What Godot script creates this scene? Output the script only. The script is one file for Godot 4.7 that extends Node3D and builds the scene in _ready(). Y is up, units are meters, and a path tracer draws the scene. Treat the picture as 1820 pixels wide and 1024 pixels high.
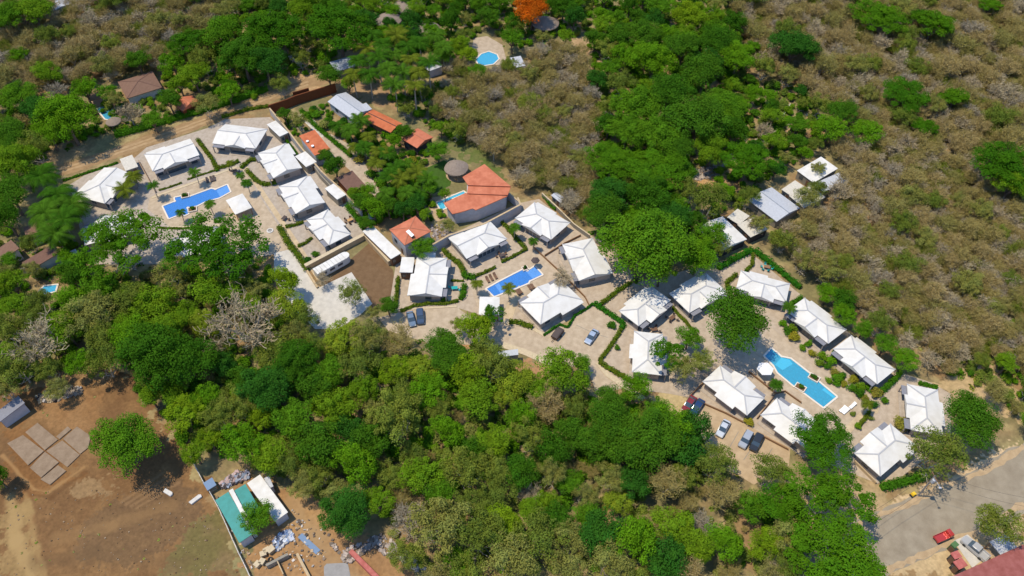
extends Node3D
# An aerial view of villa compounds in a dry tropical forest. Metres, y up; +z points towards the near edge of the view.

var M := {}
var T := {}
var meshes := {}
var taken := {}
var rng := RandomNumberGenerator.new()
var feet := []


# ---------- small mesh builder ----------
class Build:
	var v := PackedVector3Array()
	var n := PackedVector3Array()
	var c := PackedColorArray()
	var tint := Color.WHITE

	func tri(a: Vector3, b: Vector3, d: Vector3) -> void:
		var m := (d - a).cross(b - a).normalized()
		v.append(a); v.append(b); v.append(d)
		n.append(m); n.append(m); n.append(m)
		c.append(tint); c.append(tint); c.append(tint)

	func quad(a: Vector3, b: Vector3, d: Vector3, e: Vector3) -> void:
		tri(a, b, d)
		tri(a, d, e)

	func tri_out(a: Vector3, b: Vector3, d: Vector3, away: Vector3) -> void:
		if (d - a).cross(b - a).dot(away) < 0.0:
			tri(a, d, b)
		else:
			tri(a, b, d)

	func quad_out(a: Vector3, b: Vector3, d: Vector3, e: Vector3, away: Vector3) -> void:
		tri_out(a, b, d, away)
		tri_out(a, d, e, away)

	func box(at: Vector3, size: Vector3, turn := Basis()) -> void:
		var h := size / 2.0
		for s in 3:
			for w in [-1.0, 1.0]:
				var nn := Vector3.ZERO
				var uu := Vector3.ZERO
				var vv := Vector3.ZERO
				nn[s] = w * h[s]
				uu[(s + 1) % 3] = h[(s + 1) % 3]
				vv[(s + 2) % 3] = h[(s + 2) % 3]
				quad_out(at + turn * (nn - uu - vv), at + turn * (nn + uu - vv), at + turn * (nn + uu + vv), at + turn * (nn - uu + vv), turn * nn)

	func bar(a: Vector3, b: Vector3, wide: float, high: float) -> void:
		var d := b - a
		var f := d.normalized()
		var s := f.cross(Vector3.UP)
		if s.length() < 0.01:
			s = Vector3.RIGHT
		s = s.normalized()
		box((a + b) / 2.0, Vector3(wide, high, d.length()), Basis(s, s.cross(f).normalized(), -f))

	func tube(a: Vector3, b: Vector3, ra: float, rb: float, sides := 5) -> void:
		var f := (b - a).normalized()
		var s := f.cross(Vector3.UP if absf(f.y) < 0.9 else Vector3.RIGHT).normalized()
		var t := s.cross(f)
		for k in sides:
			var p := TAU * k / sides
			var q := TAU * (k + 1) / sides
			var u := s * cos(p) + t * sin(p)
			var w := s * cos(q) + t * sin(q)
			quad_out(a + u * ra, a + w * ra, b + w * rb, b + u * rb, u + w)

	func disc(at: Vector3, r: float, sides := 12) -> void:
		for k in sides:
			var p := TAU * k / sides
			var q := TAU * (k + 1) / sides
			tri_out(at, at + Vector3(cos(p), 0, sin(p)) * r, at + Vector3(cos(q), 0, sin(q)) * r, Vector3.UP)

	func prism(poly: PackedVector2Array, y0: float, y1: float, top := true) -> void:
		if top:
			var ix := Geometry2D.triangulate_polygon(poly)
			if ix.is_empty():
				print("no triangles for ", poly)
			for k in range(0, ix.size(), 3):
				tri_out(Vector3(poly[ix[k]].x, y1, poly[ix[k]].y), Vector3(poly[ix[k + 1]].x, y1, poly[ix[k + 1]].y), Vector3(poly[ix[k + 2]].x, y1, poly[ix[k + 2]].y), Vector3.UP)
		if y1 > y0:
			var turn := -1.0 if Geometry2D.is_polygon_clockwise(poly) else 1.0
			for k in poly.size():
				var a := poly[k]
				var b := poly[(k + 1) % poly.size()]
				var o := Vector2(b.y - a.y, a.x - b.x) * turn
				quad_out(Vector3(a.x, y0, a.y), Vector3(b.x, y0, b.y), Vector3(b.x, y1, b.y), Vector3(a.x, y1, a.y), Vector3(o.x, 0, o.y))

	func slab(p: PackedVector3Array, thick: float) -> void:
		var flat := PackedVector2Array()
		for q in p:
			flat.append(Vector2(q.x, q.z))
		var down := Vector3(0, -thick, 0)
		var ix := Geometry2D.triangulate_polygon(flat)
		for k in range(0, ix.size(), 3):
			tri_out(p[ix[k]], p[ix[k + 1]], p[ix[k + 2]], Vector3.UP)
			tri_out(p[ix[k]] + down, p[ix[k + 1]] + down, p[ix[k + 2]] + down, Vector3.DOWN)
		var turn := -1.0 if Geometry2D.is_polygon_clockwise(flat) else 1.0
		for k in p.size():
			var a := p[k]
			var b := p[(k + 1) % p.size()]
			quad_out(a, b, b + down, a + down, Vector3(b.z - a.z, 0, a.x - b.x) * turn)

	func done() -> ArrayMesh:
		var a := []
		a.resize(Mesh.ARRAY_MAX)
		a[Mesh.ARRAY_VERTEX] = v
		a[Mesh.ARRAY_NORMAL] = n
		a[Mesh.ARRAY_COLOR] = c
		var m := ArrayMesh.new()
		m.add_surface_from_arrays(Mesh.PRIMITIVE_TRIANGLES, a)
		return m


func numbered(called: String) -> String:
	var k: int = taken.get(called, -1) + 1
	taken[called] = k
	return called if k == 0 else "%s_%03d" % [called, k]


func tag(o: Node3D, label: String, category: String, group := "", kind := "") -> Node3D:
	if label:
		o.set_meta("label", label)
	if category:
		o.set_meta("category", category)
	if group:
		o.set_meta("group", group)
	if kind:
		o.set_meta("kind", kind)
	return o


func thing(called: String, label: String, category: String, at: Vector2, turn := 0.0, group := "", y := 0.0) -> Node3D:
	var o := Node3D.new()
	o.name = numbered(called)
	add_child(o)
	o.position = Vector3(at.x, y, at.y)
	o.rotation.y = turn
	return tag(o, label, category, group)


func put(called: String, mesh: Mesh, m: Material, parent: Node3D) -> MeshInstance3D:
	var o := MeshInstance3D.new()
	o.mesh = mesh
	o.material_override = m
	var k := 0
	var id := called
	while parent.has_node(id):
		k += 1
		id = "%s_%03d" % [called, k]
	o.name = id
	parent.add_child(o)
	return o


func top(called: String, mesh: Mesh, m: Material) -> MeshInstance3D:
	var o := MeshInstance3D.new()
	o.mesh = mesh
	o.material_override = m
	o.name = numbered(called)
	add_child(o)
	return o


func L(a: Array) -> Array:
	var o := []
	for k in range(0, a.size(), 2):
		o.append(Vector2(a[k], a[k + 1]))
	return o


func structure(called: String, poly: Array, y0: float, y1: float, m: Material) -> MeshInstance3D:
	var b := Build.new()
	b.prism(PackedVector2Array(poly), y0, y1)
	var o := top(called, b.done(), m)
	o.set_meta("kind", "structure")
	return o


# ---------- materials ----------
func noise_texture(id: String, freq: float, octaves: int, lo: Color, hi: Color, grain := 0.0, relief := false) -> Texture2D:
	var f := FastNoiseLite.new()
	f.seed = id.hash() & 0xffff
	f.frequency = freq
	f.fractal_octaves = octaves
	f.fractal_gain = 0.6
	var grey := f.get_seamless_image(512, 512)
	if relief:
		T[id] = ImageTexture.create_from_image(grey)
		return T[id]
	var src := grey.get_data()
	var r := RandomNumberGenerator.new()
	r.seed = 3
	var bytes := PackedByteArray()
	bytes.resize(512 * 512 * 3)
	for k in 512 * 512:
		var c := lo.lerp(hi, src[k] / 255.0)
		var g := 255.0 * (1.0 - grain * r.randf())
		bytes[k * 3] = int(c.r * g)
		bytes[k * 3 + 1] = int(c.g * g)
		bytes[k * 3 + 2] = int(c.b * g)
	T[id] = ImageTexture.create_from_image(Image.create_from_data(512, 512, false, Image.FORMAT_RGB8, bytes))
	return T[id]


func mat(id: String, c: Color, rough := 0.9, tex := "", scale := 0.1, bump := "", bump_cm := 2.0, bump_scale := 0.5) -> StandardMaterial3D:
	var m := StandardMaterial3D.new()
	m.resource_name = id
	m.albedo_color = c.linear_to_srgb()
	m.roughness = rough
	m.metallic_specular = 0.35
	if tex:
		m.albedo_texture = T[tex]
		m.uv1_triplanar = true
		m.uv1_world_triplanar = true
		m.uv1_scale = Vector3.ONE * scale
	if bump:
		m.heightmap_enabled = true
		m.heightmap_texture = T[bump]
		m.heightmap_scale = bump_cm
		m.uv1_triplanar = true
		m.uv1_world_triplanar = true
		if not tex:
			m.uv1_scale = Vector3.ONE * bump_scale
	M[id] = m
	return m


func leaf(id: String, c: Color) -> StandardMaterial3D:
	var m := mat(id, c, 0.75)
	m.vertex_color_use_as_albedo = true
	m.metallic_specular = 0.08
	m.backlight_enabled = true
	m.backlight = Color(0.5, 0.5, 0.5)
	return m


func materials() -> void:
	noise_texture("mottle", 0.012, 5, Color(0.88, 0.88, 0.88), Color(1, 1, 1), 0.06)
	noise_texture("stain", 0.006, 5, Color(0.90, 0.89, 0.87), Color(1, 1, 1), 0.03)
	noise_texture("grit", 0.008, 6, Color(0.86, 0.845, 0.83), Color(1, 1, 1), 0.10)
	noise_texture("fade", 0.006, 5, Color(0.84, 0.76, 0.72), Color(1, 1, 1), 0.05)
	noise_texture("rough", 0.03, 5, Color.BLACK, Color.WHITE, 0.0, true)
	mat("roof_white", Color(0.77, 0.755, 0.72), 0.5, "stain", 0.11)
	mat("roof_cream", Color(0.70, 0.65, 0.55), 0.6, "mottle", 0.2)
	mat("ridge", Color(0.42, 0.42, 0.43), 0.5)
	mat("fascia", Color(0.30, 0.26, 0.24), 0.6)
	mat("villa_wall", Color(0.50, 0.43, 0.37), 0.9, "mottle", 0.2)
	mat("canopy", Color(0.27, 0.27, 0.30), 0.7, "mottle", 0.3)
	mat("frame_dark", Color(0.05, 0.05, 0.055), 0.4)
	mat("frame_pale", Color(0.62, 0.66, 0.70), 0.5)
	mat("shade_wood", Color(0.16, 0.09, 0.055), 0.7)
	var g := mat("glass", Color(0.05, 0.075, 0.10), 0.08)
	g.metallic_specular = 0.7
	mat("paving", Color(0.565, 0.46, 0.345), 0.9, "grit", 0.13, "")
	mat("paving_pink", Color(0.53, 0.455, 0.375), 0.9, "grit", 0.16)
	mat("paving_deck", Color(0.585, 0.47, 0.335), 0.9, "grit", 0.11)
	mat("paving_tan", Color(0.58, 0.43, 0.265), 0.95, "grit", 0.09)
	mat("path_pale", Color(0.66, 0.52, 0.335), 0.9, "grit", 0.12)
	mat("concrete", Color(0.66, 0.615, 0.54), 0.9, "mottle", 0.07)
	mat("slab_concrete", Color(0.34, 0.25, 0.17), 0.95, "grit", 0.12)
	mat("concrete_grey", Color(0.36, 0.345, 0.33), 0.9, "mottle", 0.1)
	mat("kerb", Color(0.66, 0.54, 0.36), 0.9, "mottle", 0.2)
	mat("asphalt", Color(0.37, 0.315, 0.23), 0.95, "grit", 0.06)
	mat("line_grey", Color(0.25, 0.23, 0.19), 0.9)
	mat("dirt", Color(0.29, 0.19, 0.105), 1.0, "grit", 0.1, "rough", 6.0)
	mat("dirt_red", Color(0.36, 0.20, 0.10), 1.0, "grit", 0.12, "rough", 6.0)
	mat("dirt_dark", Color(0.22, 0.135, 0.07), 1.0, "grit", 0.12, "rough", 5.0)
	mat("road_dirt", Color(0.40, 0.265, 0.135), 1.0, "grit", 0.08, "rough", 4.0)
	mat("wheel_track", Color(0.50, 0.345, 0.19), 1.0, "grit", 0.1)
	mat("sand", Color(0.55, 0.40, 0.235), 1.0, "grit", 0.1, "rough", 4.0)
	mat("lawn", Color(0.07, 0.15, 0.02), 1.0, "grit", 0.2, "rough", 10.0)
	mat("wall_beige", Color(0.60, 0.45, 0.27), 0.9, "mottle", 0.15)
	mat("wall_grey", Color(0.56, 0.56, 0.58), 0.9, "mottle", 0.12)
	mat("wall_pale", Color(0.52, 0.50, 0.48), 0.9, "mottle", 0.12)
	mat("wall_stone", Color(0.36, 0.33, 0.27), 0.95, "grit", 0.4)
	mat("wall_red", Color(0.20, 0.062, 0.022), 0.9, "mottle", 0.2)
	mat("wall_white", Color(0.72, 0.69, 0.64), 0.9, "mottle", 0.15)
	mat("roof_orange", Color(0.62, 0.19, 0.08), 0.75, "fade", 0.12)
	mat("roof_salmon", Color(0.64, 0.225, 0.125), 0.75, "fade", 0.1)
	mat("roof_ridge_orange", Color(0.42, 0.16, 0.09), 0.8)
	mat("roof_brown", Color(0.25, 0.145, 0.10), 0.85, "grit", 0.25)
	mat("roof_maroon", Color(0.215, 0.12, 0.09), 0.85, "grit", 0.22)
	mat("roof_zinc", Color(0.56, 0.58, 0.62), 0.45, "mottle", 0.2)
	mat("roof_zinc_grey", Color(0.34, 0.38, 0.44), 0.45, "mottle", 0.2)
	mat("roof_teal", Color(0.055, 0.31, 0.285), 0.55, "stain", 0.2)
	mat("roof_pink", Color(0.55, 0.175, 0.155), 0.7, "fade", 0.2)
	mat("roof_redmetal", Color(0.36, 0.125, 0.11), 0.6, "fade", 0.15)
	mat("thatch", Color(0.36, 0.29, 0.235), 1.0, "grit", 0.35, "rough", 8.0)
	mat("wood", Color(0.26, 0.15, 0.08), 0.8)
	mat("wood_pale", Color(0.50, 0.30, 0.13), 0.8)
	mat("dark", Color(0.05, 0.045, 0.045), 0.8)
	mat("white", Color(0.82, 0.81, 0.79), 0.6)
	mat("coping", Color(0.70, 0.62, 0.52), 0.8)
	mat("pool_blue", Color(0.003, 0.20, 0.66), 0.4, "mottle", 0.2)
	mat("pool_blue_pale", Color(0.09, 0.33, 0.80), 0.4, "mottle", 0.2)
	mat("pool_blue_deep", Color(0.004, 0.10, 0.45), 0.4)
	mat("pool_teal", Color(0.003, 0.34, 0.54), 0.4, "mottle", 0.2)
	mat("pool_teal_pale", Color(0.03, 0.42, 0.62), 0.4)
	mat("pool_teal_deep", Color(0.004, 0.16, 0.32), 0.4)
	mat("pool_cyan", Color(0.02, 0.42, 0.72), 0.4, "mottle", 0.3)
	var w := mat("water", Color(0.75, 0.9, 1.0), 0.05)
	w.transparency = BaseMaterial3D.TRANSPARENCY_ALPHA
	w.albedo_color.a = 0.06
	w.metallic_specular = 0.3
	w.heightmap_enabled = true
	w.heightmap_texture = T["rough"]
	w.heightmap_scale = 2.0
	w.uv1_triplanar = true
	w.uv1_world_triplanar = true
	w.uv1_scale = Vector3.ONE * 0.3
	mat("cushion", Color(0.09, 0.07, 0.065), 0.9)
	mat("teal_cloth", Color(0.02, 0.34, 0.34), 0.8)
	mat("tarp_blue", Color(0.20, 0.30, 0.46), 0.6, "mottle", 0.8)
	mat("tarp_teal", Color(0.05, 0.25, 0.20), 0.7, "mottle", 0.5)
	mat("yellow", Color(0.75, 0.50, 0.03), 0.6)
	mat("green_paint", Color(0.08, 0.16, 0.06), 0.7)
	mat("tyre", Color(0.02, 0.02, 0.02), 0.8)
	mat("rim", Color(0.45, 0.45, 0.46), 0.3)
	mat("lamp_clear", Color(0.75, 0.75, 0.72), 0.2)
	mat("lamp_red", Color(0.4, 0.02, 0.02), 0.3)
	mat("stone", Color(0.50, 0.46, 0.40), 0.95)
	mat("bark", Color(0.17, 0.125, 0.09), 0.95)
	mat("bark_pale", Color(0.40, 0.35, 0.275), 0.95)
	for k in 3:
		leaf("deep_%d" % k, [Color(0.058, 0.170, 0.010), Color(0.075, 0.195, 0.012), Color(0.045, 0.160, 0.016)][k])
		leaf("green_%d" % k, [Color(0.130, 0.300, 0.010), Color(0.105, 0.255, 0.012), Color(0.165, 0.310, 0.014)][k])
		leaf("feather_%d" % k, [Color(0.066, 0.190, 0.007), Color(0.084, 0.215, 0.008), Color(0.054, 0.165, 0.007)][k])
		leaf("olive_%d" % k, [Color(0.225, 0.285, 0.040), Color(0.175, 0.240, 0.034), Color(0.290, 0.305, 0.070)][k])
		leaf("lime_%d" % k, [Color(0.215, 0.345, 0.013), Color(0.18, 0.315, 0.014), Color(0.27, 0.36, 0.025)][k])
		leaf("dry_%d" % k, [Color(0.43, 0.365, 0.135), Color(0.365, 0.345, 0.112), Color(0.49, 0.395, 0.175)][k])
		leaf("bare_%d" % k, [Color(0.51, 0.425, 0.275), Color(0.55, 0.47, 0.31), Color(0.46, 0.41, 0.31)][k])
		leaf("palm_%d" % k, [Color(0.045, 0.130, 0.009), Color(0.065, 0.155, 0.012), Color(0.13, 0.170, 0.016)][k])
		leaf("flame_%d" % k, [Color(0.720, 0.185, 0.012), Color(0.660, 0.150, 0.010), Color(0.780, 0.240, 0.020)][k])
		leaf("hedge_%d" % k, [Color(0.062, 0.190, 0.010), Color(0.135, 0.185, 0.018), Color(0.036, 0.180, 0.014)][k])
		leaf("croton_%d" % k, [Color(0.36, 0.33, 0.030), Color(0.18, 0.29, 0.02), Color(0.29, 0.27, 0.04)][k])


# ---------- foliage ----------
func unit(r: RandomNumberGenerator) -> Vector3:
	var y := r.randf_range(-1.0, 1.0)
	var a := r.randf() * TAU
	var s := sqrt(1.0 - y * y)
	return Vector3(s * cos(a), y, s * sin(a))


func leaf_at(b: Build, p: Vector3, normal: Vector3, size: float, r: RandomNumberGenerator) -> void:
	var t := normal.cross(unit(r))
	if t.length() < 0.05:
		t = normal.cross(Vector3(0.3, 0.1, 1.0))
	t = t.normalized() * size
	var s := normal.cross(t) * 0.62
	b.quad(p - t, p + s * 0.9 + normal * size * 0.12, p + t, p - s + normal * size * 0.08)


func crown(seed_: int, count: int, size: float, lobes: int, squash: float, lobe_r: Vector2, lobe_flat: float, up: float, reach := 0.72, gap := 0.0) -> ArrayMesh:
	var r := RandomNumberGenerator.new()
	r.seed = seed_
	var b := Build.new()
	var at := []
	for k in lobes:
		var d := unit(r)
		if d.y < -0.25:
			d.y *= -0.6
		var far := reach * pow(r.randf(), 0.42)
		at.append([Vector3(d.x, d.y * squash, d.z) * far, r.randf_range(lobe_r.x, lobe_r.y), r.randf_range(0.72, 1.0), r.randf_range(-0.09, 0.09)])
	for k in count:
		var l: Array = at[k % lobes]
		var d := unit(r)
		if d.y < -0.15 and r.randf() < 0.75:
			d.y = -d.y
		var p: Vector3 = l[0] + Vector3(d.x, d.y * lobe_flat, d.z) * l[1] * (0.55 + 0.45 * r.randf() + (0.35 * r.randf() if k % 9 == 0 else 0.0))
		if gap > 0.0 and sin(p.x * 9.0 + l[0].z * 13.0) * sin(p.z * 8.0 + l[0].x * 11.0) > 1.0 - gap:
			continue
		var nn := (d * 0.75 + unit(r) * 0.65 + Vector3.UP * up).normalized()
		var f: float = l[2] * r.randf_range(0.80, 1.0)
		b.tint = Color(clampf(f * (1.0 + l[3]), 0, 1), f, clampf(f * (1.0 - l[3]), 0, 1))
		leaf_at(b, p, nn, size * r.randf_range(0.6, 1.35), r)
	return b.done()


func limb(limbs: Build, twigs: Build, r: RandomNumberGenerator, from: Vector3, dir: Vector3, length: float, radius: float, level: int, most: int, tips: Array) -> void:
	var p := from
	var d := dir
	var steps := 3 if level < 3 else 2
	var dest := limbs if level < 2 else twigs
	for k in steps:
		var q := p + d * length / steps
		var r0 := radius * (1.0 - 0.35 * k / steps)
		var f := r.randf_range(0.68, 1.0)
		dest.tint = Color(f, f * r.randf_range(0.95, 1.0), f * r.randf_range(0.88, 1.0))
		dest.tube(p, q, r0, radius * (1.0 - 0.35 * (k + 1) / steps), 5 if level < 2 else 3)
		p = q
		d = (d + unit(r) * 0.22 + Vector3.UP * 0.06).normalized()
		if level < most and (k > 0 or level > 0):
			for j in (2 if level < 2 else 1):
				var side := (d * 0.75 + unit(r) * 0.95).normalized()
				if side.y < -0.1:
					side.y *= -0.5
				limb(limbs, twigs, r, p, side.normalized(), length * r.randf_range(0.52, 0.8), maxf(radius * 0.58, 0.0135), level + 1, most, tips)
	if level >= most - 1:
		tips.append(p)


func bare(id: String, seed_: int, leaves: int, leaf_size: float) -> void:
	var r := RandomNumberGenerator.new()
	r.seed = seed_
	var limbs := Build.new()
	var twigs := Build.new()
	var tips := []
	limbs.tint = Color(0.8, 0.8, 0.8)
	limbs.tube(Vector3(0, -0.1, 0), Vector3(0.02, 0.5, 0.01), 0.07, 0.052, 6)
	for k in 5:
		var a := TAU * (k + r.randf() * 0.6) / 5.0
		limb(limbs, twigs, r, Vector3(0.02, 0.42 + 0.02 * k, 0.01), Vector3(cos(a), r.randf_range(0.75, 1.5), sin(a)).normalized(), r.randf_range(0.62, 0.8), 0.036, 0, 4, tips)
	var lo := 0.0
	for p in tips:
		lo = maxf(lo, Vector2(p.x, p.z).length())
	for k in leaves:
		var t: Vector3 = tips[r.randi() % tips.size()]
		var f := r.randf_range(0.6, 1.0)
		twigs.tint = Color(f, f * r.randf_range(0.9, 1.0), f * r.randf_range(0.7, 1.0))
		leaf_at(twigs, t + unit(r) * 0.13, (unit(r) + Vector3.UP * 0.6).normalized(), leaf_size * r.randf_range(0.6, 1.3), r)
	var scale := 1.0 / maxf(lo, 0.3)
	for bb in [limbs, twigs]:
		for k in bb.v.size():
			bb.v[k] *= scale
	meshes[id + "_trunk"] = limbs.done()
	meshes[id] = twigs.done()


func trunk(id: String, seed_: int, forks: int) -> void:
	var r := RandomNumberGenerator.new()
	r.seed = seed_
	var b := Build.new()
	var mid := Vector3(r.randf_range(-0.05, 0.05), 0.5, r.randf_range(-0.05, 0.05))
	b.tint = Color(0.85, 0.85, 0.85)
	b.tube(Vector3(0, -0.05, 0), mid, 0.062, 0.045, 7)
	for k in forks:
		var a := TAU * (k + 0.4 * r.randf()) / forks
		var q := mid + Vector3(cos(a) * 0.22, 0.28, sin(a) * 0.22)
		b.tube(mid, q, 0.034, 0.024, 5)
		for j in 2:
			b.tube(q, q + Vector3(cos(a + j * 0.9 - 0.45) * 0.28, 0.24, sin(a + j * 0.9 - 0.45) * 0.28), 0.022, 0.010, 4)
	meshes[id] = b.done()


func palm(id: String, seed_: int, fronds: int, droop: float) -> void:
	var r := RandomNumberGenerator.new()
	r.seed = seed_
	var b := Build.new()
	for k in fronds:
		var a := TAU * k / fronds + r.randf_range(-0.2, 0.2)
		var lift := r.randf_range(0.15, 1.1)
		var flat := Vector3(cos(a), 0, sin(a))
		var side := Vector3(-sin(a), 0, cos(a))
		var p := Vector3.ZERO
		var steps := 9
		for j in steps:
			var t := float(j) / steps
			var d := (flat + Vector3.UP * (lift - droop * t * 2.0)).normalized() / steps * 1.15
			var q := p + d
			var f := r.randf_range(0.62, 1.0)
			b.tint = Color(f, f, f * 0.9)
			b.tube(p, q, 0.014, 0.012, 3)
			var w := 0.36 * sin(PI * clampf(t * 0.85 + 0.12, 0.0, 1.0))
			for s in [-1.0, 1.0]:
				for h in 3:
					var o: Vector3 = p.lerp(q, h / 3.0)
					var tip: Vector3 = o + side * s * w + d * 1.6 + Vector3.DOWN * w * 0.35
					b.tri(o, o + d * 0.36, tip)
			p = q
	meshes[id] = b.done()
	var t := Build.new()
	t.tint = Color(0.9, 0.9, 0.9)
	for k in 6:
		t.tube(Vector3(0.03 * sin(k * 0.5), k / 6.0, 0.02 * k / 6.0), Vector3(0.03 * sin((k + 1) * 0.5), (k + 1) / 6.0, 0.02 * (k + 1) / 6.0), 0.030 - k * 0.0015, 0.0285 - k * 0.0015, 6)
	meshes[id + "_trunk"] = t.done()


func foliage() -> void:
	for k in 3:
		meshes["deep_%d" % k] = crown(11 + k, 8800, 0.034, 42, 0.70, Vector2(0.17, 0.38), 0.85, 0.25, 0.80)
		meshes["green_%d" % k] = crown(31 + k, 8600, 0.032, 46, 0.66, Vector2(0.15, 0.33), 0.8, 0.3, 0.84)
		meshes["feather_%d" % k] = crown(51 + k, 8500, 0.030, 52, 0.42, Vector2(0.14, 0.30), 0.38, 0.9, 0.8)
		meshes["open_%d" % k] = crown(71 + k, 6000, 0.032, 50, 0.40, Vector2(0.10, 0.23), 0.45, 0.8, 0.86, 0.35)
		meshes["olive_%d" % k] = crown(91 + k, 8000, 0.027, 56, 0.70, Vector2(0.11, 0.28), 0.95, 0.2, 0.90)
		meshes["grand_%d" % k] = crown(211 + k, 19000, 0.023, 90, 0.62, Vector2(0.14, 0.30), 0.8, 0.35, 0.80)
		meshes["grand_flat_%d" % k] = crown(231 + k, 18000, 0.021, 100, 0.42, Vector2(0.10, 0.24), 0.45, 0.8, 0.86, 0.04)
		meshes["grand_open_%d" % k] = crown(251 + k, 17000, 0.020, 100, 0.40, Vector2(0.08, 0.20), 0.5, 0.7, 0.90, 0.24)
		meshes["bush_%d" % k] = crown(111 + k, 1100, 0.085, 9, 0.7, Vector2(0.35, 0.55), 0.9, 0.3, 0.55)
		bare("bare_%d" % k, 131 + k, 900, 0.018)
		bare("dry_%d" % k, 151 + k, 6000, 0.023)
		trunk("trunk_%d" % k, 171 + k, 4 + k)
	palm("palm_0", 191, 26, 0.75)
	palm("palm_1", 192, 23, 0.95)
	palm("palm_2", 193, 21, 0.6)


# One tree at x, z with crown radius r (m), crown centre at height h: trunk and crown are its parts.
func tree(kind: String, x: float, z: float, r: float, h: float, pick: int, label: String, group := "") -> void:
	feet.append(Vector3(x, r, z))
	var form := pick % 3
	var shade := (pick / 3) % 3
	var look: String = {"deep": "deep", "green": "green", "feather": "feather", "open": "feather", "olive": "olive", "lime": "lime", "dry": "dry", "bare": "bare", "flame": "flame", "bush": "green", "deepbush": "deep", "olivebush": "olive", "croton": "croton"}[kind]
	var shape: String = {"lime": "green", "flame": "green", "deepbush": "bush", "olivebush": "bush", "croton": "bush"}.get(kind, kind)
	if r > 5.6:
		shape = {"deep": "grand", "green": "grand", "feather": "grand_flat", "open": "grand_open"}.get(shape, shape)
	var shrub := shape == "bush"
	var called: String = "shrub" if shrub else {"bare": "leafless_tree", "dry": "dry_leaved_tree", "olive": "scrubby_tree", "feather": "feathery_tree", "open": "feathery_tree", "flame": "flame_tree"}.get(kind, "leafy_tree")
	var o := thing(called, label, "shrub" if shrub else "tree", Vector2(x, z), fmod(pick * 1.37, TAU), group)
	if kind == "bare" or kind == "dry":
		var s := Basis.from_scale(Vector3(r, r * 1.12, r) * 1.12)
		put("trunk", meshes["%s_%d_trunk" % [shape, form]], M["bark_pale"], o).transform.basis = s
		put("crown", meshes["%s_%d" % [shape, form]], M["%s_%d" % [look, shade]], o).transform.basis = s
		return
	if not shrub:
		if kind == "olive" or kind == "open":
			put("trunk", meshes["bare_%d_trunk" % form], M["bark_pale"], o).transform.basis = Basis.from_scale(Vector3(r * 0.95, r * 0.62 if kind == "olive" else h * 0.55, r * 0.95))
		else:
			put("trunk", meshes["trunk_%d" % form], M["bark" if kind != "olive" else "bark_pale"], o).transform.basis = Basis.from_scale(Vector3(lerpf(r, h, 0.4), h * 1.02, lerpf(r, h, 0.4)))
	var c := put("crown", meshes["%s_%d" % [shape, form]], M["%s_%d" % [look, shade]], o)
	var big := r * (1.12 if shape.begins_with("grand") else 1.04)
	var lean := Basis.from_euler(Vector3(0.12 * sin(pick * 2.1), 0.0, 0.12 * cos(pick * 3.7)))
	c.transform = Transform3D(lean * Basis.from_scale(Vector3(big * (0.98 + 0.14 * sin(pick * 1.9)), r * (0.95 + 0.1 * (pick % 4)), big * (0.98 + 0.14 * sin(pick * 2.7 + 1.0)))), Vector3(0, h, 0))


func palm_tree(x: float, z: float, r: float, h: float, pick: int, label: String, group := "") -> void:
	var o := thing("palm_tree", label, "palm tree", Vector2(x, z), fmod(pick * 1.37, TAU), group)
	var f := pick % 3
	put("trunk", meshes["palm_%d_trunk" % f], M["bark_pale"], o).transform.basis = Basis.from_scale(Vector3(maxf(4.0, h * 0.8), h, maxf(4.0, h * 0.8)))
	put("crown", meshes["palm_%d" % f], M["palm_%d" % ((pick / 3) % 3)], o).transform = Transform3D(Basis.from_scale(Vector3.ONE * r), Vector3(0.03 * sin(3.0) * maxf(4.0, h * 0.8), h - 0.05, 0.02 * h))


func hedge(label: String, pts: Array, wide: float, high: float, shade: int, group := "", dense := 62.0) -> void:
	var r := RandomNumberGenerator.new()
	r.seed = label.hash() & 0xffffff
	var b := Build.new()
	var origin: Vector2 = pts[0]
	for k in pts.size() - 1:
		var a: Vector2 = pts[k] - origin
		var d: Vector2 = pts[k + 1] - pts[k]
		var side := Vector2(-d.y, d.x).normalized()
		for j in int(d.length() * dense * (0.6 + wide * 0.4)):
			var t := r.randf()
			var u := r.randf_range(-1.0, 1.0)
			var hump := 0.82 + 0.18 * sin((t * d.length()) * 1.9 + k) + 0.1 * sin(t * d.length() * 4.7)
			var y := high * hump * sqrt(maxf(0.0, 1.0 - u * u * 0.75)) * (1.0 if r.randf() < 0.7 else r.randf())
			var p := a + d * t + side * u * wide * 0.5 * (0.85 + 0.3 * r.randf())
			var f := r.randf_range(0.62, 1.0)
			b.tint = Color(f, f, f * 0.9)
			leaf_at(b, Vector3(p.x, y, p.y), (Vector3(side.x * u, 0.7, side.y * u) + unit(r) * 0.6).normalized(), r.randf_range(0.13, 0.25), r)
	var o := thing("hedge", label, "hedge", origin, 0.0, group)
	put("foliage", b.done(), M["hedge_%d" % shade], o)
	var w := Build.new()
	for k in pts.size() - 1:
		var a2: Vector2 = pts[k] - origin
		var b2: Vector2 = pts[k + 1] - origin
		w.bar(Vector3(a2.x, high * 0.26, a2.y), Vector3(b2.x, high * 0.26, b2.y), wide * 0.55, high * 0.5)
	put("core", w.done(), M["deep_0"], o)


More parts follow.
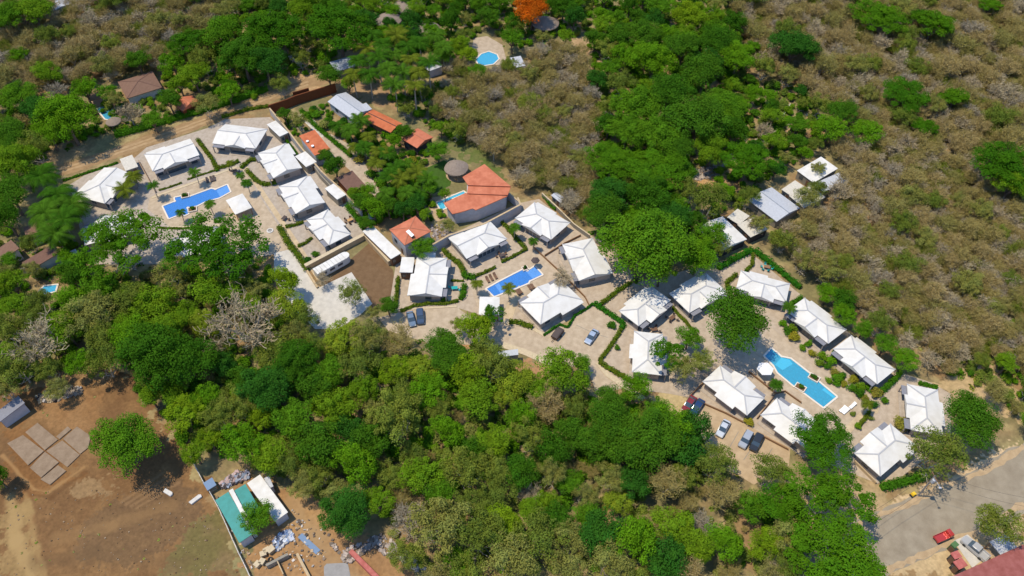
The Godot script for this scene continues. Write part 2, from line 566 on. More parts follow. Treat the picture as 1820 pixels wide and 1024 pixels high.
# ---------- walls, roofs, houses ----------
func wall(label: String, pts: Array, high: float, thick: float, m: String, cap := "") -> void:
	var origin: Vector2 = pts[0]
	var o := thing("perimeter_wall", label, "wall", origin)
	var b := Build.new()
	var c := Build.new()
	for k in pts.size() - 1:
		var a: Vector2 = pts[k] - origin
		var e: Vector2 = pts[k + 1] - origin
		var d := (e - a).normalized() * (thick * 0.5 if k < pts.size() - 2 else 0.0)
		b.bar(Vector3(a.x, high / 2.0 - 0.1, a.y), Vector3(e.x + d.x, high / 2.0 - 0.1 - 0.002 * k, e.y + d.y), thick, high + 0.2)
		if cap:
			c.bar(Vector3(a.x, high + 0.04 + 0.002 * k, a.y), Vector3(e.x + d.x, high + 0.04 + 0.002 * k, e.y + d.y), thick + 0.12, 0.08)
	put("wall", b.done(), M[m], o)
	if cap:
		put("coping", c.done(), M[cap], o)


# A roof wing over u0..u1, v0..v1 whose ridge runs along u (or along v): slopes, fascia and soffit of one closed solid.
func wing(b: Build, caps: Array, u0: float, u1: float, v0: float, v1: float, along_u: bool, hip0: bool, hip1: bool, h: float, pitch: float, thick := 0.16) -> void:
	var to := func(a: float, s: float, y: float) -> Vector3:
		return Vector3(a, y, s) if along_u else Vector3(s, y, a)
	var a0 := u0 if along_u else v0
	var a1 := u1 if along_u else v1
	var s0 := v0 if along_u else u0
	var s1 := v1 if along_u else u1
	var half := (s1 - s0) / 2.0
	var mid := (s0 + s1) / 2.0
	var rise := half * pitch
	var r0 := a0 + (half if hip0 else 0.0)
	var r1 := a1 - (half if hip1 else 0.0)
	if r1 < r0:
		r0 = (r0 + r1) / 2.0
		r1 = r0 + 0.01
	var p: Array = [to.call(a0, s0, h), to.call(a1, s0, h), to.call(a1, s1, h), to.call(a0, s1, h)]
	var q: Array = [to.call(r0, mid, h + rise), to.call(r1, mid, h + rise)]
	b.quad_out(p[0], p[1], q[1], q[0], to.call(0.0, -1.0, 2.0))
	b.quad_out(p[3], p[2], q[1], q[0], to.call(0.0, 1.0, 2.0))
	b.tri_out(p[0], p[3], q[0], to.call(-1.0, 0.0, 0.5))
	b.tri_out(p[1], p[2], q[1], to.call(1.0, 0.0, 0.5))
	var dn := Vector3(0, -thick, 0)
	for k in 4:
		var e: Vector3 = p[k]
		var f: Vector3 = p[(k + 1) % 4]
		b.quad_out(e, f, f + dn, e + dn, (e + f) / 2.0 - (p[0] + p[2]) / 2.0)
	b.quad_out(p[0] + dn, p[1] + dn, p[2] + dn, p[3] + dn, Vector3.DOWN)
	caps.append([q[0], q[1]])
	if hip0:
		caps.append([p[0], q[0]])
		caps.append([p[3], q[0]])
	if hip1:
		caps.append([p[1], q[1]])
		caps.append([p[2], q[1]])


func cap_parts(caps: Array, parent: Node3D, m: Material, wide := 0.30) -> void:
	for c in caps:
		if c[0].distance_to(c[1]) > 0.4:
			var b := Build.new()
			b.bar(c[0] + Vector3.UP * 0.03, c[1] + Vector3.UP * 0.03, wide, 0.07)
			put("ridge_cap", b.done(), m, parent)


# A window in a wall face: frame is the part, panes are its sub-parts.
func window(parent: Node3D, at: Vector3, along: Vector3, wide: float, high: float, out: Vector3, panes: int, frame := "frame_dark", called := "window") -> void:
	var turn := Basis(along, Vector3.UP, along.cross(Vector3.UP))
	var f := Build.new()
	f.box(at + out * 0.02, Vector3(wide, high, 0.06), turn)
	var w := put(called, f.done(), M[frame], parent)
	for k in panes:
		var b := Build.new()
		b.box(at + out * 0.055 + along * wide * ((k + 0.5) / panes - 0.5), Vector3(wide / panes - 0.10, high - 0.14, 0.03), turn)
		put("pane", b.done(), M["glass"], w)


# The villa of the compounds: a low hipped or gabled main roof, a gabled porch wing to the front, flat canopies beside it.
func villa(label: String, at: Vector2, turn: float, L: float, D: float, g0: float, g1: float, gv: float, bump: Array, hips: Array, frame := "frame_dark") -> void:
	var o := thing("white_roofed_villa", label, "villa", at, turn, "white roofed villas of the compounds")
	var h := 2.8
	var pitch := 0.27
	var b := Build.new()
	var caps := []
	wing(b, caps, -L / 2, L / 2, -D / 2, D / 2, true, hips[0], hips[1], h, pitch)
	wing(b, caps, g0, g1, 0.05, gv, false, false, false, h + 0.012, pitch * (D / (g1 - g0)) * 0.96 if D < 7.2 else pitch * 1.05)
	if bump.size():
		var y := h - 0.02
		var v := -D / 2
		b.slab(PackedVector3Array([Vector3(bump[0], y + 0.03, v + 0.05), Vector3(bump[1], y + 0.03, v + 0.05), Vector3(bump[1], y - 0.2, v - 0.8), Vector3(bump[0], y - 0.2, v - 0.8)]), 0.14)
	var roof := put("roof", b.done(), M["roof_white"], o)
	cap_parts(caps, roof, M["ridge"])
	var w := Build.new()
	var iu := 0.55
	var u := L / 2 - iu
	var v0 := -D / 2 + 0.5
	var v1 := D / 2 - 0.5
	w.box(Vector3(0, h / 2 - 0.1, (v0 + v1) / 2), Vector3(u * 2, h + 0.1, v1 - v0))
	w.box(Vector3((g0 + g1) / 2, h / 2 - 0.105, (v1 + gv - 0.9) / 2), Vector3(g1 - g0 - 0.9, h + 0.09, gv - 0.9 - v1))
	if bump.size():
		w.box(Vector3((bump[0] + bump[1]) / 2, h / 2 - 0.22, v0 - 0.4), Vector3(bump[1] - bump[0] - 0.8, h - 0.2, 0.8))
	# the triangles of wall under the gables
	var rise := (D / 2 - 0.5) * pitch
	for s in 2:
		if not hips[s]:
			var x := -u if s == 0 else u
			w.quad_out(Vector3(x, h - 0.12, v0), Vector3(x, h - 0.12, v1), Vector3(x, h + rise, 0.01), Vector3(x, h + rise, -0.01), Vector3(x, 0, 0))
	put("wall", w.done(), M["villa_wall"], o)
	var k := Build.new()
	k.box(Vector3(0, 0.05, 0.3), Vector3(L - 0.2, 0.14, D + 1.4))
	put("plinth", k.done(), M["paving_pink"], o)
	for s in 2:
		var c0 := -L / 2 + 0.35 if s == 0 else g1 + 0.12
		var c1 := g0 - 0.12 if s == 0 else L / 2 - 0.35
		if c1 - c0 > 1.0:
			var c := Build.new()
			c.box(Vector3((c0 + c1) / 2, 2.42, D / 2 + 0.22), Vector3(c1 - c0, 0.14, 1.75))
			put("canopy", c.done(), M["canopy"], o)
			var p := Build.new()
			p.box(Vector3(c0 + 0.15 if s == 0 else c1 - 0.15, 1.2, D / 2 + 0.9), Vector3(0.22, 2.4, 0.22))
			put("post", p.done(), M["villa_wall"], o)
			window(o, Vector3((c0 + c1) / 2, 1.25, v1), Vector3.RIGHT, 1.7, 1.9, Vector3.BACK, 2, frame)
	window(o, Vector3((g0 + g1) / 2, 1.2, gv - 0.9), Vector3.RIGHT, (g1 - g0) - 1.7, 2.1, Vector3.BACK, 4, frame, "sliding_door")
	window(o, Vector3(-u, 1.5, 0.4), Vector3.BACK, 1.5, 1.1, Vector3.LEFT, 2, frame)
	window(o, Vector3(u, 1.5, 0.4), Vector3.BACK, 1.5, 1.1, Vector3.RIGHT, 2, frame)
	window(o, Vector3(L * 0.3, 1.5, v0), Vector3.RIGHT, 1.4, 1.1, Vector3.FORWARD, 2, frame)


# A plain building over a rectangle: roof is "flat", "gable", "hip" or "lean".
func house(called: String, label: String, category: String, at: Vector2, turn: float, L: float, D: float, h: float, roof: String, pitch: float, roof_m: String, wall_m: String, over := 0.3, cap_m := "", group := "", open := false) -> Node3D:
	var o := thing(called, label, category, at, turn, group)
	var b := Build.new()
	var caps := []
	if roof == "flat":
		b.box(Vector3(0, h + 0.08, 0), Vector3(L, 0.2, D))
	elif roof == "lean":
		b.slab(PackedVector3Array([Vector3(-L / 2, h + pitch * D, -D / 2), Vector3(L / 2, h + pitch * D, -D / 2), Vector3(L / 2, h + 0.1, D / 2), Vector3(-L / 2, h + 0.1, D / 2)]), 0.14)
	else:
		wing(b, caps, -L / 2, L / 2, -D / 2, D / 2, true, roof == "hip", roof == "hip", h, pitch)
	var r := put("roof", b.done(), M[roof_m], o)
	if cap_m:
		cap_parts(caps, r, M[cap_m], 0.22)
	var u := L / 2 - over
	var v := D / 2 - over
	if open:
		for s in [Vector2(-1, -1), Vector2(1, -1), Vector2(1, 1), Vector2(-1, 1)]:
			var p := Build.new()
			p.box(Vector3(s.x * u, h / 2, s.y * v), Vector3(0.2, h, 0.2))
			put("post", p.done(), M[wall_m], o)
		var f := Build.new()
		f.box(Vector3(0, 0.06, 0), Vector3(L - 0.3, 0.12, D - 0.3))
		put("floor", f.done(), M["paving_tan"], o)
		return o
	var w := Build.new()
	w.box(Vector3(0, h / 2 - 0.1, 0), Vector3(u * 2, h + 0.1, v * 2))
	if roof == "gable":
		for x in [-u, u]:
			w.quad_out(Vector3(x, h - 0.1, -v), Vector3(x, h - 0.1, v), Vector3(x, h + v * pitch, 0.01), Vector3(x, h + v * pitch, -0.01), Vector3(x, 0, 0))
	elif roof == "lean":
		for x in [-u, u]:
			w.tri_out(Vector3(x, h - 0.1, -v), Vector3(x, h - 0.1, v), Vector3(x, h + pitch * D - 0.2, -v), Vector3(x, 0, 0))
	put("wall", w.done(), M[wall_m], o)
	window(o, Vector3(-L * 0.2, h * 0.52, v), Vector3.RIGHT, minf(1.3, L * 0.25), minf(1.2, h * 0.4), Vector3.BACK, 2)
	var d := Build.new()
	d.box(Vector3(L * 0.18, minf(2.0, h * 0.8) / 2, v + 0.02), Vector3(0.9, minf(2.0, h * 0.8), 0.07))
	put("door", d.done(), M["shade_wood"], o)
	return o


# A house whose roof is several sloping planes given as points (x, y, z), over walls that follow an outline.
func plane_house(called: String, label: String, at: Vector2, planes: Array, roof_m: String, outline: Array, wall_h: float, wall_m: String) -> Node3D:
	var o := thing(called, label, "house", at)
	for p in planes:
		var pts := PackedVector3Array()
		for q in p:
			pts.append(q - Vector3(at.x, 0, at.y))
		var b := Build.new()
		b.slab(pts, 0.2)
		put("roof", b.done(), M[roof_m], o)
	var poly := PackedVector2Array()
	for q in outline:
		poly.append(q - at)
	var w := Build.new()
	w.prism(poly, -0.1, wall_h)
	put("wall", w.done(), M[wall_m], o)
	return o


# ---------- pools and furniture ----------
func pool(label: String, pts: Array, m: String, shelves: Array, shelf_m: String, deep_m := "") -> void:
	var o := thing("swimming_pool", label, "swimming pool", pts[0])
	var poly := PackedVector2Array()
	for q in pts:
		poly.append(q - pts[0])
	var b := Build.new()
	b.prism(poly, 0.02, 0.075)
	put("basin", b.done(), M[m], o)
	for s in shelves:
		var sp := PackedVector2Array()
		for q in s:
			sp.append(q - pts[0])
		var sb := Build.new()
		sb.prism(sp, 0.06, 0.105)
		put("step", sb.done(), M[shelf_m], o)
	var wide := Geometry2D.offset_polygon(poly, 0.42, Geometry2D.JOIN_MITER)
	var ring := Build.new()
	var turn := -1.0 if Geometry2D.is_polygon_clockwise(poly) else 1.0
	var outer: PackedVector2Array = wide[0]
	for k in poly.size():
		var p := poly[k]
		var q := poly[(k + 1) % poly.size()]
		var n := Vector2(q.y - p.y, p.x - q.x).normalized() * turn * 0.40
		var along := (q - p).normalized() * 0.2
		ring.slab(PackedVector3Array([Vector3(p.x - along.x, 0.19 + 0.003 * (k % 3), p.y - along.y), Vector3(q.x + along.x, 0.19 + 0.003 * (k % 3), q.y + along.y), Vector3(q.x + along.x + n.x, 0.19 + 0.003 * (k % 3), q.y + along.y + n.y), Vector3(p.x - along.x + n.x, 0.19 + 0.003 * (k % 3), p.y - along.y + n.y)]), 0.2)
	put("coping", ring.done(), M["coping"], o)
	var w := Build.new()
	w.prism(poly, 0.145, 0.145)
	put("water", w.done(), M["water"], o)


func planter(label: String, at: Vector2, turn: float, L: float, D: float, pick: int) -> void:
	var o := thing("pool_planter", label, "planter", at, turn, "planters built into the pools")
	var b := Build.new()
	for s in [-1.0, 1.0]:
		b.box(Vector3(s * (L / 2 - 0.1), 0.2, 0), Vector3(0.2, 0.5, D))
		b.box(Vector3(0, 0.198, s * (D / 2 - 0.1)), Vector3(L - 0.4, 0.5, 0.2))
	put("kerb", b.done(), M["coping"], o)
	var e := Build.new()
	e.box(Vector3(0, 0.15, 0), Vector3(L - 0.42, 0.4, D - 0.42))
	put("soil", e.done(), M["dirt_dark"], o)
	put("shrub", meshes["bush_%d" % (pick % 3)], M["deep_%d" % (pick % 3)], o).transform = Transform3D(Basis.from_scale(Vector3(L * 0.42, 0.9, D * 0.42)), Vector3(0, 0.7, 0))


func lounger(label: String, at: Vector2, turn: float, m: String, group: String) -> void:
	var o := thing("sun_lounger", label, "sun lounger", at, turn, group)
	if not meshes.has("lounger_seat"):
		var b := Build.new()
		b.box(Vector3(0, 0.36, 0.25), Vector3(0.66, 0.1, 1.35))
		meshes["lounger_seat"] = b.done()
		b = Build.new()
		b.box(Vector3(0, 0.56, -0.68), Vector3(0.66, 0.1, 0.75), Basis(Vector3.RIGHT, 0.6))
		meshes["lounger_back"] = b.done()
		b = Build.new()
		for x in [-0.28, 0.28]:
			for z in [-0.35, 0.85]:
				b.box(Vector3(x, 0.17, z), Vector3(0.07, 0.34, 0.07))
		meshes["lounger_legs"] = b.done()
	put("seat", meshes["lounger_seat"], M[m], o)
	put("backrest", meshes["lounger_back"], M[m], o)
	put("frame", meshes["lounger_legs"], M["wood"], o)


func umbrella(label: String, at: Vector2, r: float, m: String) -> void:
	var o := thing("parasol", label, "parasol", at)
	var b := Build.new()
	for k in 6:
		var p := TAU * k / 6
		var q := TAU * (k + 1) / 6
		b.tri_out(Vector3(0, 3.0, 0), Vector3(cos(p) * r, 2.35, sin(p) * r), Vector3(cos(q) * r, 2.35, sin(q) * r), Vector3.UP)
		b.quad_out(Vector3(cos(p) * r, 2.35, sin(p) * r), Vector3(cos(q) * r, 2.35, sin(q) * r), Vector3(cos(q) * r, 2.15, sin(q) * r), Vector3(cos(p) * r, 2.15, sin(p) * r), Vector3(cos(p), 0, sin(p)))
	put("canopy", b.done(), M[m], o)
	var p2 := Build.new()
	p2.tube(Vector3.ZERO, Vector3(0, 2.95, 0), 0.05, 0.04, 6)
	put("pole", p2.done(), M["wood"], o)


func table_set(label: String, at: Vector2, turn: float, top_m: String, seats: int, seat_m: String) -> void:
	var o := thing("garden_table", label, "table", at, turn)
	var b := Build.new()
	b.box(Vector3(0, 0.73, 0), Vector3(1.5, 0.07, 0.95))
	put("tabletop", b.done(), M[top_m], o)
	var l := Build.new()
	for x in [-0.62, 0.62]:
		for z in [-0.36, 0.36]:
			l.box(Vector3(x, 0.35, z), Vector3(0.08, 0.7, 0.08))
	put("frame", l.done(), M["wood"], o)
	for k in seats:
		var a := TAU * k / seats + 0.4
		chair("chair of the %s" % label, at + Vector2(cos(a) * 1.35, sin(a) * 1.05), -a + PI / 2 + PI, seat_m, "chairs of the %s" % label)


func chair(label: String, at: Vector2, turn: float, m: String, group: String) -> void:
	var o := thing("garden_chair", label, "chair", at, turn, group)
	if not meshes.has("chair_seat"):
		var b := Build.new()
		b.box(Vector3(0, 0.44, 0), Vector3(0.52, 0.07, 0.5))
		meshes["chair_seat"] = b.done()
		b = Build.new()
		b.box(Vector3(0, 0.72, -0.24), Vector3(0.52, 0.5, 0.06), Basis(Vector3.RIGHT, -0.15))
		meshes["chair_back"] = b.done()
		b = Build.new()
		for x in [-0.22, 0.22]:
			for z in [-0.2, 0.2]:
				b.box(Vector3(x, 0.21, z), Vector3(0.05, 0.42, 0.05))
		meshes["chair_legs"] = b.done()
	put("seat", meshes["chair_seat"], M[m], o)
	put("backrest", meshes["chair_back"], M[m], o)
	put("frame", meshes["chair_legs"], M["wood"], o)


# ---------- vehicles ----------
# A lengthwise profile (z, y) swept between widths that narrow towards the roof.
func loft(b: Build, sections: Array) -> void:
	# sections: [z, half width bottom, half width top, y bottom, y top]
	for k in sections.size() - 1:
		var s: Array = sections[k]
		var t: Array = sections[k + 1]
		var a := [Vector3(-s[1], s[3], s[0]), Vector3(-lerpf(s[1], s[2], 0.25), lerpf(s[3], s[4], 0.72), s[0]), Vector3(-s[2] * 0.90, s[4], s[0]), Vector3(s[2] * 0.90, s[4], s[0]), Vector3(lerpf(s[1], s[2], 0.25), lerpf(s[3], s[4], 0.72), s[0]), Vector3(s[1], s[3], s[0])]
		var e := [Vector3(-t[1], t[3], t[0]), Vector3(-lerpf(t[1], t[2], 0.25), lerpf(t[3], t[4], 0.72), t[0]), Vector3(-t[2] * 0.90, t[4], t[0]), Vector3(t[2] * 0.90, t[4], t[0]), Vector3(lerpf(t[1], t[2], 0.25), lerpf(t[3], t[4], 0.72), t[0]), Vector3(t[1], t[3], t[0])]
		var outs := [Vector3.LEFT, Vector3(-0.6, 0.6, 0), Vector3.UP, Vector3(0.6, 0.6, 0), Vector3.RIGHT]
		for j in 5:
			b.quad_out(a[j], a[j + 1], e[j + 1], e[j], outs[j])
		if k == 0:
			for j in range(1, 5):
				b.tri_out(a[0], a[j], a[j + 1], Vector3.FORWARD)
		if k == sections.size() - 2:
			for j in range(1, 5):
				b.tri_out(e[0], e[j], e[j + 1], Vector3.BACK)


func car(called: String, label: String, category: String, at: Vector2, turn: float, paint: Color, style: String) -> void:
	var o := thing(called, label, category, at, turn, "")
	if style == "truck":
		o.scale = Vector3.ONE * 0.84
	var id := "paint_" + called + label
	var m := mat(id, paint, 0.3)
	m.clearcoat_enabled = true
	m.clearcoat = 0.8
	m.clearcoat_roughness = 0.1
	m.metallic = 0.25
	var b := Build.new()
	var g := Build.new()
	var r := Build.new()
	var long := 2.3
	var w := 0.9
	if style == "pickup":
		long = 2.65
		w = 0.94
		loft(b, [[-2.65, 0.80, 0.74, 0.42, 0.82], [-2.4, 0.92, 0.86, 0.35, 1.0], [-1.0, 0.94, 0.90, 0.35, 1.10], [1.05, 0.94, 0.92, 0.35, 1.08], [1.1, 0.94, 0.92, 0.35, 0.70], [2.5, 0.94, 0.92, 0.38, 0.70]])
		for x in [-0.87, 0.87]:
			b.box(Vector3(x, 0.88, 1.82), Vector3(0.12, 0.42, 1.55))
		b.box(Vector3(0, 0.86, 2.6), Vector3(1.7, 0.5, 0.1))
		loft(g, [[-1.3, 0.84, 0.80, 1.0, 1.06], [-0.62, 0.84, 0.68, 1.0, 1.66], [0.75, 0.84, 0.68, 1.0, 1.68], [1.02, 0.84, 0.74, 1.0, 1.10]])
		loft(r, [[-0.66, 0.71, 0.66, 1.60, 1.70], [0.1, 0.72, 0.68, 1.62, 1.76], [0.78, 0.71, 0.66, 1.62, 1.72]])
	elif style == "truck":
		long = 2.35
		loft(b, [[-2.3, 0.86, 0.82, 0.45, 1.10], [-2.05, 0.88, 0.80, 0.45, 1.75], [-1.0, 0.88, 0.80, 0.45, 1.85], [-0.9, 0.88, 0.82, 0.45, 1.3]])
		b.box(Vector3(0, 0.82, 0.75), Vector3(1.75, 0.14, 3.1))
		for x in [-0.84, 0.84]:
			b.box(Vector3(x, 1.08, 0.75), Vector3(0.08, 0.42, 3.1))
		for z in [-0.76, 2.27]:
			b.box(Vector3(0, 1.06, z), Vector3(1.6, 0.40, 0.08))
		loft(g, [[-2.33, 0.78, 0.74, 1.12, 1.16], [-2.06, 0.84, 0.72, 1.15, 1.74]])
		loft(r, [[-1.95, 0.82, 0.78, 1.80, 1.86], [-1.05, 0.82, 0.78, 1.84, 1.92]])
	elif style == "suv":
		loft(b, [[-2.3, 0.76, 0.70, 0.40, 0.78], [-2.05, 0.90, 0.82, 0.34, 0.98], [-0.9, 0.92, 0.88, 0.32, 1.06], [1.9, 0.92, 0.88, 0.34, 1.08], [2.25, 0.84, 0.80, 0.42, 0.98]])
		loft(g, [[-1.15, 0.82, 0.78, 0.98, 1.04], [-0.45, 0.84, 0.68, 1.0, 1.62], [1.75, 0.84, 0.68, 1.0, 1.64], [2.15, 0.80, 0.72, 1.0, 1.06]])
		loft(r, [[-0.5, 0.71, 0.66, 1.56, 1.66], [0.5, 0.72, 0.68, 1.6, 1.73], [1.8, 0.71, 0.66, 1.56, 1.68]])
	else:
		loft(b, [[-2.3, 0.72, 0.66, 0.38, 0.66], [-2.05, 0.86, 0.80, 0.30, 0.82], [-0.85, 0.90, 0.85, 0.28, 0.94], [1.5, 0.90, 0.85, 0.28, 0.96], [2.1, 0.86, 0.80, 0.32, 0.92], [2.3, 0.74, 0.70, 0.40, 0.78]])
		loft(g, [[-1.1, 0.78, 0.74, 0.88, 0.92], [-0.25, 0.80, 0.62, 0.9, 1.40], [0.95, 0.80, 0.62, 0.9, 1.40], [1.75, 0.76, 0.68, 0.9, 0.94]])
		loft(r, [[-0.28, 0.64, 0.60, 1.34, 1.42], [0.35, 0.66, 0.62, 1.38, 1.48], [1.0, 0.64, 0.60, 1.34, 1.43]])
	put("body", b.done(), m, o)
	put("window", g.done(), M["glass"], o)
	put("roof", r.done(), m, o)
	if not meshes.has("wheel_tyre"):
		var t := Build.new()
		t.tube(Vector3(-0.11, 0, 0), Vector3(0.11, 0, 0), 0.33, 0.33, 12)
		for k in 12:
			var p := TAU * k / 12
			var q := TAU * (k + 1) / 12
			for x in [-0.11, 0.11]:
				t.tri_out(Vector3(x, 0, 0), Vector3(x, cos(p) * 0.33, sin(p) * 0.33), Vector3(x, cos(q) * 0.33, sin(q) * 0.33), Vector3(x, 0, 0))
		meshes["wheel_tyre"] = t.done()
		var rr := Build.new()
		rr.tube(Vector3(-0.125, 0, 0), Vector3(0.125, 0, 0), 0.2, 0.2, 8)
		meshes["wheel_rim"] = rr.done()
	for x in [-w + 0.06, w - 0.06]:
		for z in [-long * 0.62, long * 0.60]:
			var wh := put("wheel", meshes["wheel_tyre"], M["tyre"], o)
			wh.position = Vector3(x, 0.33, z)
			put("rim", meshes["wheel_rim"], M["rim"], wh)
		var l := Build.new()
		l.box(Vector3(x * 0.72, 0.66, -long + 0.08), Vector3(0.34, 0.14, 0.14))
		put("headlight", l.done(), M["lamp_clear"], o)
		var e := Build.new()
		e.box(Vector3(x * 0.78, 0.74, long - 0.06), Vector3(0.28, 0.14, 0.1))
		put("tail_light", e.done(), M["lamp_red"], o)


func rubble(label: String, called: String, category: String, pts: Array, mats: Array, size: float, count: int) -> void:
	# loose scraps nobody could count
	var r := RandomNumberGenerator.new()
	r.seed = label.hash() & 0xffffff
	var b := Build.new()
	var poly := PackedVector2Array(pts)
	var box := Rect2(poly[0], Vector2.ZERO)
	for p in poly:
		box = box.expand(p)
	var k := 0
	while k < count:
		var p := box.position + Vector2(r.randf(), r.randf()) * box.size
		if not Geometry2D.is_point_in_polygon(p, poly):
			continue
		k += 1
		var c: Color = mats[r.randi() % mats.size()]
		b.tint = c * r.randf_range(0.6, 1.0)
		var s := size * r.randf_range(0.35, 1.2)
		b.box(Vector3(p.x, s * 0.22, p.y), Vector3(s, s * r.randf_range(0.2, 0.7), s * r.randf_range(0.4, 1.3)), Basis.from_euler(Vector3(r.randf_range(-0.4, 0.4), r.randf() * TAU, r.randf_range(-0.4, 0.4))))
	if not M.has("scrap"):
		mat("scrap", Color.WHITE, 0.9).vertex_color_use_as_albedo = true
	var o := top(called, b.done(), M["scrap"])
	tag(o, label, category, "", "stuff")


# Low growth under and between the trees: one mass of tufts scattered over the given outlines.
func undergrowth(label: String, seed_: int, areas: Array, holes: Array, count: int, m: String, size: Vector2, tone: Array) -> void:
	var r := RandomNumberGenerator.new()
	r.seed = seed_
	var b := Build.new()
	for k in 16:
		var d := unit(r)
		d.y = absf(d.y)
		var f := r.randf_range(0.65, 1.0)
		b.tint = Color(f, f, f)
		leaf_at(b, d * Vector3(0.8, 0.5, 0.8) * r.randf_range(0.4, 1.0), (d + unit(r) * 0.5 + Vector3.UP * 0.4).normalized(), r.randf_range(0.22, 0.42), r)
	var spots := []
	for a in areas:
		var poly := PackedVector2Array(a)
		var box := Rect2(poly[0], Vector2.ZERO)
		for p in poly:
			box = box.expand(p)
		var n := int(count * box.get_area() / 10000.0)
		for k in n:
			var p := box.position + Vector2(r.randf(), r.randf()) * box.size
			if not Geometry2D.is_point_in_polygon(p, poly):
				continue
			var ok := true
			for h in holes:
				if Geometry2D.is_point_in_polygon(p, h):
					ok = false
					break
			if ok:
				spots.append(p)
	var mm := MultiMesh.new()
	mm.transform_format = MultiMesh.TRANSFORM_3D
	mm.use_colors = true
	mm.mesh = b.done()
	mm.instance_count = spots.size()
	for k in spots.size():
		var s := r.randf_range(size.x, size.y)
		mm.set_instance_transform(k, Transform3D(Basis(Vector3.UP, r.randf() * TAU).scaled(Vector3(s, s * r.randf_range(0.6, 1.3), s)), Vector3(spots[k].x, -0.02, spots[k].y)))
		mm.set_instance_color(k, tone[r.randi() % tone.size()])
	var o := MultiMeshInstance3D.new()
	o.multimesh = mm
	o.material_override = M[m]
	o.name = numbered("undergrowth")
	add_child(o)
	tag(o, label, "undergrowth", "", "stuff")


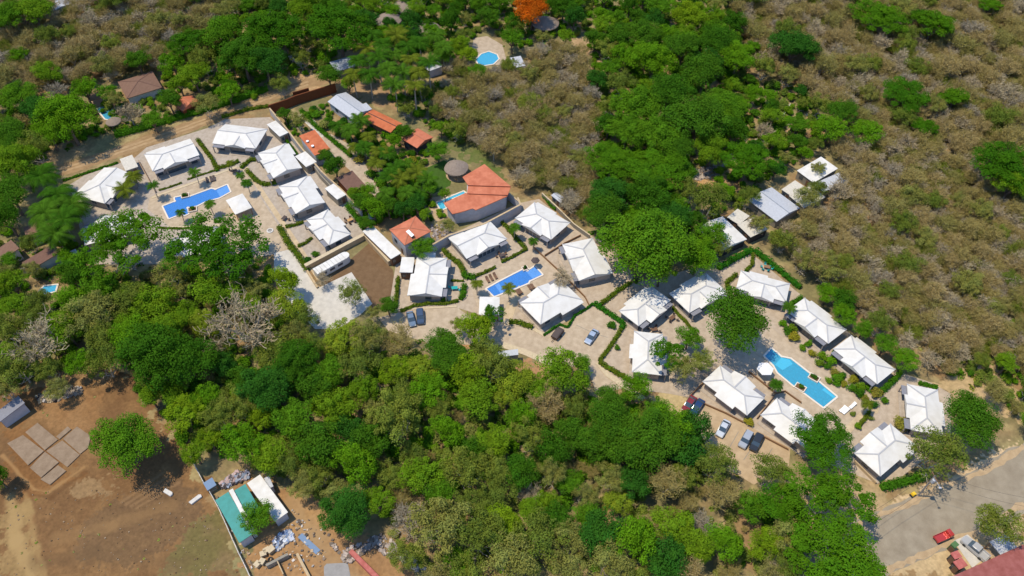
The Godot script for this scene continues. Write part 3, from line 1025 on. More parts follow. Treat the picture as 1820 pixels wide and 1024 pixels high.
# ---------- the ground ----------
func ground(zones: Array, tracks: Array) -> void:
	var x0 := -210.0
	var z0 := -150.0
	var wide := 420.0
	var deep := 250.0
	var W := 1680
	var H := 1000
	var f := FastNoiseLite.new()
	f.seed = 5
	f.frequency = 0.012
	f.fractal_octaves = 5
	var a := f.get_image(W, H).get_data()
	f.seed = 9
	f.frequency = 0.05
	var b := f.get_image(W, H).get_data()
	f.seed = 14
	f.frequency = 0.22
	f.fractal_octaves = 3
	var d := f.get_image(W, H).get_data()
	f.seed = 21
	f.frequency = 0.55
	f.fractal_octaves = 2
	var fine := f.get_image(W, H).get_data()
	var litter := Color(0.25, 0.185, 0.088)
	var straw := Color(0.36, 0.28, 0.13)
	var russet := Color(0.29, 0.185, 0.085)
	var moss := Color(0.15, 0.155, 0.06)
	var px := PackedFloat32Array()
	px.resize(W * H * 3)
	for k in W * H:
		var n0 := a[k] / 255.0
		var n1 := b[k] / 255.0
		var c := litter.lerp(straw, smoothstep(0.42, 0.72, n1)).lerp(russet, smoothstep(0.52, 0.75, n0)).lerp(moss, smoothstep(0.55, 0.3, n0) * 0.55)
		var g := 0.66 + 0.40 * d[k] / 255.0 + 0.2 * fine[k] / 255.0
		px[k * 3] = c.r * g
		px[k * 3 + 1] = c.g * g
		px[k * 3 + 2] = c.b * g
	for z in zones:
		var poly := PackedVector2Array(z[0])
		var box := Rect2(poly[0], Vector2.ZERO)
		for p in poly:
			box = box.expand(p)
		box = box.grow(2.5)
		var c0: Color = z[1]
		var c1: Color = z[2]
		for j in range(maxi(0, int((box.position.y - z0) / deep * H)), mini(H, int((box.end.y - z0) / deep * H))):
			for i in range(maxi(0, int((box.position.x - x0) / wide * W)), mini(W, int((box.end.x - x0) / wide * W))):
				var k := j * W + i
				var n1 := b[k] / 255.0 - 0.5
				var n2 := d[k] / 255.0 - 0.5
				var p := Vector2(x0 + (i + 0.5) * wide / W + n1 * 5.0 + n2 * 2.0, z0 + (j + 0.5) * deep / H - n1 * 5.0 + n2 * 2.0)
				if not Geometry2D.is_point_in_polygon(p, poly):
					continue
				var c := c0.lerp(c1, smoothstep(0.3, 0.7, a[k] / 255.0 * 0.55 + b[k] / 255.0 * 0.45))
				var g: float = 0.60 + 0.42 * d[k] / 255.0 + 0.34 * fine[k] / 255.0
				px[k * 3] = c.r * g
				px[k * 3 + 1] = c.g * g
				px[k * 3 + 2] = c.b * g
	for t in tracks:
		var pts: Array = t[0]
		var c0: Color = t[1]
		var half: float = t[2]
		for s in pts.size() - 1:
			var p0: Vector2 = pts[s]
			var p1: Vector2 = pts[s + 1]
			var box := Rect2(p0, Vector2.ZERO).expand(p1).grow(half * 2.0)
			for j in range(maxi(0, int((box.position.y - z0) / deep * H)), mini(H, int((box.end.y - z0) / deep * H))):
				for i in range(maxi(0, int((box.position.x - x0) / wide * W)), mini(W, int((box.end.x - x0) / wide * W))):
					var k := j * W + i
					var p := Vector2(x0 + (i + 0.5) * wide / W, z0 + (j + 0.5) * deep / H)
					var near := Geometry2D.get_closest_point_to_segment(p, p0, p1)
					var w: float = t[3] * smoothstep(half * 1.5, half * 0.4, p.distance_to(near) + (b[k] / 255.0 - 0.5) * half * 2.0)
					if w > 0.0:
						px[k * 3] = lerpf(px[k * 3], c0.r, w)
						px[k * 3 + 1] = lerpf(px[k * 3 + 1], c0.g, w)
						px[k * 3 + 2] = lerpf(px[k * 3 + 2], c0.b, w)
	var bytes := PackedByteArray()
	bytes.resize(W * H * 3)
	for k in W * H * 3:
		bytes[k] = clampi(int(pow(px[k], 0.4545) * 255.0), 0, 255)
	var m := StandardMaterial3D.new()
	m.resource_name = "ground_soil"
	m.albedo_texture = ImageTexture.create_from_image(Image.create_from_data(W, H, false, Image.FORMAT_RGB8, bytes))
	m.roughness = 1.0
	m.metallic_specular = 0.2
	m.texture_repeat = false
	var far := mat("ground_far", Color(0.25, 0.19, 0.10), 1.0, "grit", 0.05)
	var st := SurfaceTool.new()
	st.begin(Mesh.PRIMITIVE_TRIANGLES)
	for p in [Vector2(0, 0), Vector2(1, 0), Vector2(1, 1), Vector2(0, 0), Vector2(1, 1), Vector2(0, 1)]:
		st.set_normal(Vector3.UP)
		st.set_uv(p)
		st.add_vertex(Vector3(x0 + p.x * wide, 0, z0 + p.y * deep))
	var mesh := st.commit()
	st.begin(Mesh.PRIMITIVE_TRIANGLES)
	var X := [-4000.0, x0, x0 + wide, 4000.0]
	var Z := [-4000.0, z0, z0 + deep, 4000.0]
	for i in 3:
		for j in 3:
			if i == 1 and j == 1:
				continue
			for p in [Vector2(0, 0), Vector2(1, 0), Vector2(1, 1), Vector2(0, 0), Vector2(1, 1), Vector2(0, 1)]:
				st.set_normal(Vector3.UP)
				st.add_vertex(Vector3(X[i + int(p.x)], 0, Z[j + int(p.y)]))
	st.commit(mesh)
	var o := MeshInstance3D.new()
	o.mesh = mesh
	o.set_surface_override_material(0, m)
	o.set_surface_override_material(1, far)
	o.name = "ground"
	add_child(o)
	o.set_meta("kind", "structure")


func strip(called: String, line: Array, wide: float, y0: float, y1: float, m: String, ragged := 0.0) -> void:
	var pts := line
	if ragged > 0.0:
		pts = []
		for k in line.size() - 1:
			var n := maxi(1, int(line[k].distance_to(line[k + 1]) / 1.2))
			for j in n:
				pts.append(line[k].lerp(line[k + 1], float(j) / n))
		pts.append(line[-1])
	var left := PackedVector2Array()
	var right := PackedVector2Array()
	for k in pts.size():
		var d: Vector2 = (pts[mini(k + 1, pts.size() - 1)] - pts[maxi(k - 1, 0)]).normalized()
		var n := Vector2(-d.y, d.x) * wide / 2
		left.append(pts[k] + n * (1.0 + ragged * rng.randf_range(-1.0, 1.0)))
		right.append(pts[k] - n * (1.0 + ragged * rng.randf_range(-1.0, 1.0)))
	var b := Build.new()
	for k in pts.size() - 1:
		var q := [left[k], left[k + 1], right[k + 1], right[k]]
		b.quad_out(Vector3(q[0].x, y1, q[0].y), Vector3(q[1].x, y1, q[1].y), Vector3(q[2].x, y1, q[2].y), Vector3(q[3].x, y1, q[3].y), Vector3.UP)
		if y1 > y0:
			for e in [[0, 1, 1.0], [3, 2, -1.0]]:
				var u: Vector2 = q[e[0]]
				var w: Vector2 = q[e[1]]
				var o2: Vector2 = (left[k] - right[k]) * e[2]
				b.quad_out(Vector3(u.x, y0, u.y), Vector3(w.x, y0, w.y), Vector3(w.x, y1, w.y), Vector3(u.x, y1, u.y), Vector3(o2.x, 0, o2.y))
	top(called, b.done(), M[m]).set_meta("kind", "structure")


func _ready() -> void:
	rng.seed = 7
	var cam := Camera3D.new()
	cam.name = "camera"
	cam.fov = 39.758
	cam.position = Vector3(0, 148, 130)
	cam.rotation_degrees = Vector3(-49, 0, 0)
	cam.far = 9000.0
	cam.near = 1.0
	add_child(cam)
	cam.current = true
	var we := WorldEnvironment.new()
	we.name = "world_environment"
	var env := Environment.new()
	var sky := Sky.new()
	var sm := ProceduralSkyMaterial.new()
	sm.sky_top_color = Color(0.34, 0.48, 0.68)
	sm.sky_horizon_color = Color(0.76, 0.80, 0.85)
	sm.ground_horizon_color = Color(0.62, 0.66, 0.66)
	sm.ground_bottom_color = Color(0.25, 0.22, 0.16)
	sm.sky_curve = 0.14
	sky.sky_material = sm
	env.background_mode = Environment.BG_SKY
	env.sky = sky
	env.background_energy_multiplier = 1.5
	env.tonemap_mode = Environment.TONE_MAPPER_LINEAR
	env.tonemap_exposure = 1.2
	env.sdfgi_enabled = true
	env.ssao_enabled = true
	env.ssil_enabled = true
	we.environment = env
	add_child(we)
	var sun := DirectionalLight3D.new()
	sun.name = "sun"
	sun.light_energy = 1.1
	sun.light_color = Color(1.0, 0.95, 0.855)
	sun.light_angular_distance = 0.5
	sun.shadow_enabled = true
	sun.basis = Basis.looking_at(Vector3(0.37, -1.0, 0.03).normalized(), Vector3.FORWARD)
	add_child(sun)
	materials()
	foliage()
	site()
	buildings()
	gardens()
	small_things()
	woods()




# ---------- single builders ----------
func gazebo(label: String, at: Vector2, r: float, h: float) -> void:
	var o := thing("thatched_gazebo", label, "gazebo", at)
	var b := Build.new()
	var rings := [[r, h], [r * 0.72, h + r * 0.16], [r * 0.38, h + r * 0.30], [0.12, h + r * 0.42]]
	for k in 3:
		for j in 20:
			var p := TAU * j / 20
			var q := TAU * (j + 1) / 20
			var a: Array = rings[k]
			var c: Array = rings[k + 1]
			var w0 := 1.0 + 0.03 * sin(j * 5.0 + k)
			var w1 := 1.0 + 0.03 * sin((j + 1) * 5.0 + k)
			b.quad_out(Vector3(cos(p) * a[0] * w0, a[1], sin(p) * a[0] * w0), Vector3(cos(q) * a[0] * w1, a[1], sin(q) * a[0] * w1), Vector3(cos(q) * c[0], c[1], sin(q) * c[0]), Vector3(cos(p) * c[0], c[1], sin(p) * c[0]), Vector3(0, 1, 0))
			if k == 0:
				b.quad_out(Vector3(cos(p) * r * w0, h, sin(p) * r * w0), Vector3(cos(q) * r * w1, h, sin(q) * r * w1), Vector3(cos(q) * r, h - 0.3, sin(q) * r), Vector3(cos(p) * r, h - 0.3, sin(p) * r), Vector3(cos(p), 0, sin(p)))
	put("roof", b.done(), M["thatch"], o)
	for j in 8:
		var p := TAU * j / 8
		var t := Build.new()
		t.tube(Vector3(cos(p), 0, sin(p)) * (r - 0.5), Vector3(cos(p) * (r - 0.5), h + 0.05, sin(p) * (r - 0.5)), 0.09, 0.08, 6)
		put("post", t.done(), M["wood"], o)
	var f := Build.new()
	f.disc(Vector3(0, 0.08, 0), r - 0.3, 20)
	put("floor", f.done(), M["paving_tan"], o)


func fence(label: String, pts: Array) -> void:
	var o := thing("post_fence", label, "fence", pts[0])
	var post := Build.new()
	post.box(Vector3(0, 0.75, 0), Vector3(0.16, 1.5, 0.16))
	var pm := post.done()
	for k in pts.size() - 1:
		var a: Vector2 = pts[k] - pts[0]
		var e: Vector2 = pts[k + 1] - pts[0]
		var n := maxi(1, roundi(a.distance_to(e) / 2.6))
		for j in n:
			var p := a.lerp(e, float(j) / n)
			put("post", pm, M["wall_white"], o).position = Vector3(p.x, 0, p.y)
		for y in [0.45, 0.9, 1.35]:
			var b := Build.new()
			b.bar(Vector3(a.x, y, a.y), Vector3(e.x, y, e.y), 0.10, 0.12)
			put("rail", b.done(), M["wall_white"], o)


func trailer(label: String, at: Vector2, turn: float) -> void:
	var o := thing("trailer", label, "trailer", at, turn)
	var b := Build.new()
	b.box(Vector3(0, 0.75, 0), Vector3(1.7, 0.5, 3.2))
	put("bed", b.done(), M["shade_wood"], o)
	var c := Build.new()
	loft(c, [[-1.65, 0.86, 0.6, 0.98, 1.15], [-0.9, 0.88, 0.66, 0.98, 1.5], [0.8, 0.88, 0.66, 0.98, 1.42], [1.65, 0.86, 0.6, 0.98, 1.2]])
	put("cover", c.done(), M["cushion"], o)
	var d := Build.new()
	d.bar(Vector3(0, 0.5, 1.6), Vector3(0, 0.45, 2.7), 0.1, 0.1)
	put("drawbar", d.done(), M["dark"], o)
	for x in [-0.9, 0.9]:
		var t := Build.new()
		t.tube(Vector3(x - 0.1, 0.33, 0), Vector3(x + 0.1, 0.33, 0), 0.33, 0.33, 12)
		put("wheel", t.done(), M["tyre"], o)


func container(label: String, at: Vector2, turn: float, L: float, D: float, h: float) -> void:
	var o := thing("white_caravan", label, "trailer", at, turn)
	var poly := PackedVector2Array([Vector2(-L / 2, -D / 2), Vector2(L / 2 - 1.2, -D / 2)])
	for k in 5:
		var a := -PI / 2 + PI * (k + 1) / 6.0
		poly.append(Vector2(L / 2 - 1.2 + cos(a) * 1.2, sin(a) * D / 2))
	poly.append(Vector2(L / 2 - 1.2, D / 2))
	poly.append(Vector2(-L / 2, D / 2))
	var b := Build.new()
	b.prism(poly, 0.45, h)
	put("body", b.done(), M["wall_white"], o)
	var r := Build.new()
	r.prism(Geometry2D.offset_polygon(poly, 0.06)[0], h + 0.002, h + 0.1)
	put("roof", r.done(), M["roof_white"], o)
	for x in [-L * 0.32, -L * 0.08, L * 0.16]:
		window(o, Vector3(x, 1.6, D / 2), Vector3.RIGHT, 1.4, 0.7, Vector3.BACK, 2)
	for k in 8:
		var s := Build.new()
		s.bar(Vector3(-L / 2 + 0.6 + k * 1.05, h + 0.13, -D / 2), Vector3(-L / 2 + 0.6 + k * 1.05, h + 0.13, D / 2), 0.1, 0.06)
		put("roof_rib", s.done(), M["ridge"], o)
	for x in [-L * 0.35, L * 0.25]:
		var t := Build.new()
		t.box(Vector3(x, 0.22, 0), Vector3(0.5, 0.46, D - 0.4))
		put("support", t.done(), M["wood"], o)


func basin(label: String, at: Vector2, r: float) -> void:
	var o := thing("drain_basin", label, "basin", at)
	var b := Build.new()
	for k in 14:
		var p := TAU * k / 14
		var q := TAU * (k + 1) / 14
		var a := Vector3(cos(p), 0, sin(p))
		var c := Vector3(cos(q), 0, sin(q))
		b.quad_out(a * r + Vector3.UP * 0.22, c * r + Vector3.UP * 0.22, c * r * 0.6 + Vector3.UP * 0.25, a * r * 0.6 + Vector3.UP * 0.25, Vector3.UP)
		b.quad_out(a * r + Vector3.UP * 0.22, c * r + Vector3.UP * 0.22, c * r, a * r, a)
	put("rim", b.done(), M["wall_white"], o)
	var d := Build.new()
	d.disc(Vector3(0, 0.12, 0), r * 0.6, 14)
	put("grate", d.done(), M["concrete_grey"], o)


func utility_pole(label: String, at: Vector2, to_a: Vector2, to_b: Vector2) -> void:
	var o := thing("utility_pole", label, "utility pole", at)
	var b := Build.new()
	b.tube(Vector3(0, -0.2, 0), Vector3(0, 8.6, 0), 0.17, 0.11, 8)
	put("pole", b.done(), M["concrete_grey"], o)
	var dir := (to_a - to_b).normalized()
	var arm := Vector3(-dir.y, 0, dir.x)
	var c := Build.new()
	c.bar(arm * -1.1 + Vector3.UP * 8.2, arm * 1.1 + Vector3.UP * 8.2, 0.12, 0.14)
	put("crossarm", c.done(), M["wood"], o)
	var t := Build.new()
	t.tube(Vector3(arm.x * 0.45, 6.6, arm.z * 0.45), Vector3(arm.x * 0.45, 7.6, arm.z * 0.45), 0.34, 0.34, 10)
	t.disc(Vector3(arm.x * 0.45, 7.6, arm.z * 0.45), 0.34, 10)
	put("transformer", t.done(), M["roof_zinc"], o)
	var lamp := Build.new()
	lamp.bar(Vector3(0, 7.9, 0), Vector3(arm.x * 2.2, 8.1, arm.z * 2.2), 0.07, 0.07)
	lamp.box(Vector3(arm.x * 2.4, 8.1, arm.z * 2.4), Vector3(0.5, 0.14, 0.3))
	put("street_lamp_arm", lamp.done(), M["roof_zinc"], o)
	for s in [-1.0, 1.0]:
		for e in [to_a, to_b]:
			var w := Build.new()
			var p0 := Vector3(arm.x * s, 8.3, arm.z * s)
			var far := Vector3(e.x - at.x + arm.x * s, 8.3, e.y - at.y + arm.z * s)
			var steps := 10
			for k in steps:
				var u := float(k) / steps
				var v := float(k + 1) / steps
				w.tube(p0.lerp(far, u) + Vector3.DOWN * 1.2 * sin(PI * u), p0.lerp(far, v) + Vector3.DOWN * 1.2 * sin(PI * v), 0.022, 0.022, 4)
			put("wire", w.done(), M["dark"], o)


func yellow_machine(label: String, at: Vector2, turn: float) -> void:
	var o := thing("site_machine", label, "machine", at, turn)
	var b := Build.new()
	b.box(Vector3(0, 0.5, 0), Vector3(0.95, 0.45, 0.7))
	b.box(Vector3(-0.18, 0.84, 0), Vector3(0.45, 0.28, 0.6))
	put("body", b.done(), M["yellow"], o)
	for x in [-0.4, 0.4]:
		var t := Build.new()
		t.tube(Vector3(x, 0.24, -0.38), Vector3(x, 0.24, 0.38), 0.24, 0.24, 10)
		put("roller", t.done(), M["tyre"], o)


func skylights(label: String, at: Vector2, y: float, turn: float) -> void:
	var o := thing("dormer_vent", label, "roof vent", at, turn, "", y)
	for k in 2:
		var b := Build.new()
		b.box(Vector3(0, 0.25, -0.65 + 1.3 * k), Vector3(0.8, 0.7, 1.0))
		put("box", b.done(), M["shade_wood"], o)
		var c := Build.new()
		c.box(Vector3(-0.12, 0.66, -0.65 + 1.3 * k), Vector3(0.9, 0.1, 1.2), Basis(Vector3.BACK, 0.2))
		put("lid", c.done(), M["white"], o)


func vent(label: String, at: Vector2, y: float) -> void:
	var o := thing("roof_vent", label, "roof vent", at, 0.0, "", y)
	var b := Build.new()
	b.tube(Vector3(0, 0, 0), Vector3(0, 0.5, 0), 0.28, 0.28, 10)
	put("pipe", b.done(), M["shade_wood"], o)
	var c := Build.new()
	c.tube(Vector3(0, 0.5, 0), Vector3(0, 0.62, 0), 0.45, 0.40, 10)
	c.disc(Vector3(0, 0.62, 0), 0.40, 10)
	put("cap", c.done(), M["white"], o)


func block(label: String, at: Vector2, long: float, turn: float) -> void:
	var b := Build.new()
	b.prism(PackedVector2Array([Vector2(-long / 2, -0.4), Vector2(long / 2 - 0.3, -0.42), Vector2(long / 2, -0.1), Vector2(long / 2 - 0.1, 0.42), Vector2(-long / 2 + 0.2, 0.4)]), -0.02, 0.42)
	var o := top("concrete_block", b.done(), M["wall_white"])
	o.position = Vector3(at.x, 0, at.y)
	o.rotation.y = turn
	tag(o, label, "block", "blocks on the dirt field")


func crate(label: String, at: Vector2, s: float, turn: float) -> void:
	var o := thing("crate", label, "crate", at, turn, "crates at the bottom of the yard")
	var b := Build.new()
	b.box(Vector3(0, s * 0.4, 0), Vector3(s * 1.1, s * 0.8, s))
	put("body", b.done(), M["wall_beige"], o)
	var c := Build.new()
	c.box(Vector3(0, s * 0.83, 0), Vector3(s * 1.16, s * 0.08, s * 1.06))
	put("lid", c.done(), M["kerb"], o)


func tyre(label: String, at: Vector2) -> void:
	var b := Build.new()
	for k in 14:
		var p := TAU * k / 14
		var q := TAU * (k + 1) / 14
		var a := Vector3(cos(p), 0, sin(p))
		var c := Vector3(cos(q), 0, sin(q))
		b.quad_out(a * 0.55, c * 0.55, c * 0.55 + Vector3.UP * 0.3, a * 0.55 + Vector3.UP * 0.3, a)
		b.quad_out(a * 0.55 + Vector3.UP * 0.3, c * 0.55 + Vector3.UP * 0.3, c * 0.3 + Vector3.UP * 0.3, a * 0.3 + Vector3.UP * 0.3, Vector3.UP)
		b.quad_out(a * 0.3, c * 0.3, c * 0.3 + Vector3.UP * 0.3, a * 0.3 + Vector3.UP * 0.3, -a)
	var o := top("old_tyre", b.done(), M["tyre"])
	o.position = Vector3(at.x, 0, at.y)
	tag(o, label, "tyre")


func beam(label: String, a: Vector2, e: Vector2, wide: float, high: float, m: String) -> void:
	var b := Build.new()
	b.bar(Vector3(0, high / 2, 0), Vector3(e.x - a.x, high / 2, e.y - a.y), wide, high)
	var o := top("fallen_trunk" if m == "stone" else "metal_strip", b.done(), M[m])
	o.position = Vector3(a.x, 0, a.y)
	tag(o, label, "trunk" if m == "stone" else "sheet metal")


# Crowns too many to tell apart: a mass of copies over the given outlines, kept off the paved plots and the single trees.
func thicket(label: String, seed_: int, called: String, areas: Array, holes: Array, spacing: float, size: Vector2, looks: Array, lift: float, keep: float) -> void:
	var r := RandomNumberGenerator.new()
	r.seed = seed_
	var grid := {}
	for f in feet:
		var g := Vector2i(int(floorf(f.x / 8.0)), int(floorf(f.z / 8.0)))
		grid[g] = grid.get(g, []) + [f]
	var spots := []
	for a in areas:
		var poly := PackedVector2Array(a)
		var box := Rect2(poly[0], Vector2.ZERO)
		for p in poly:
			box = box.expand(p)
		for j in int(box.size.y / spacing):
			for i in int(box.size.x / spacing):
				var p := box.position + Vector2(i + r.randf_range(0.0, 1.0), j + r.randf_range(0.0, 1.0)) * spacing
				var s := r.randf_range(size.x, size.y)
				if not Geometry2D.is_point_in_polygon(p, poly):
					continue
				var ok := true
				for h in holes:
					for o in [Vector2.ZERO, Vector2(1, 0), Vector2(-1, 0), Vector2(0, 1), Vector2(0, -1.6)]:
						if Geometry2D.is_point_in_polygon(p + o * s * 0.9, h):
							ok = false
							break
					if not ok:
						break
				if not ok:
					continue
				var g := Vector2i(int(floorf(p.x / 8.0)), int(floorf(p.y / 8.0)))
				for gx in [-1, 0, 1]:
					for gy in [-1, 0, 1]:
						for f in grid.get(g + Vector2i(gx, gy), []):
							if Vector2(f.x, f.z).distance_to(p) < keep * f.y:
								ok = false
				if ok:
					spots.append(Vector3(p.x, s, p.y))
	var o := Node3D.new()
	o.name = numbered(called)
	add_child(o)
	tag(o, label, called, "", "stuff")
	for n in looks.size():
		var mm := MultiMesh.new()
		mm.transform_format = MultiMesh.TRANSFORM_3D
		mm.mesh = meshes[looks[n][0]]
		var mine := []
		for k in spots.size():
			if k % looks.size() == n:
				mine.append(spots[k])
		mm.instance_count = mine.size()
		for k in mine.size():
			var s: float = mine[k].y
			mm.set_instance_transform(k, Transform3D(Basis(Vector3.UP, k * 1.7 + n).scaled(Vector3(s, s * r.randf_range(0.85, 1.25), s)), Vector3(mine[k].x, s * lift, mine[k].z)))
		var c := MultiMeshInstance3D.new()
		c.multimesh = mm
		c.material_override = M[looks[n][1]]
		c.name = "crown" if n == 0 else "crown_%03d" % n
		o.add_child(c)


func site() -> void:
	ground([
		[L([-117.4,30.8,-106.1,30.8,-101.1,27.5,-93.7,23.1,-84.6,27.8,-79.6,35.2,-68.3,46.3,-61.1,55.2,-49.4,73.5,-45.6,76.6,-100.5,76.6]), Color(0.175, 0.093, 0.038), Color(0.238, 0.132, 0.053)],
		[L([-105,33.7,-94.4,32.3,-88.7,34.5,-88.9,40.8,-97.4,40.8,-102,38]), Color(0.245, 0.129, 0.05), Color(0.28, 0.155, 0.064)],
		[L([-108.8,42.2,-105.1,39.5,-87.2,52.7,-96,56.4,-102.6,51.4]), Color(0.189, 0.09, 0.031), Color(0.231, 0.116, 0.042)],
		[L([-79.8,57.6,-68.8,52.7,-61.5,58.8,-63,65.8,-71.4,70.3,-83.1,70.3,-83.8,62.4]), Color(0.14, 0.081, 0.039), Color(0.182, 0.106, 0.048)],
		[L([-63.6,63.5,-57,58.8,-50.6,72.8,-66.2,73.5]), Color(0.21, 0.142, 0.064), Color(0.154, 0.122, 0.042)],
		[L([-100.8,61.2,-97.8,57.6,-88.5,72.8,-95.9,72.8]), Color(0.252, 0.161, 0.064), Color(0.294, 0.187, 0.078)],
		[L([-89,54,-82.6,52.7,-80.2,56.4,-87.7,57.6]), Color(0.266, 0.167, 0.078), Color(0.231, 0.142, 0.067)],
		[L([-57.3,52.7,-44.5,54,-39.3,57.6,-34.2,62.4,-18.12,70.3,-16.73,74.5,-48.1,74.5]), Color(0.352, 0.202, 0.088), Color(0.299, 0.17, 0.077)],
		[L([-45.8,56.4,-39.5,56.4,-36,64.7,-42.6,64.7]), Color(0.396, 0.235, 0.106), Color(0.37, 0.219, 0.092)],
		[L([45.8,-41,57.3,-43.4,61.2,-38.6,54,-32.8,47.4,-35.1]), Color(0.46, 0.27, 0.11), Color(0.5, 0.33, 0.17)],
		[L([62.5,-54.6,69.3,-55.9,72.2,-45.8,62.1,-43.4]), Color(0.46, 0.27, 0.11), Color(0.5, 0.33, 0.17)],
		[L([77.3,-62.6,90.4,-68.1,90.8,-62.6,79.2,-55.9]), Color(0.46, 0.3, 0.16), Color(0.4, 0.27, 0.15)],
		[L([116.2,-43.4,120.9,-38.6,122.9,-27.2,118.7,-23.9,114.6,-33.9]), Color(0.42, 0.28, 0.135), Color(0.36, 0.25, 0.12)],
		[L([19.01,-110,28.8,-113.5,29.9,-103.2,26.5,-81.1,23.1,-84.1,20.4,-99.9]), Color(0.42, 0.29, 0.16), Color(0.36, 0.24, 0.13)],
		[L([4.78,42.2,12.02,40.8,12.36,46.3,5.82,48.9]), Color(0.42, 0.3, 0.155), Color(0.38, 0.26, 0.13)],
		[L([-109.1,23.1,-94.3,21.5,-89.1,29.3,-97.4,30.8,-106.1,30.8]), Color(0.33, 0.21, 0.1), Color(0.3, 0.18, 0.08)],
		[L([-88.2,2.81,-83.7,-0.87,-79.4,9.9,-92.2,9.9]), Color(0.36, 0.24, 0.1), Color(0.3, 0.21, 0.09)],
		[L([-78.4,-93.4,-63.3,-90.2,-58.1,-79.6,-71.9,-78.1]), Color(0.44, 0.29, 0.15), Color(0.4, 0.26, 0.13)],
		[L([-97.4,-96.6,-85,-90.2,-80.9,-79.6,-91.9,-81.1]), Color(0.4, 0.27, 0.14), Color(0.36, 0.24, 0.12)],
		[L([-121,-128,-108.2,-124.3,-107.8,-115.2,-116,-117]), Color(0.45, 0.32, 0.16), Color(0.4, 0.28, 0.14)],
		[L([-61.4,-78.1,-43.5,-75.2,-18.42,-61.2,-36.8,-78.1,-48.8,-90.2]), Color(0.36, 0.245, 0.13), Color(0.33, 0.21, 0.11)],
		[L([-138.3,-50.8,-127.5,-57.3,-123.2,-49.5,-130.6,-43.4]), Color(0.36, 0.26, 0.13), Color(0.4, 0.28, 0.15)],
		[L([-2.55,24.7,3.85,23.1,9.58,24.7,6.28,29.3,2.5,30.8]), Color(0.36, 0.2, 0.1), Color(0.4, 0.23, 0.11)],
		[L([-19.59,18.31,-10.48,17.49,-10.36,20.7,-18.03,22.3]), Color(0.42, 0.235, 0.1), Color(0.36, 0.22, 0.1)],
		[L([29.8,32.3,40,30.8,42.5,38,35.2,38]), Color(0.5, 0.38, 0.2), Color(0.42, 0.32, 0.15)],
		[L([72.7,58.8,82.9,55.2,99.5,47.6,108.2,43.6,107.1,46.3,92.4,54,76.6,60.6]), Color(0.56, 0.41, 0.24), Color(0.5, 0.36, 0.2)],
		[L([72.8,69.2,86.2,64.7,102.3,57.6,95.9,72.8,71.7,72.8]), Color(0.52, 0.38, 0.2), Color(0.47, 0.34, 0.18)],
		[L([54.2,56.4,74.5,52.7,77.2,58.8,57.3,71.3,49.8,71.3]), Color(0.42, 0.3, 0.16), Color(0.36, 0.26, 0.13)],
		[L([91.1,30.8,109.1,23.1,113,32.3,109.4,40.8,98.1,32.3]), Color(0.48, 0.34, 0.18), Color(0.4, 0.29, 0.14)],
		[L([-24.8,-55.9,-8.37,-61.2,-1.56,-36.3,-12.92,-48.3]), Color(0.1, 0.14, 0.03), Color(0.17, 0.16, 0.06)],
	], [
		[L([-100.3,57,-95.6,65.8,-89.8,73.5]), Color(0.367, 0.244, 0.103), 1.2, 0.8],
		[L([-97.7,56.4,-92.3,65.8,-87.2,73.5]), Color(0.351, 0.23, 0.094), 0.8, 0.6],
		[L([-71.5,51.4,-74.9,55.2,-78,57.9]), Color(0.265, 0.158, 0.075), 0.35, 0.6],
		[L([-70.2,52.2,-73.8,55.8,-76.9,58.4]), Color(0.265, 0.158, 0.075), 0.35, 0.6],
		[L([-69,53,-72.8,56.4,-75.7,58.8]), Color(0.265, 0.158, 0.075), 0.35, 0.6],
		[L([-67.7,53.7,-71.7,57,-74.6,59.3]), Color(0.265, 0.158, 0.075), 0.35, 0.6],
		[L([-106,47.6,-96.5,55.2,-93.4,55.8,-88.1,50.2]), Color(0.328, 0.187, 0.075), 0.35, 0.8],
		[L([-105.7,49.5,-96.6,56.4,-92.4,57,-87.6,51.4]), Color(0.133, 0.065, 0.025), 0.4, 0.6],
		[L([-88,65.8,-78.2,62.4,-68.2,58.8]), Color(0.281, 0.165, 0.069), 1.4, 0.4],
		[L([-90.6,70.3,-80.5,68.6,-61.8,70.3]), Color(0.133, 0.079, 0.037), 1.6, 0.35],
		[L([-43.6,58.8,-38,65.8,-30.5,73.5]), Color(0.359, 0.237, 0.119), 1.8, 0.6],
		[L([121.6,-36.3,123.4,-20.7,125.1,-6.57]), Color(0.312, 0.201, 0.087), 0.8, 0.5],
		[L([29.6,-36.3,24.8,-55.9,25.3,-90.2]), Color(0.328, 0.215, 0.106), 1.0, 0.5],
	])
	strip("dirt_road", L([-134.9,-39.1,-124.4,-44.1,-113.2,-51.3,-97.3,-61.8,-82.9,-72.3,-72.2,-79.6,-64.6,-84.7,-59.2,-87.1]), 5.2, 0.02, 0.02, "road_dirt", 0.14)
	strip("wheel_track", L([-135.2,-39.8,-124.7,-44.9,-113.5,-52.1,-97.5,-62.6,-83.1,-73.2,-72.3,-80.5,-64.7,-85.6]), 0.9, 0.032, 0.032, "wheel_track", 0.35)
	strip("wheel_track", L([-134.6,-38.5,-124.2,-43.5,-113,-50.7,-97.1,-61.1,-82.7,-71.6,-72,-78.8,-64.4,-83.9]), 0.9, 0.032, 0.032, "wheel_track", 0.35)
	strip("road", L([116,47.3,104.7,51.8,95.4,57,85.5,60.6,75.2,64.9,66.7,68.1,59.6,70.7,53.6,73.5,49.7,76.6]), 11.2, 0.02, 0.02, "asphalt", 0.05)
	strip("sand_drift", L([107.5,45.3,97.9,50.8,87.6,54.6,77.1,59.1,68.3,62.4,61,65.1]), 1.1, 0.028, 0.028, "sand", 0.6)
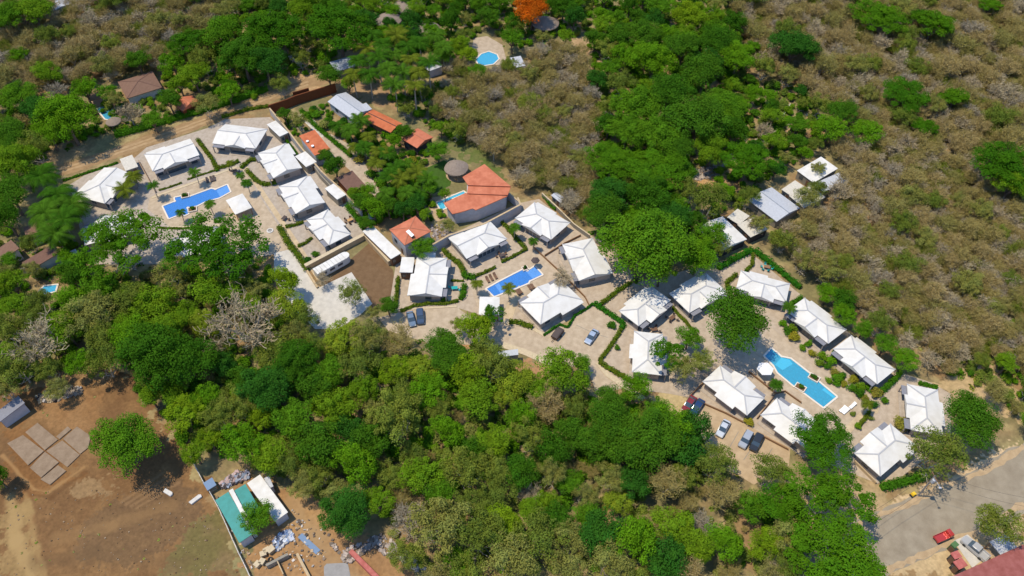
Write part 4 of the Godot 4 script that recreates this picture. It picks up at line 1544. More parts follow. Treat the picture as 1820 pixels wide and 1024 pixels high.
	strip("sand_drift", L([102,58.2,93,63.2,83.4,66.6,73.4,70.7,65.1,73.7]), 1.2, 0.028, 0.028, "sand", 0.6)
	structure("courtyard_paving", L([-123.3,-35.8,-120,-40.5,-108.2,-48.3,-106.3,-52.8,-90.9,-61.8,-86.6,-66.1,-73.2,-67.2,-65.4,-57.3,-55.7,-43.4,-45.8,-31.7,-37.8,-19.67,-39.5,-15.72,-47.7,-8.12,-51.4,-3.5,-56,-11.28,-63.1,-9.49,-86.7,-6.57,-106.6,-6.57,-114.5,-20.7,-115.1,-26.8]), 0, 0.03, M["paving_pink"])
	structure("pool_terrace", L([-98.9,-31.2,-97.9,-32.6,-78.2,-44.1,-76.5,-44.4,-70.3,-33.9,-61.2,-19.67,-56,-11.48,-60.8,-10.09,-73.2,-9.49,-76.7,-21.1,-90.6,-20.3,-98.2,-26.8]), 0.03, 0.05, M["paving_deck"])
	structure("path", L([-76.7,-44.6,-75.9,-45.3,-69,-35.1,-55.4,-14.5,-46.3,-0.13,-47.2,0.61]), 0.05, 0.075, M["path_pale"])
	structure("entrance_court", L([-60.9,-10.48,-56.7,-11.88,-51.4,-3.69,-47.4,1.16,-40.2,-3.88,-33.8,6.4,-36.3,9.9,-41.1,14.17,-46.4,14.17,-52.9,7.28,-59.2,-1.81]), 0.02, 0.055, M["concrete"])
	structure("vacant_lot", L([-46.8,-0.13,-37.1,-13.89,-29.9,-4.64,-27.7,7.28,-33.9,7.81,-40.2,-3.88,-47.6,1.53]), 0, 0.018, M["dirt_dark"])
	structure("courtyard_paving", L([-29.7,9.03,-29.3,-10.09,-20.4,-14.09,-16.17,-16.96,1.53,-29,7.36,-30.8,15.19,-21.1,26.4,-12.48,30.1,-1.81,27,1.35,20.6,7.46,18.25,8.51,12,12.48,7.23,16.34,-1.33,12.31,-12.87,7.81,-23.7,8.51]), 0, 0.03, M["paving"])
	structure("pool_terrace", L([-9.95,1.9,-8.93,-0.87,5.22,-12.48,13.2,-2.75,10.01,0.06,2.31,7.28,0.81,10.25,-0.67,12.99,-2.27,12.48,-2.31,7.28,-5.75,4.61,-8.13,7.81]), 0.03, 0.05, M["paving_deck"])
	structure("parking_court", L([-31.9,10.76,-23.7,7.98,-13.29,7.46,-10.76,9.9,-2,12.31,4.64,14.17,7.5,16.34,11.72,12.82,13.27,13.83,15.07,9.9,20.1,7.46,25.3,12.48,22.9,17.98,19.59,23.9,21.5,27.5,25,30.8,18.62,32.3,17.19,25.5,9.59,24.4,3.23,21.1,-1.95,18.96,-18.53,18.63,-29.1,14.67]), 0.02, 0.058, M["paving_deck"])
	structure("courtyard_paving", L([20.6,7.46,27.5,0.61,39.4,-3.12,46.8,-5.6,61.2,-10.48,69.4,1.9,79.2,15.34,86.6,26.2,93.5,29.3,96.8,32.3,92.8,43.6,79.1,52.7,73.7,53.7,57.8,45.6,40.7,33.7,34.8,32.3,25,30.8,21.5,27.5,19.59,23.9,22.9,17.98,25.3,12.48]), 0, 0.025, M["paving"])
	structure("pool_terrace", L([54.6,23.1,58.1,16.67,61.1,13.66,77.2,35.9,70.7,41.5,63.9,40.1,59.9,33.7,55.2,29.3]), 0.025, 0.045, M["paving_deck"])
	structure("parking_court", L([38.6,33.2,46.3,37.3,52.1,41.5,58.3,45.9,57.1,49.9,49,54.2,41.1,48.2,40.1,42.2,39.1,38.3]), 0.025, 0.06, M["paving_tan"])
	structure("path", L([70.8,41.1,76.4,36.3,79.9,35.9,79.2,37.3,76.3,38,72,42.2,70.7,42.5]), 0.05, 0.08, M["path_pale"])
	structure("path", L([-2.4,12.48,-1.36,7.28,0.28,2.81,1.67,0.61,2.77,1.35,1.09,7.28,-0.53,13.32]), 0.055, 0.08, M["path_pale"])
	strip("kerb", L([-2.22,18.8,3.23,21.1,9.58,24.7,10.43,25.6]), 1.6, 0.02, 0.14, "kerb", 0)
	strip("kerb", L([-2.27,11.96,4.64,13.83,7.51,16]), 0.9, 0.06, 0.16, "kerb", 0)
	strip("kerb", L([19.59,23.9,21.5,27.3,27.3,32.3,30.7,35.5]), 1.2, 0.02, 0.16, "kerb", 0)
	strip("kerb", L([-98.3,-31.2,-88.4,-37.4,-78,-44.1]), 0.7, 0.045, 0.13, "kerb", 0)
	strip("kerb", L([-90.5,-19.88,-82.8,-19.88,-76.4,-20.7]), 0.7, 0.045, 0.13, "kerb", 0)
	strip("kerb", L([-24,8.16,-13.3,7.28]), 0.5, 0.06, 0.17, "kerb", 0)
	strip("bay_line", L([41.6,37.8,38.5,42.2]), 0.12, 0.066, 0.066, "line_grey", 0)
	strip("bay_line", L([45,39.7,41.7,44.4]), 0.12, 0.066, 0.066, "line_grey", 0)
	strip("bay_line", L([48.2,41.9,44.9,46.7]), 0.12, 0.066, 0.066, "line_grey", 0)
	strip("bay_line", L([51.7,44,48,48.6]), 0.12, 0.066, 0.066, "line_grey", 0)
	strip("bay_line", L([54.5,45.9,51.2,50.4]), 0.12, 0.066, 0.066, "line_grey", 0)
	strip("bay_line", L([15.17,12.99,18.76,15.17]), 0.12, 0.064, 0.064, "line_grey", 0)
	strip("bay_line", L([22.3,16.67,18.74,15.34]), 0.12, 0.064, 0.064, "line_grey", 0)
	structure("pool_terrace", L([-12.95,-110.7,-8.41,-112,-3.2,-106.5,-1.84,-97.9,-4.03,-94.7,-11.75,-95.9,-13.46,-103.2]), 0, 0.03, M["paving"])
	structure("garden_drive", L([-57.5,-56.5,-53.6,-59.1,-44,-51.3,-37.9,-43.9,-35,-37.4,-34.8,-32.3,-38.1,-32.3,-40.2,-35.8,-45.8,-42.7,-50.7,-48.3]), 0.0, 0.03, M["paving"])
	structure("garden_drive", L([-43.9,-50.3,-41,-48.3,-37.8,-42.2,-35.1,-35.1,-36.2,-33.5,-39,-39.1]), 0.03, 0.045, M["dirt"])
	structure("lawn", L([-24.7,-43.4,-19.31,-47.1,-16.24,-43.4,-17.15,-36.3,-21.6,-32.8,-25.7,-36.3]), 0, 0.02, M["lawn"])
	structure("gravel_path", L([-63.4,-69.5,-59.3,-65.3,-55.7,-58.6,-50.7,-52.8,-47.6,-48.3,-49,-47.8,-55.1,-54.6,-60,-61.8,-64.8,-67.8]), 0, 0.025, M["concrete"])
	structure("pool_terrace", L([-22.4,-31.2,-6.53,-35.3,-5.25,-32.8,-16.52,-23.9,-20.1,-21.8,-22.5,-27.6]), 0, 0.03, M["paving_tan"])
	structure("concrete_slab", L([-103.4,42.1,-101.7,39.8,-95.8,43.9,-97.6,46.4]), 0, 0.233, M["slab_concrete"])
	structure("concrete_slab", L([-106.1,44.8,-103.6,42.8,-97.7,46.6,-99.7,49.9]), 0, 0.246, M["slab_concrete"])
	structure("concrete_slab", L([-99.1,50.5,-97.4,46.8,-93.6,49.2,-95.9,52.7]), 0, 0.259, M["slab_concrete"])
	structure("concrete_slab", L([-97.2,46.6,-94.8,44.1,-89.9,47.5,-91.5,50.3]), 0, 0.22, M["slab_concrete"])
	structure("concrete_slab", L([-94.8,43.7,-92.9,40.7,-89.2,43,-88.7,45.7,-89.9,47.3]), 0, 0.233, M["slab_concrete"])
	structure("concrete_slab", L([-96.4,43.2,-94.9,40.7,-93.9,41.4,-95.5,43.8]), 0, 0.246, M["slab_concrete"])
	structure("concrete_slab", L([-95.9,53.1,-93.5,49.9,-91.4,51.2,-93.5,54.3]), 0, 0.259, M["slab_concrete"])
	structure("forecourt", L([85.2,66,88.4,64.7,91.2,68.6,86.8,71.3]), 0.0, 0.03, M["concrete"])
	structure("pavement_slab", L([-35.5,71.1,-35.1,70.5,-31.1,70.3,-29.7,74.5,-34.9,74.5]), 0, 0.06, M["concrete_grey"])
	structure("road_stub", L([52.9,71.1,55.4,70.3,56,72.4,52.3,74.5]), 0.02, 0.03, M["asphalt"])


func buildings() -> void:
	villa("white villa at the far left corner beside two yellowing palms", Vector2(-110.9, -33.3), 1.2466, 12.22, 9.45, -3.67, 2.49, 5.38, [-4.5, 0.5], [true, false], "frame_pale")
	villa("white villa along the dirt road above the blue stepped pool, porch gable facing the pool", Vector2(-96.2, -46.2), 0.5630, 13.17, 8.64, -3.71, 3.07, 5.19, [-6.0, -0.6], [true, false])
	villa("white villa at the bend of the dirt road, porch facing the yard of hedges", Vector2(-78.7, -54.5), -0.1751, 13.15, 9.06, -2.64, 3.55, 5.03, [], [false, true])
	villa("upper villa of the three in a row beside the garden wall, brown gable end showing", Vector2(-65.2, -43.7), -1.0216, 12.55, 8.30, -2.76, 3.54, 4.77, [-6.0, -0.5], [true, false])
	villa("middle villa of the three in a row beside the garden wall, brown gable end showing", Vector2(-56.6, -29.6), -1.0182, 12.53, 8.29, -3.05, 3.12, 4.79, [-6.0, -0.3], [true, false])
	villa("lower hipped villa of the three in a row, next to the walled dirt lot", Vector2(-47.5, -17.25), -0.9043, 11.76, 6.42, -3.18, 2.84, 4.26, [-2, 2], [true, true])
	villa("white villa between dirt lot and the two blue cars, pale gable end showing", Vector2(-20.3, 0), 1.5254, 12.66, 7.57, -3.49, 3.34, 4.50, [-6.2, 0.8], [false, true])
	villa("white villa with pale framed porch doors below the tall grey garden wall", Vector2(-8.62, -12.76), 0.6026, 12.26, 8.25, -3.22, 3.38, 4.61, [-6.0, -1.7], [false, true], "frame_pale")
	villa("white hipped villa in the middle compound's far corner, near a tiny zinc shed", Vector2(7.96, -19.57), -0.7024, 12.10, 8.05, -3.20, 3.15, 4.80, [-5.5, 1.0], [true, true], "frame_pale")
	villa("white villa under the large lime green tree, striped by branch shadows, gable end showing", Vector2(18.46, -5.87), -1.2906, 12.86, 8.21, -3.48, 3.10, 4.47, [0, 6.2], [true, false])
	villa("white villa between the middle pool and the parking court, flecked by branch shadow", Vector2(9.21, 7.97), -2.4964, 12.55, 8.14, -3.13, 3.38, 4.86, [-6.2, 0.3], [true, true])
	villa("white hipped villa just above the lone silver car court, hedge along one side", Vector2(31.5, 9.27), 0.7454, 11.54, 6.18, -2.97, 2.83, 4.44, [-3.2, 4.6], [true, true])
	villa("white hipped villa tucked between woods and the huge round tree, leaf shadows on its back", Vector2(44.7, 5.2), 0.5858, 11.94, 7.23, -2.77, 2.71, 4.21, [-2, 3.5], [true, true])
	villa("white hipped villa beyond the huge round tree, teal chairs on its rear patio", Vector2(60.8, 3.12), -0.3697, 11.94, 6.32, -2.87, 3.10, 4.42, [-3.8, 0.6], [true, true])
	villa("first hipped villa of the row along the far side of the teal pool", Vector2(71, 13.7), -0.9199, 12.15, 6.65, -2.95, 3.07, 4.41, [-4.6, 1.5], [true, true])
	villa("second hipped villa of the row along the far side of the teal pool", Vector2(78.9, 24.9), -0.9286, 11.92, 6.52, -3.03, 2.99, 4.47, [-4.9, 0.5], [true, true])
	villa("white hipped villa standing beside the dark mango tree at the road end", Vector2(88, 38.1), -1.8201, 11.89, 6.40, -3.00, 3.00, 3.93, [-2.8, 3.2], [true, true])
	villa("white hipped villa nearest the asphalt road, under the olive feathery tree", Vector2(76.7, 47.7), -2.5084, 11.83, 6.40, -3.13, 2.74, 4.28, [-5, -0.5], [true, true])
	villa("white hipped villa above the parked silver cars, tree shadow on its roof edge", Vector2(48.1, 33.1), 2.3250, 11.83, 6.31, -2.90, 2.90, 4.29, [-2.8, 2.0], [true, true])
	villa("white hipped villa half hidden by the dark feathery tree beside the teal pool", Vector2(59, 41.6), 2.3360, 11.80, 6.16, -2.90, 2.90, 4.39, [-2.8, 2.0], [true, true])
	villa("white villa partly veiled by a thin airy tree, bordering the gravel yard with round bush", Vector2(30.6, 23.1), 1.4283, 11.60, 6.55, -2.90, 2.90, 4.21, [-2, 2], [true, true])
	villa("white villa mostly covered by the airy tree, below the palms", Vector2(-104.1, -16.22), 3.5616, 12.2, 7.0, -3, 3, 4.6, [-4, 1], [true, true])
	villa("white villa mostly covered by the wide umbrella tree beside the lane", Vector2(-80, -11.37), 3.5616, 12.2, 7.0, -3, 3, 4.6, [-4, 1], [true, true])
	house("store_room", "flat white store room between two villas by the dirt road", "store room", Vector2(-107.3, -42.8), 0.5709, 3.47, 6.06, 2.50, "flat", 0, "roof_cream", "wall_stone", 0.2, "", "flat roofed store rooms", false)
	house("store_room", "flat white store room at the top corner of the garden wall", "store room", Vector2(-68.6, -58.1), 0.7122, 2.91, 7.45, 2.60, "flat", 0, "roof_white", "wall_stone", 0.2, "", "flat roofed store rooms", false)
	house("store_room", "flat white store room with a rust stained corner, behind the upper row villa", "store room", Vector2(-58, -44.3), 0.7106, 3.41, 6.04, 2.60, "flat", 0, "roof_white", "wall_stone", 0.2, "", "flat roofed store rooms", false)
	house("store_room", "flat white store room beside the maroon lean-to roof", "store room", Vector2(-47.7, -30.8), 0.7379, 2.89, 5.99, 2.60, "flat", 0, "roof_white", "wall_stone", 0.2, "", "flat roofed store rooms", false)
	house("store_room", "flat white store room attached beside the villa by the dirt lot", "store room", Vector2(-26, -3.9), -0.0180, 3.24, 5.12, 2.60, "flat", 0, "roof_white", "shade_wood", 0.2, "", "flat roofed store rooms", false)
	house("store_room", "narrow white lean-to behind the villa by the dirt lot", "store room", Vector2(-20.8, -7.38), -0.0224, 3.19, 1.84, 2.30, "flat", 0, "roof_white", "villa_wall", 0.2, "", "flat roofed store rooms", false)
	house("pool_pavilion", "open white pyramid-roofed pavilion beside the upper left pool", "pavilion", Vector2(-72.7, -26), 0.6025, 4.71, 6.70, 2.70, "hip", 0.16, "roof_white", "wood", 0.35, "", "", true)
	house("pool_pavilion", "open white pavilion under lime green branches by the middle pool", "pavilion", Vector2(-5.38, 9.27), -0.0150, 4.81, 5.59, 2.70, "hip", 0.16, "roof_white", "wood", 0.35, "", "", true)
	house("long_annex", "long flat white roof beside the walled dirt lot", "building", Vector2(-33.1, -11.48), 0.7007, 3.14, 12.84, 2.90, "flat", 0, "roof_white", "shade_wood", 0.2, "", "", false)
	house("zinc_barn", "two-tone zinc gabled barn behind the red gate wall", "barn", Vector2(-49, -68.6), -0.7948, 12.32, 6.88, 3.20, "gable", 0.24, "roof_zinc", "wall_grey", 0.4, "roof_zinc_grey", "", false)
	house("zinc_annex", "small zinc lean-to at the end of the two-tone barn", "annex", Vector2(-43.6, -67.6), 0.6025, 1.73, 3.77, 3.30, "flat", 0, "roof_zinc", "wall_grey", 0.2, "", "", false)
	house("orange_longhouse", "long orange roof in two strips with a dark slot along its ridge", "house", Vector2(-38.4, -61.4), -0.6230, 11.54, 5.28, 3.00, "gable", 0.2, "roof_orange", "wood", 0.4, "dark", "", false)
	house("salmon_house", "salmon hip-roofed house at the end of the orange longhouse", "house", Vector2(-27.2, -53.1), -0.7223, 6.30, 6.55, 3.20, "gable", 0.26, "roof_salmon", "dark", 0.4, "roof_ridge_orange", "", false)
	house("orange_guardhouse", "orange roof with two white vents between the row villas and the garden drive", "house", Vector2(-56, -49.5), 0.6033, 4.87, 10.05, 4.20, "lean", 0.05, "roof_orange", "wall_grey", 0.25, "", "", false)
	house("maroon_lean_to", "maroon flat roof against the garden wall beside a dark round tree", "lean-to", Vector2(-44.1, -35), 0.6501, 5.00, 7.17, 2.40, "lean", 0.06, "roof_maroon", "wall_red", 0.2, "", "", false)
	house("orange_tower_house", "tall grey-walled house with an orange hipped roof and white skylights", "house", Vector2(-25.8, -13.49), -0.9069, 7.09, 7.95, 5.20, "hip", 0.24, "roof_salmon", "wall_grey", 0.25, "roof_ridge_orange", "", false)
	plane_house("salmon_villa", "large villa with three stepped salmon roof planes above a tall grey wall", Vector2(-8.23, -28.4), [[Vector3(-13.44, 4.6, -34.6), Vector3(-7.6, 4.6, -40), Vector3(-0.3, 6.1, -29.1), Vector3(-11.67, 6.1, -29.6)], [Vector3(-11.69, 5.75, -30), Vector3(-0.33, 5.75, -29.3), Vector3(-1.11, 5.5, -26.4), Vector3(-11.89, 5.5, -27)], [Vector3(-11.91, 5.2, -27.1), Vector3(-1.16, 5.2, -26.5), Vector3(-1.31, 5.1, -26.3), Vector3(-9.39, 4.6, -21.6), Vector3(-10.29, 4.6, -22.2), Vector3(-13.32, 4.5, -20.9), Vector3(-15.48, 4.5, -20.2), Vector3(-17.88, 4.7, -24.1), Vector3(-12.23, 5.15, -27.7)]], "roof_salmon", [Vector2(-12.19, -33.8), Vector2(-7.73, -38.7), Vector2(-1.21, -30.7), Vector2(-1.71, -26.9), Vector2(-9.34, -22.4), Vector2(-14.95, -21.2), Vector2(-17.16, -24), Vector2(-11.97, -27.7)], 4.45, "wall_grey")
	gazebo("round thatched gazebo beside the large salmon villa", Vector2(-15.49, -40.8), 3.4, 2.6)
	gazebo("small round thatched shelter at the toe of the little teal pool", Vector2(-118.1, -62.1), 2.2, 2.3)
	house("tin_shed", "white square tin roof, farthest of the sheds in the woods", "shed", Vector2(84.5, -39.3), -0.9855, 6.09, 9.38, 2.80, "lean", 0.08, "roof_white", "wall_stone", 0.2, "", "tin sheds in the woods", false)
	house("tin_shed", "white tin roof dappled by a bare tree, beside the farthest shed", "shed", Vector2(87.4, -34.7), -1.0772, 3.92, 9.39, 2.50, "lean", 0.03, "roof_zinc", "wall_stone", 0.2, "", "tin sheds in the woods", false)
	house("tin_shed", "small cream tin roof between the farthest shed and the gabled shed", "shed", Vector2(76.2, -32.2), -0.9057, 3.20, 5.68, 2.60, "lean", 0.05, "roof_cream", "wall_stone", 0.2, "", "tin sheds in the woods", false)
	house("tin_shed", "wide cream tin roof under the overhanging dry trees", "shed", Vector2(79.3, -28.9), -1.0323, 5.60, 7.83, 2.50, "lean", 0.04, "roof_cream", "wall_stone", 0.2, "", "tin sheds in the woods", false)
	house("tin_shed", "gabled white tin shed with a grey ridge strip and leaf shadows", "shed", Vector2(69.7, -25.8), -0.9617, 10.06, 8.92, 2.80, "gable", 0.16, "roof_zinc", "wall_stone", 0.3, "roof_zinc_grey", "tin sheds in the woods", false)
	house("tin_shed", "gabled white and cream tin shed nearest the hedge-walled patio", "shed", Vector2(53.9, -14.81), -1.0538, 9.66, 8.46, 2.80, "gable", 0.12, "roof_white", "dark", 0.3, "roof_zinc_grey", "tin sheds in the woods", false)
	house("tin_shed", "cream tin shed sharing a corner with the white and cream one", "shed", Vector2(62.3, -17.22), -1.0627, 5.30, 5.74, 2.60, "lean", 0.05, "roof_cream", "dark", 0.2, "", "tin sheds in the woods", false)
	house("tin_shed", "pinkish cream tin roof wedged behind the two hedge-side sheds", "shed", Vector2(59.3, -21), -0.8064, 3.85, 4.67, 2.70, "lean", 0.03, "roof_cream", "dark", 0.2, "", "tin sheds in the woods", false)
	house("zinc_shed", "tiny grey zinc shed outside the corner of the middle compound", "shed", Vector2(12.56, -29.1), -0.8880, 3.87, 2.07, 2.20, "gable", 0.15, "roof_zinc", "wall_stone", 0.2, "roof_zinc_grey", "", false)
	house("water_tank_box", "little square box with a pale lid beside the tiny zinc shed", "box", Vector2(13.95, -27.3), -0.8890, 1.05, 1.62, 1.50, "flat", 0, "roof_zinc", "wall_stone", 0.1, "", "", false)
	house("brown_tile_house", "brown tiled house in the upper left woods above the dirt road", "house", Vector2(-115.4, -79.6), -1.0016, 10.37, 10.78, 3.00, "hip", 0.25, "roof_brown", "wall_white", 0.5, "roof_maroon", "", false)
	house("salmon_cottage", "small salmon gabled cottage beside the upper left road hedge", "cottage", Vector2(-98.2, -70.3), -0.7112, 4.50, 6.39, 2.80, "gable", 0.4, "roof_salmon", "wall_red", 0.3, "roof_ridge_orange", "", false)
	house("timber_pergola", "brown timber pergola at the head of the little teal pool", "pergola", Vector2(-128, -75), -1.1252, 5.98, 4.15, 2.50, "flat", 0, "wood", "wood_pale", 0.2, "", "", true)
	house("zinc_cabin", "pale zinc roof in the woods at the very top left", "cabin", Vector2(-158.3, -126.9), -0.7669, 5.34, 7.27, 3.00, "gable", 0.15, "roof_zinc", "wall_grey", 0.2, "", "", false)
	house("brown_roof_house", "brown tiled roof half under the tall palms at the left edge", "house", Vector2(-122.7, -15.83), -1.0203, 4.84, 5.01, 3.00, "lean", 0.1, "roof_brown", "wall_grey", 0.4, "", "", false)
	house("brown_roof_house", "reddish brown tiled roof behind the white wall at left", "house", Vector2(-117, -5.41), -0.8833, 4.06, 8.41, 3.00, "lean", 0.16, "roof_maroon", "wall_white", 0.4, "", "", false)
	house("brown_roof_house", "brown tiled roof cut by the left edge of the view", "house", Vector2(-127, -7.98), -0.7435, 4.47, 5.48, 3.00, "lean", 0.16, "roof_brown", "wall_white", 0.4, "", "", false)
	house("white_veranda_roof", "narrow pale veranda roof along the reddish brown house", "veranda", Vector2(-111.2, -7.54), -0.8941, 1.52, 3.85, 2.60, "flat", 0, "roof_zinc", "wall_white", 0.2, "", "", false)
	house("teal_house", "house with a teal metal roof beside the post fence of the dirt field", "house", Vector2(-53.7, 62.5), -0.9174, 10.93, 2.79, 2.90, "lean", 0.1, "roof_teal", "wall_grey", 0.25, "", "", false)
	house("white_roof_annex", "white roofed half of the teal house under a young leafy tree", "annex", Vector2(-48.1, 58.4), -0.8495, 10.73, 2.93, 2.80, "lean", 0.03, "roof_white", "wall_grey", 0.25, "", "", false)
	house("teal_annex", "small teal roof panel between the white strip and the white annex", "annex", Vector2(-51.9, 59.1), -0.9292, 7.25, 2.54, 2.70, "lean", 0.05, "roof_teal", "wall_grey", 0.1, "", "", false)
	house("white_roof_strip", "long white gutter roof between the two teal roofs", "annex", Vector2(-52.5, 61.1), -0.9490, 10.46, 0.83, 3.00, "flat", 0, "roof_white", "wall_grey", 0.05, "", "", false)
	house("tin_lean_to", "pale tin lean-to on the far side of the white annex", "lean-to", Vector2(-48.6, 54.9), -1.0462, 2.67, 1.05, 2.30, "flat", 0, "roof_zinc", "wall_grey", 0.1, "", "", false)
	house("red_metal_roof", "broad dusty red metal roof at the lower right corner", "building", Vector2(88.9, 75), -1.2031, 7.37, 17.10, 3.60, "lean", 0.03, "roof_redmetal", "wall_grey", 0.3, "", "", false)
	house("zinc_porch", "pale zinc porch roof streaked by shade beside the red metal roof", "porch", Vector2(92.6, 68), -1.1822, 2.82, 3.99, 2.90, "flat", 0, "roof_zinc", "wood", 0.2, "", "", true)
	house("pink_kiosk", "pink roofed stall, upper one of two next to the grey pickup", "kiosk", Vector2(83.3, 69.8), -1.2359, 1.33, 1.68, 2.40, "lean", 0.05, "roof_pink", "dark", 0.15, "", "", false)
	house("pink_kiosk", "pink roofed stall, larger one nearest the red metal roof", "kiosk", Vector2(83.4, 71.5), -1.1866, 1.61, 2.09, 2.50, "lean", 0.05, "roof_pink", "dark", 0.15, "", "", false)
	house("green_booth", "small dull green booth beside the red flatbed truck", "booth", Vector2(84, 67.6), -1.0206, 0.99, 1.28, 2.00, "flat", 0, "green_paint", "green_paint", 0.05, "", "", false)
	house("container_shed", "long ribbed grey and white shed below the curving lane", "shed", Vector2(-1.19, 23.3), -1.5029, 1.60, 5.19, 2.50, "lean", 0.12, "roof_zinc", "wall_grey", 0.1, "", "", false)
	house("white_canopy", "white canopy roof beside the teal tarpaulin", "canopy", Vector2(-52.7, 7.36), -0.8816, 2.16, 1.82, 2.40, "flat", 0, "roof_white", "wood", 0.1, "", "", true)
	house("teal_tarpaulin", "teal tarpaulin shelter sagging beside the pale entrance court", "shelter", Vector2(-50.3, 10.4), -1.0974, 5.16, 1.56, 2.20, "lean", 0.05, "tarp_teal", "wood", 0.1, "", "", true)
	house("zinc_hut", "pale zinc roof deep among the palms above the barn", "hut", Vector2(-25.2, -90.1), -1.0521, 3.94, 4.80, 2.60, "lean", 0.08, "roof_zinc", "wall_grey", 0.2, "", "", false)
	house("net_house", "shade-net roof of mottled grey and white beside the tall palms", "shade house", Vector2(-53.9, -91.3), -1.0680, 6.04, 7.19, 2.60, "flat", 0, "roof_zinc_grey", "wood", 0.2, "", "", true)
	gazebo("domed thatched roof among the palms by the cyan pool", Vector2(-28.9, -111.7), 4.6, 3.0)
	gazebo("tan thatched roof at the top behind the palm grove", Vector2(-42.1, -117.4), 4.6, 3.0)
	gazebo("brown thatched roof at the top edge above the palm grove", Vector2(-37.2, -126.2), 4.6, 3.0)
	gazebo("grey thatched roof below the orange flame tree", Vector2(11.43, -115.2), 4.6, 3.0)
	house("pale_roof_house", "pale tin roof beyond the brown pool terrace at top centre", "house", Vector2(1.8, -92.2), -1.2971, 5.83, 3.69, 2.80, "lean", 0.05, "roof_zinc", "wall_grey", 0.2, "", "", false)
	house("blue_tarp_shelter", "blue and white tarpaulin shelter at the end of the field fence", "shelter", Vector2(-60.6, 54.9), -0.9078, 2.09, 1.95, 1.60, "lean", 0.1, "tarp_blue", "wood", 0.1, "", "", true)
	house("dark_shed", "long dark roof with a pale edge at the left border of the field", "shed", Vector2(-107.1, 38.1), -0.7030, 2.82, 5.75, 2.80, "lean", 0.1, "canopy", "wall_grey", 0.2, "", "", false)
	house("grey_roof_house", "small grey roof hidden among trees beyond the dirt clearing", "house", Vector2(-70.2, -95), -0.7751, 3.67, 2.46, 2.80, "lean", 0.05, "roof_zinc_grey", "wall_grey", 0.2, "", "", false)
	wall("beige perimeter wall round the vacant dirt lot", L([-51.7,-4.72,-38.1,-15.86,-30.7,-6.22]), 1.6, 0.9, "wall_beige", "kerb")
	wall("beige kerb wall along the lane side of the dirt lot", L([-51.6,-4.53,-47.8,1.49]), 0.6, 0.5, "wall_beige", "")
	wall("tall red brown gate wall at the end of the dirt road", L([-73.4,-68.7,-68.7,-71.5,-66.1,-73.6,-54.9,-79.9]), 3.2, 0.35, "wall_red", "")
	wall("short red gate wall set back above the gate", L([-67.3,-75.5,-62.8,-77.9]), 3.0, 0.3, "wall_red", "")
	wall("grey garden wall along the backs of the row villas", L([-73,-68.1,-67.7,-60.7,-59.9,-49,-52.7,-39.1,-45.8,-31.2,-39.7,-23.3]), 2.6, 0.3, "wall_pale", "wall_beige")
	wall("weathered stone wall behind the lower store rooms", L([-58.3,-47.1,-53.5,-39.1,-47.7,-31.7]), 1.9, 0.3, "wall_stone", "")
	wall("tall grey garden wall below the large salmon villa", L([-20.7,-10.09,-16.02,-14.09,-7.08,-18.2,2.26,-25.4,1.52,-28.1]), 3.0, 0.35, "wall_grey", "wall_beige")
	wall("low beige topped wall of the small yard beside the large salmon villa", L([-1.54,-31.2,1.67,-27.2]), 2.6, 0.25, "wall_grey", "wall_beige")
	wall("grey block wall along the woods side of the middle compound", L([8.15,-31.7,12.1,-26.1,16.3,-19.67,20.2,-15.52]), 1.4, 0.22, "wall_stone", "kerb")
	wall("grey block wall between the middle compound and the lime green tree", L([21.6,-14.09,26,-11.48,30.1,-1.81]), 1.2, 0.2, "wall_stone", "")
	wall("white wall with a beige coping below the reddish brown house", L([-122.1,-3.24,-117.6,-5.91,-111.1,-9.62]), 1.8, 0.25, "wall_white", "kerb")
	wall("low dark yard wall on the near side of the parked silver cars", L([38.9,33.4,46.3,37.5,49.5,39.7]), 0.6, 0.2, "wood", "")
	wall("low dark yard wall between the two villas behind the silver cars", L([52.7,42.9,57.7,46.3]), 0.6, 0.2, "wood", "")
	wall("cream front wall facing the villa nearest the road", L([70.7,49.1,73.7,54]), 0.8, 0.22, "wall_beige", "")
	wall("dark rail along the branch shadowed patio", L([5.36,-12.48,13.17,-2.18,17.81,4.61,18.72,7.46]), 0.7, 0.12, "wood", "")
	wall("dark rail between the corner villa and the branch shadowed villa", L([8.32,-9.3,13.37,-13.49,17.91,-16.55]), 0.7, 0.12, "wood", "")
	wall("dark kerb rail on the near side of the pool terrace with villa", L([7.6,1.9,11.91,-2.18]), 0.7, 0.12, "wood", "")
	wall("dark rail edging the plot above the blue pool", L([-106.4,-46.3,-97.7,-33.3]), 0.7, 0.12, "wood", "")
	wall("dark rail between two villas left of the teal pool corner", L([39,33.2,47.2,25]), 0.8, 0.15, "wood", "")
	wall("olive edged rail between the hipped villas by the silver cars", L([52.7,38.8,58,32.6]), 0.7, 0.15, "wood", "")
	wall("thin olive rail curving beside the near pool terrace", L([53.3,26.5,58.1,32.3,60.3,31.8,63.2,34.8]), 0.6, 0.15, "wood", "")
	wall("unfinished foundation wall of grey blocks at the bottom edge", L([-46.1,71.3,-42.4,69.1]), 1.3, 0.5, "wall_stone", "")
	wall("unfinished cross wall at the bottom edge", L([-44.4,70.1,-42.6,72.9]), 1.2, 0.2, "wall_beige", "")
	wall("broad beige unfinished wall top at the bottom edge", L([-40.8,68.9,-37.7,73.4]), 1.0, 0.5, "wall_beige", "")
	wall("dusty pink wall running off the bottom edge", L([-30.7,68.4,-24.4,74.1]), 1.2, 0.9, "roof_pink", "")
	fence("white post and rail fence along the side of the dirt field", L([-66.6,48.2,-64.4,51.2,-62.3,54.1,-60.2,56.6,-58,59.5,-55.8,62.8,-53.6,66.2,-51.8,68.9,-50.3,71,-48.7,73.4]))


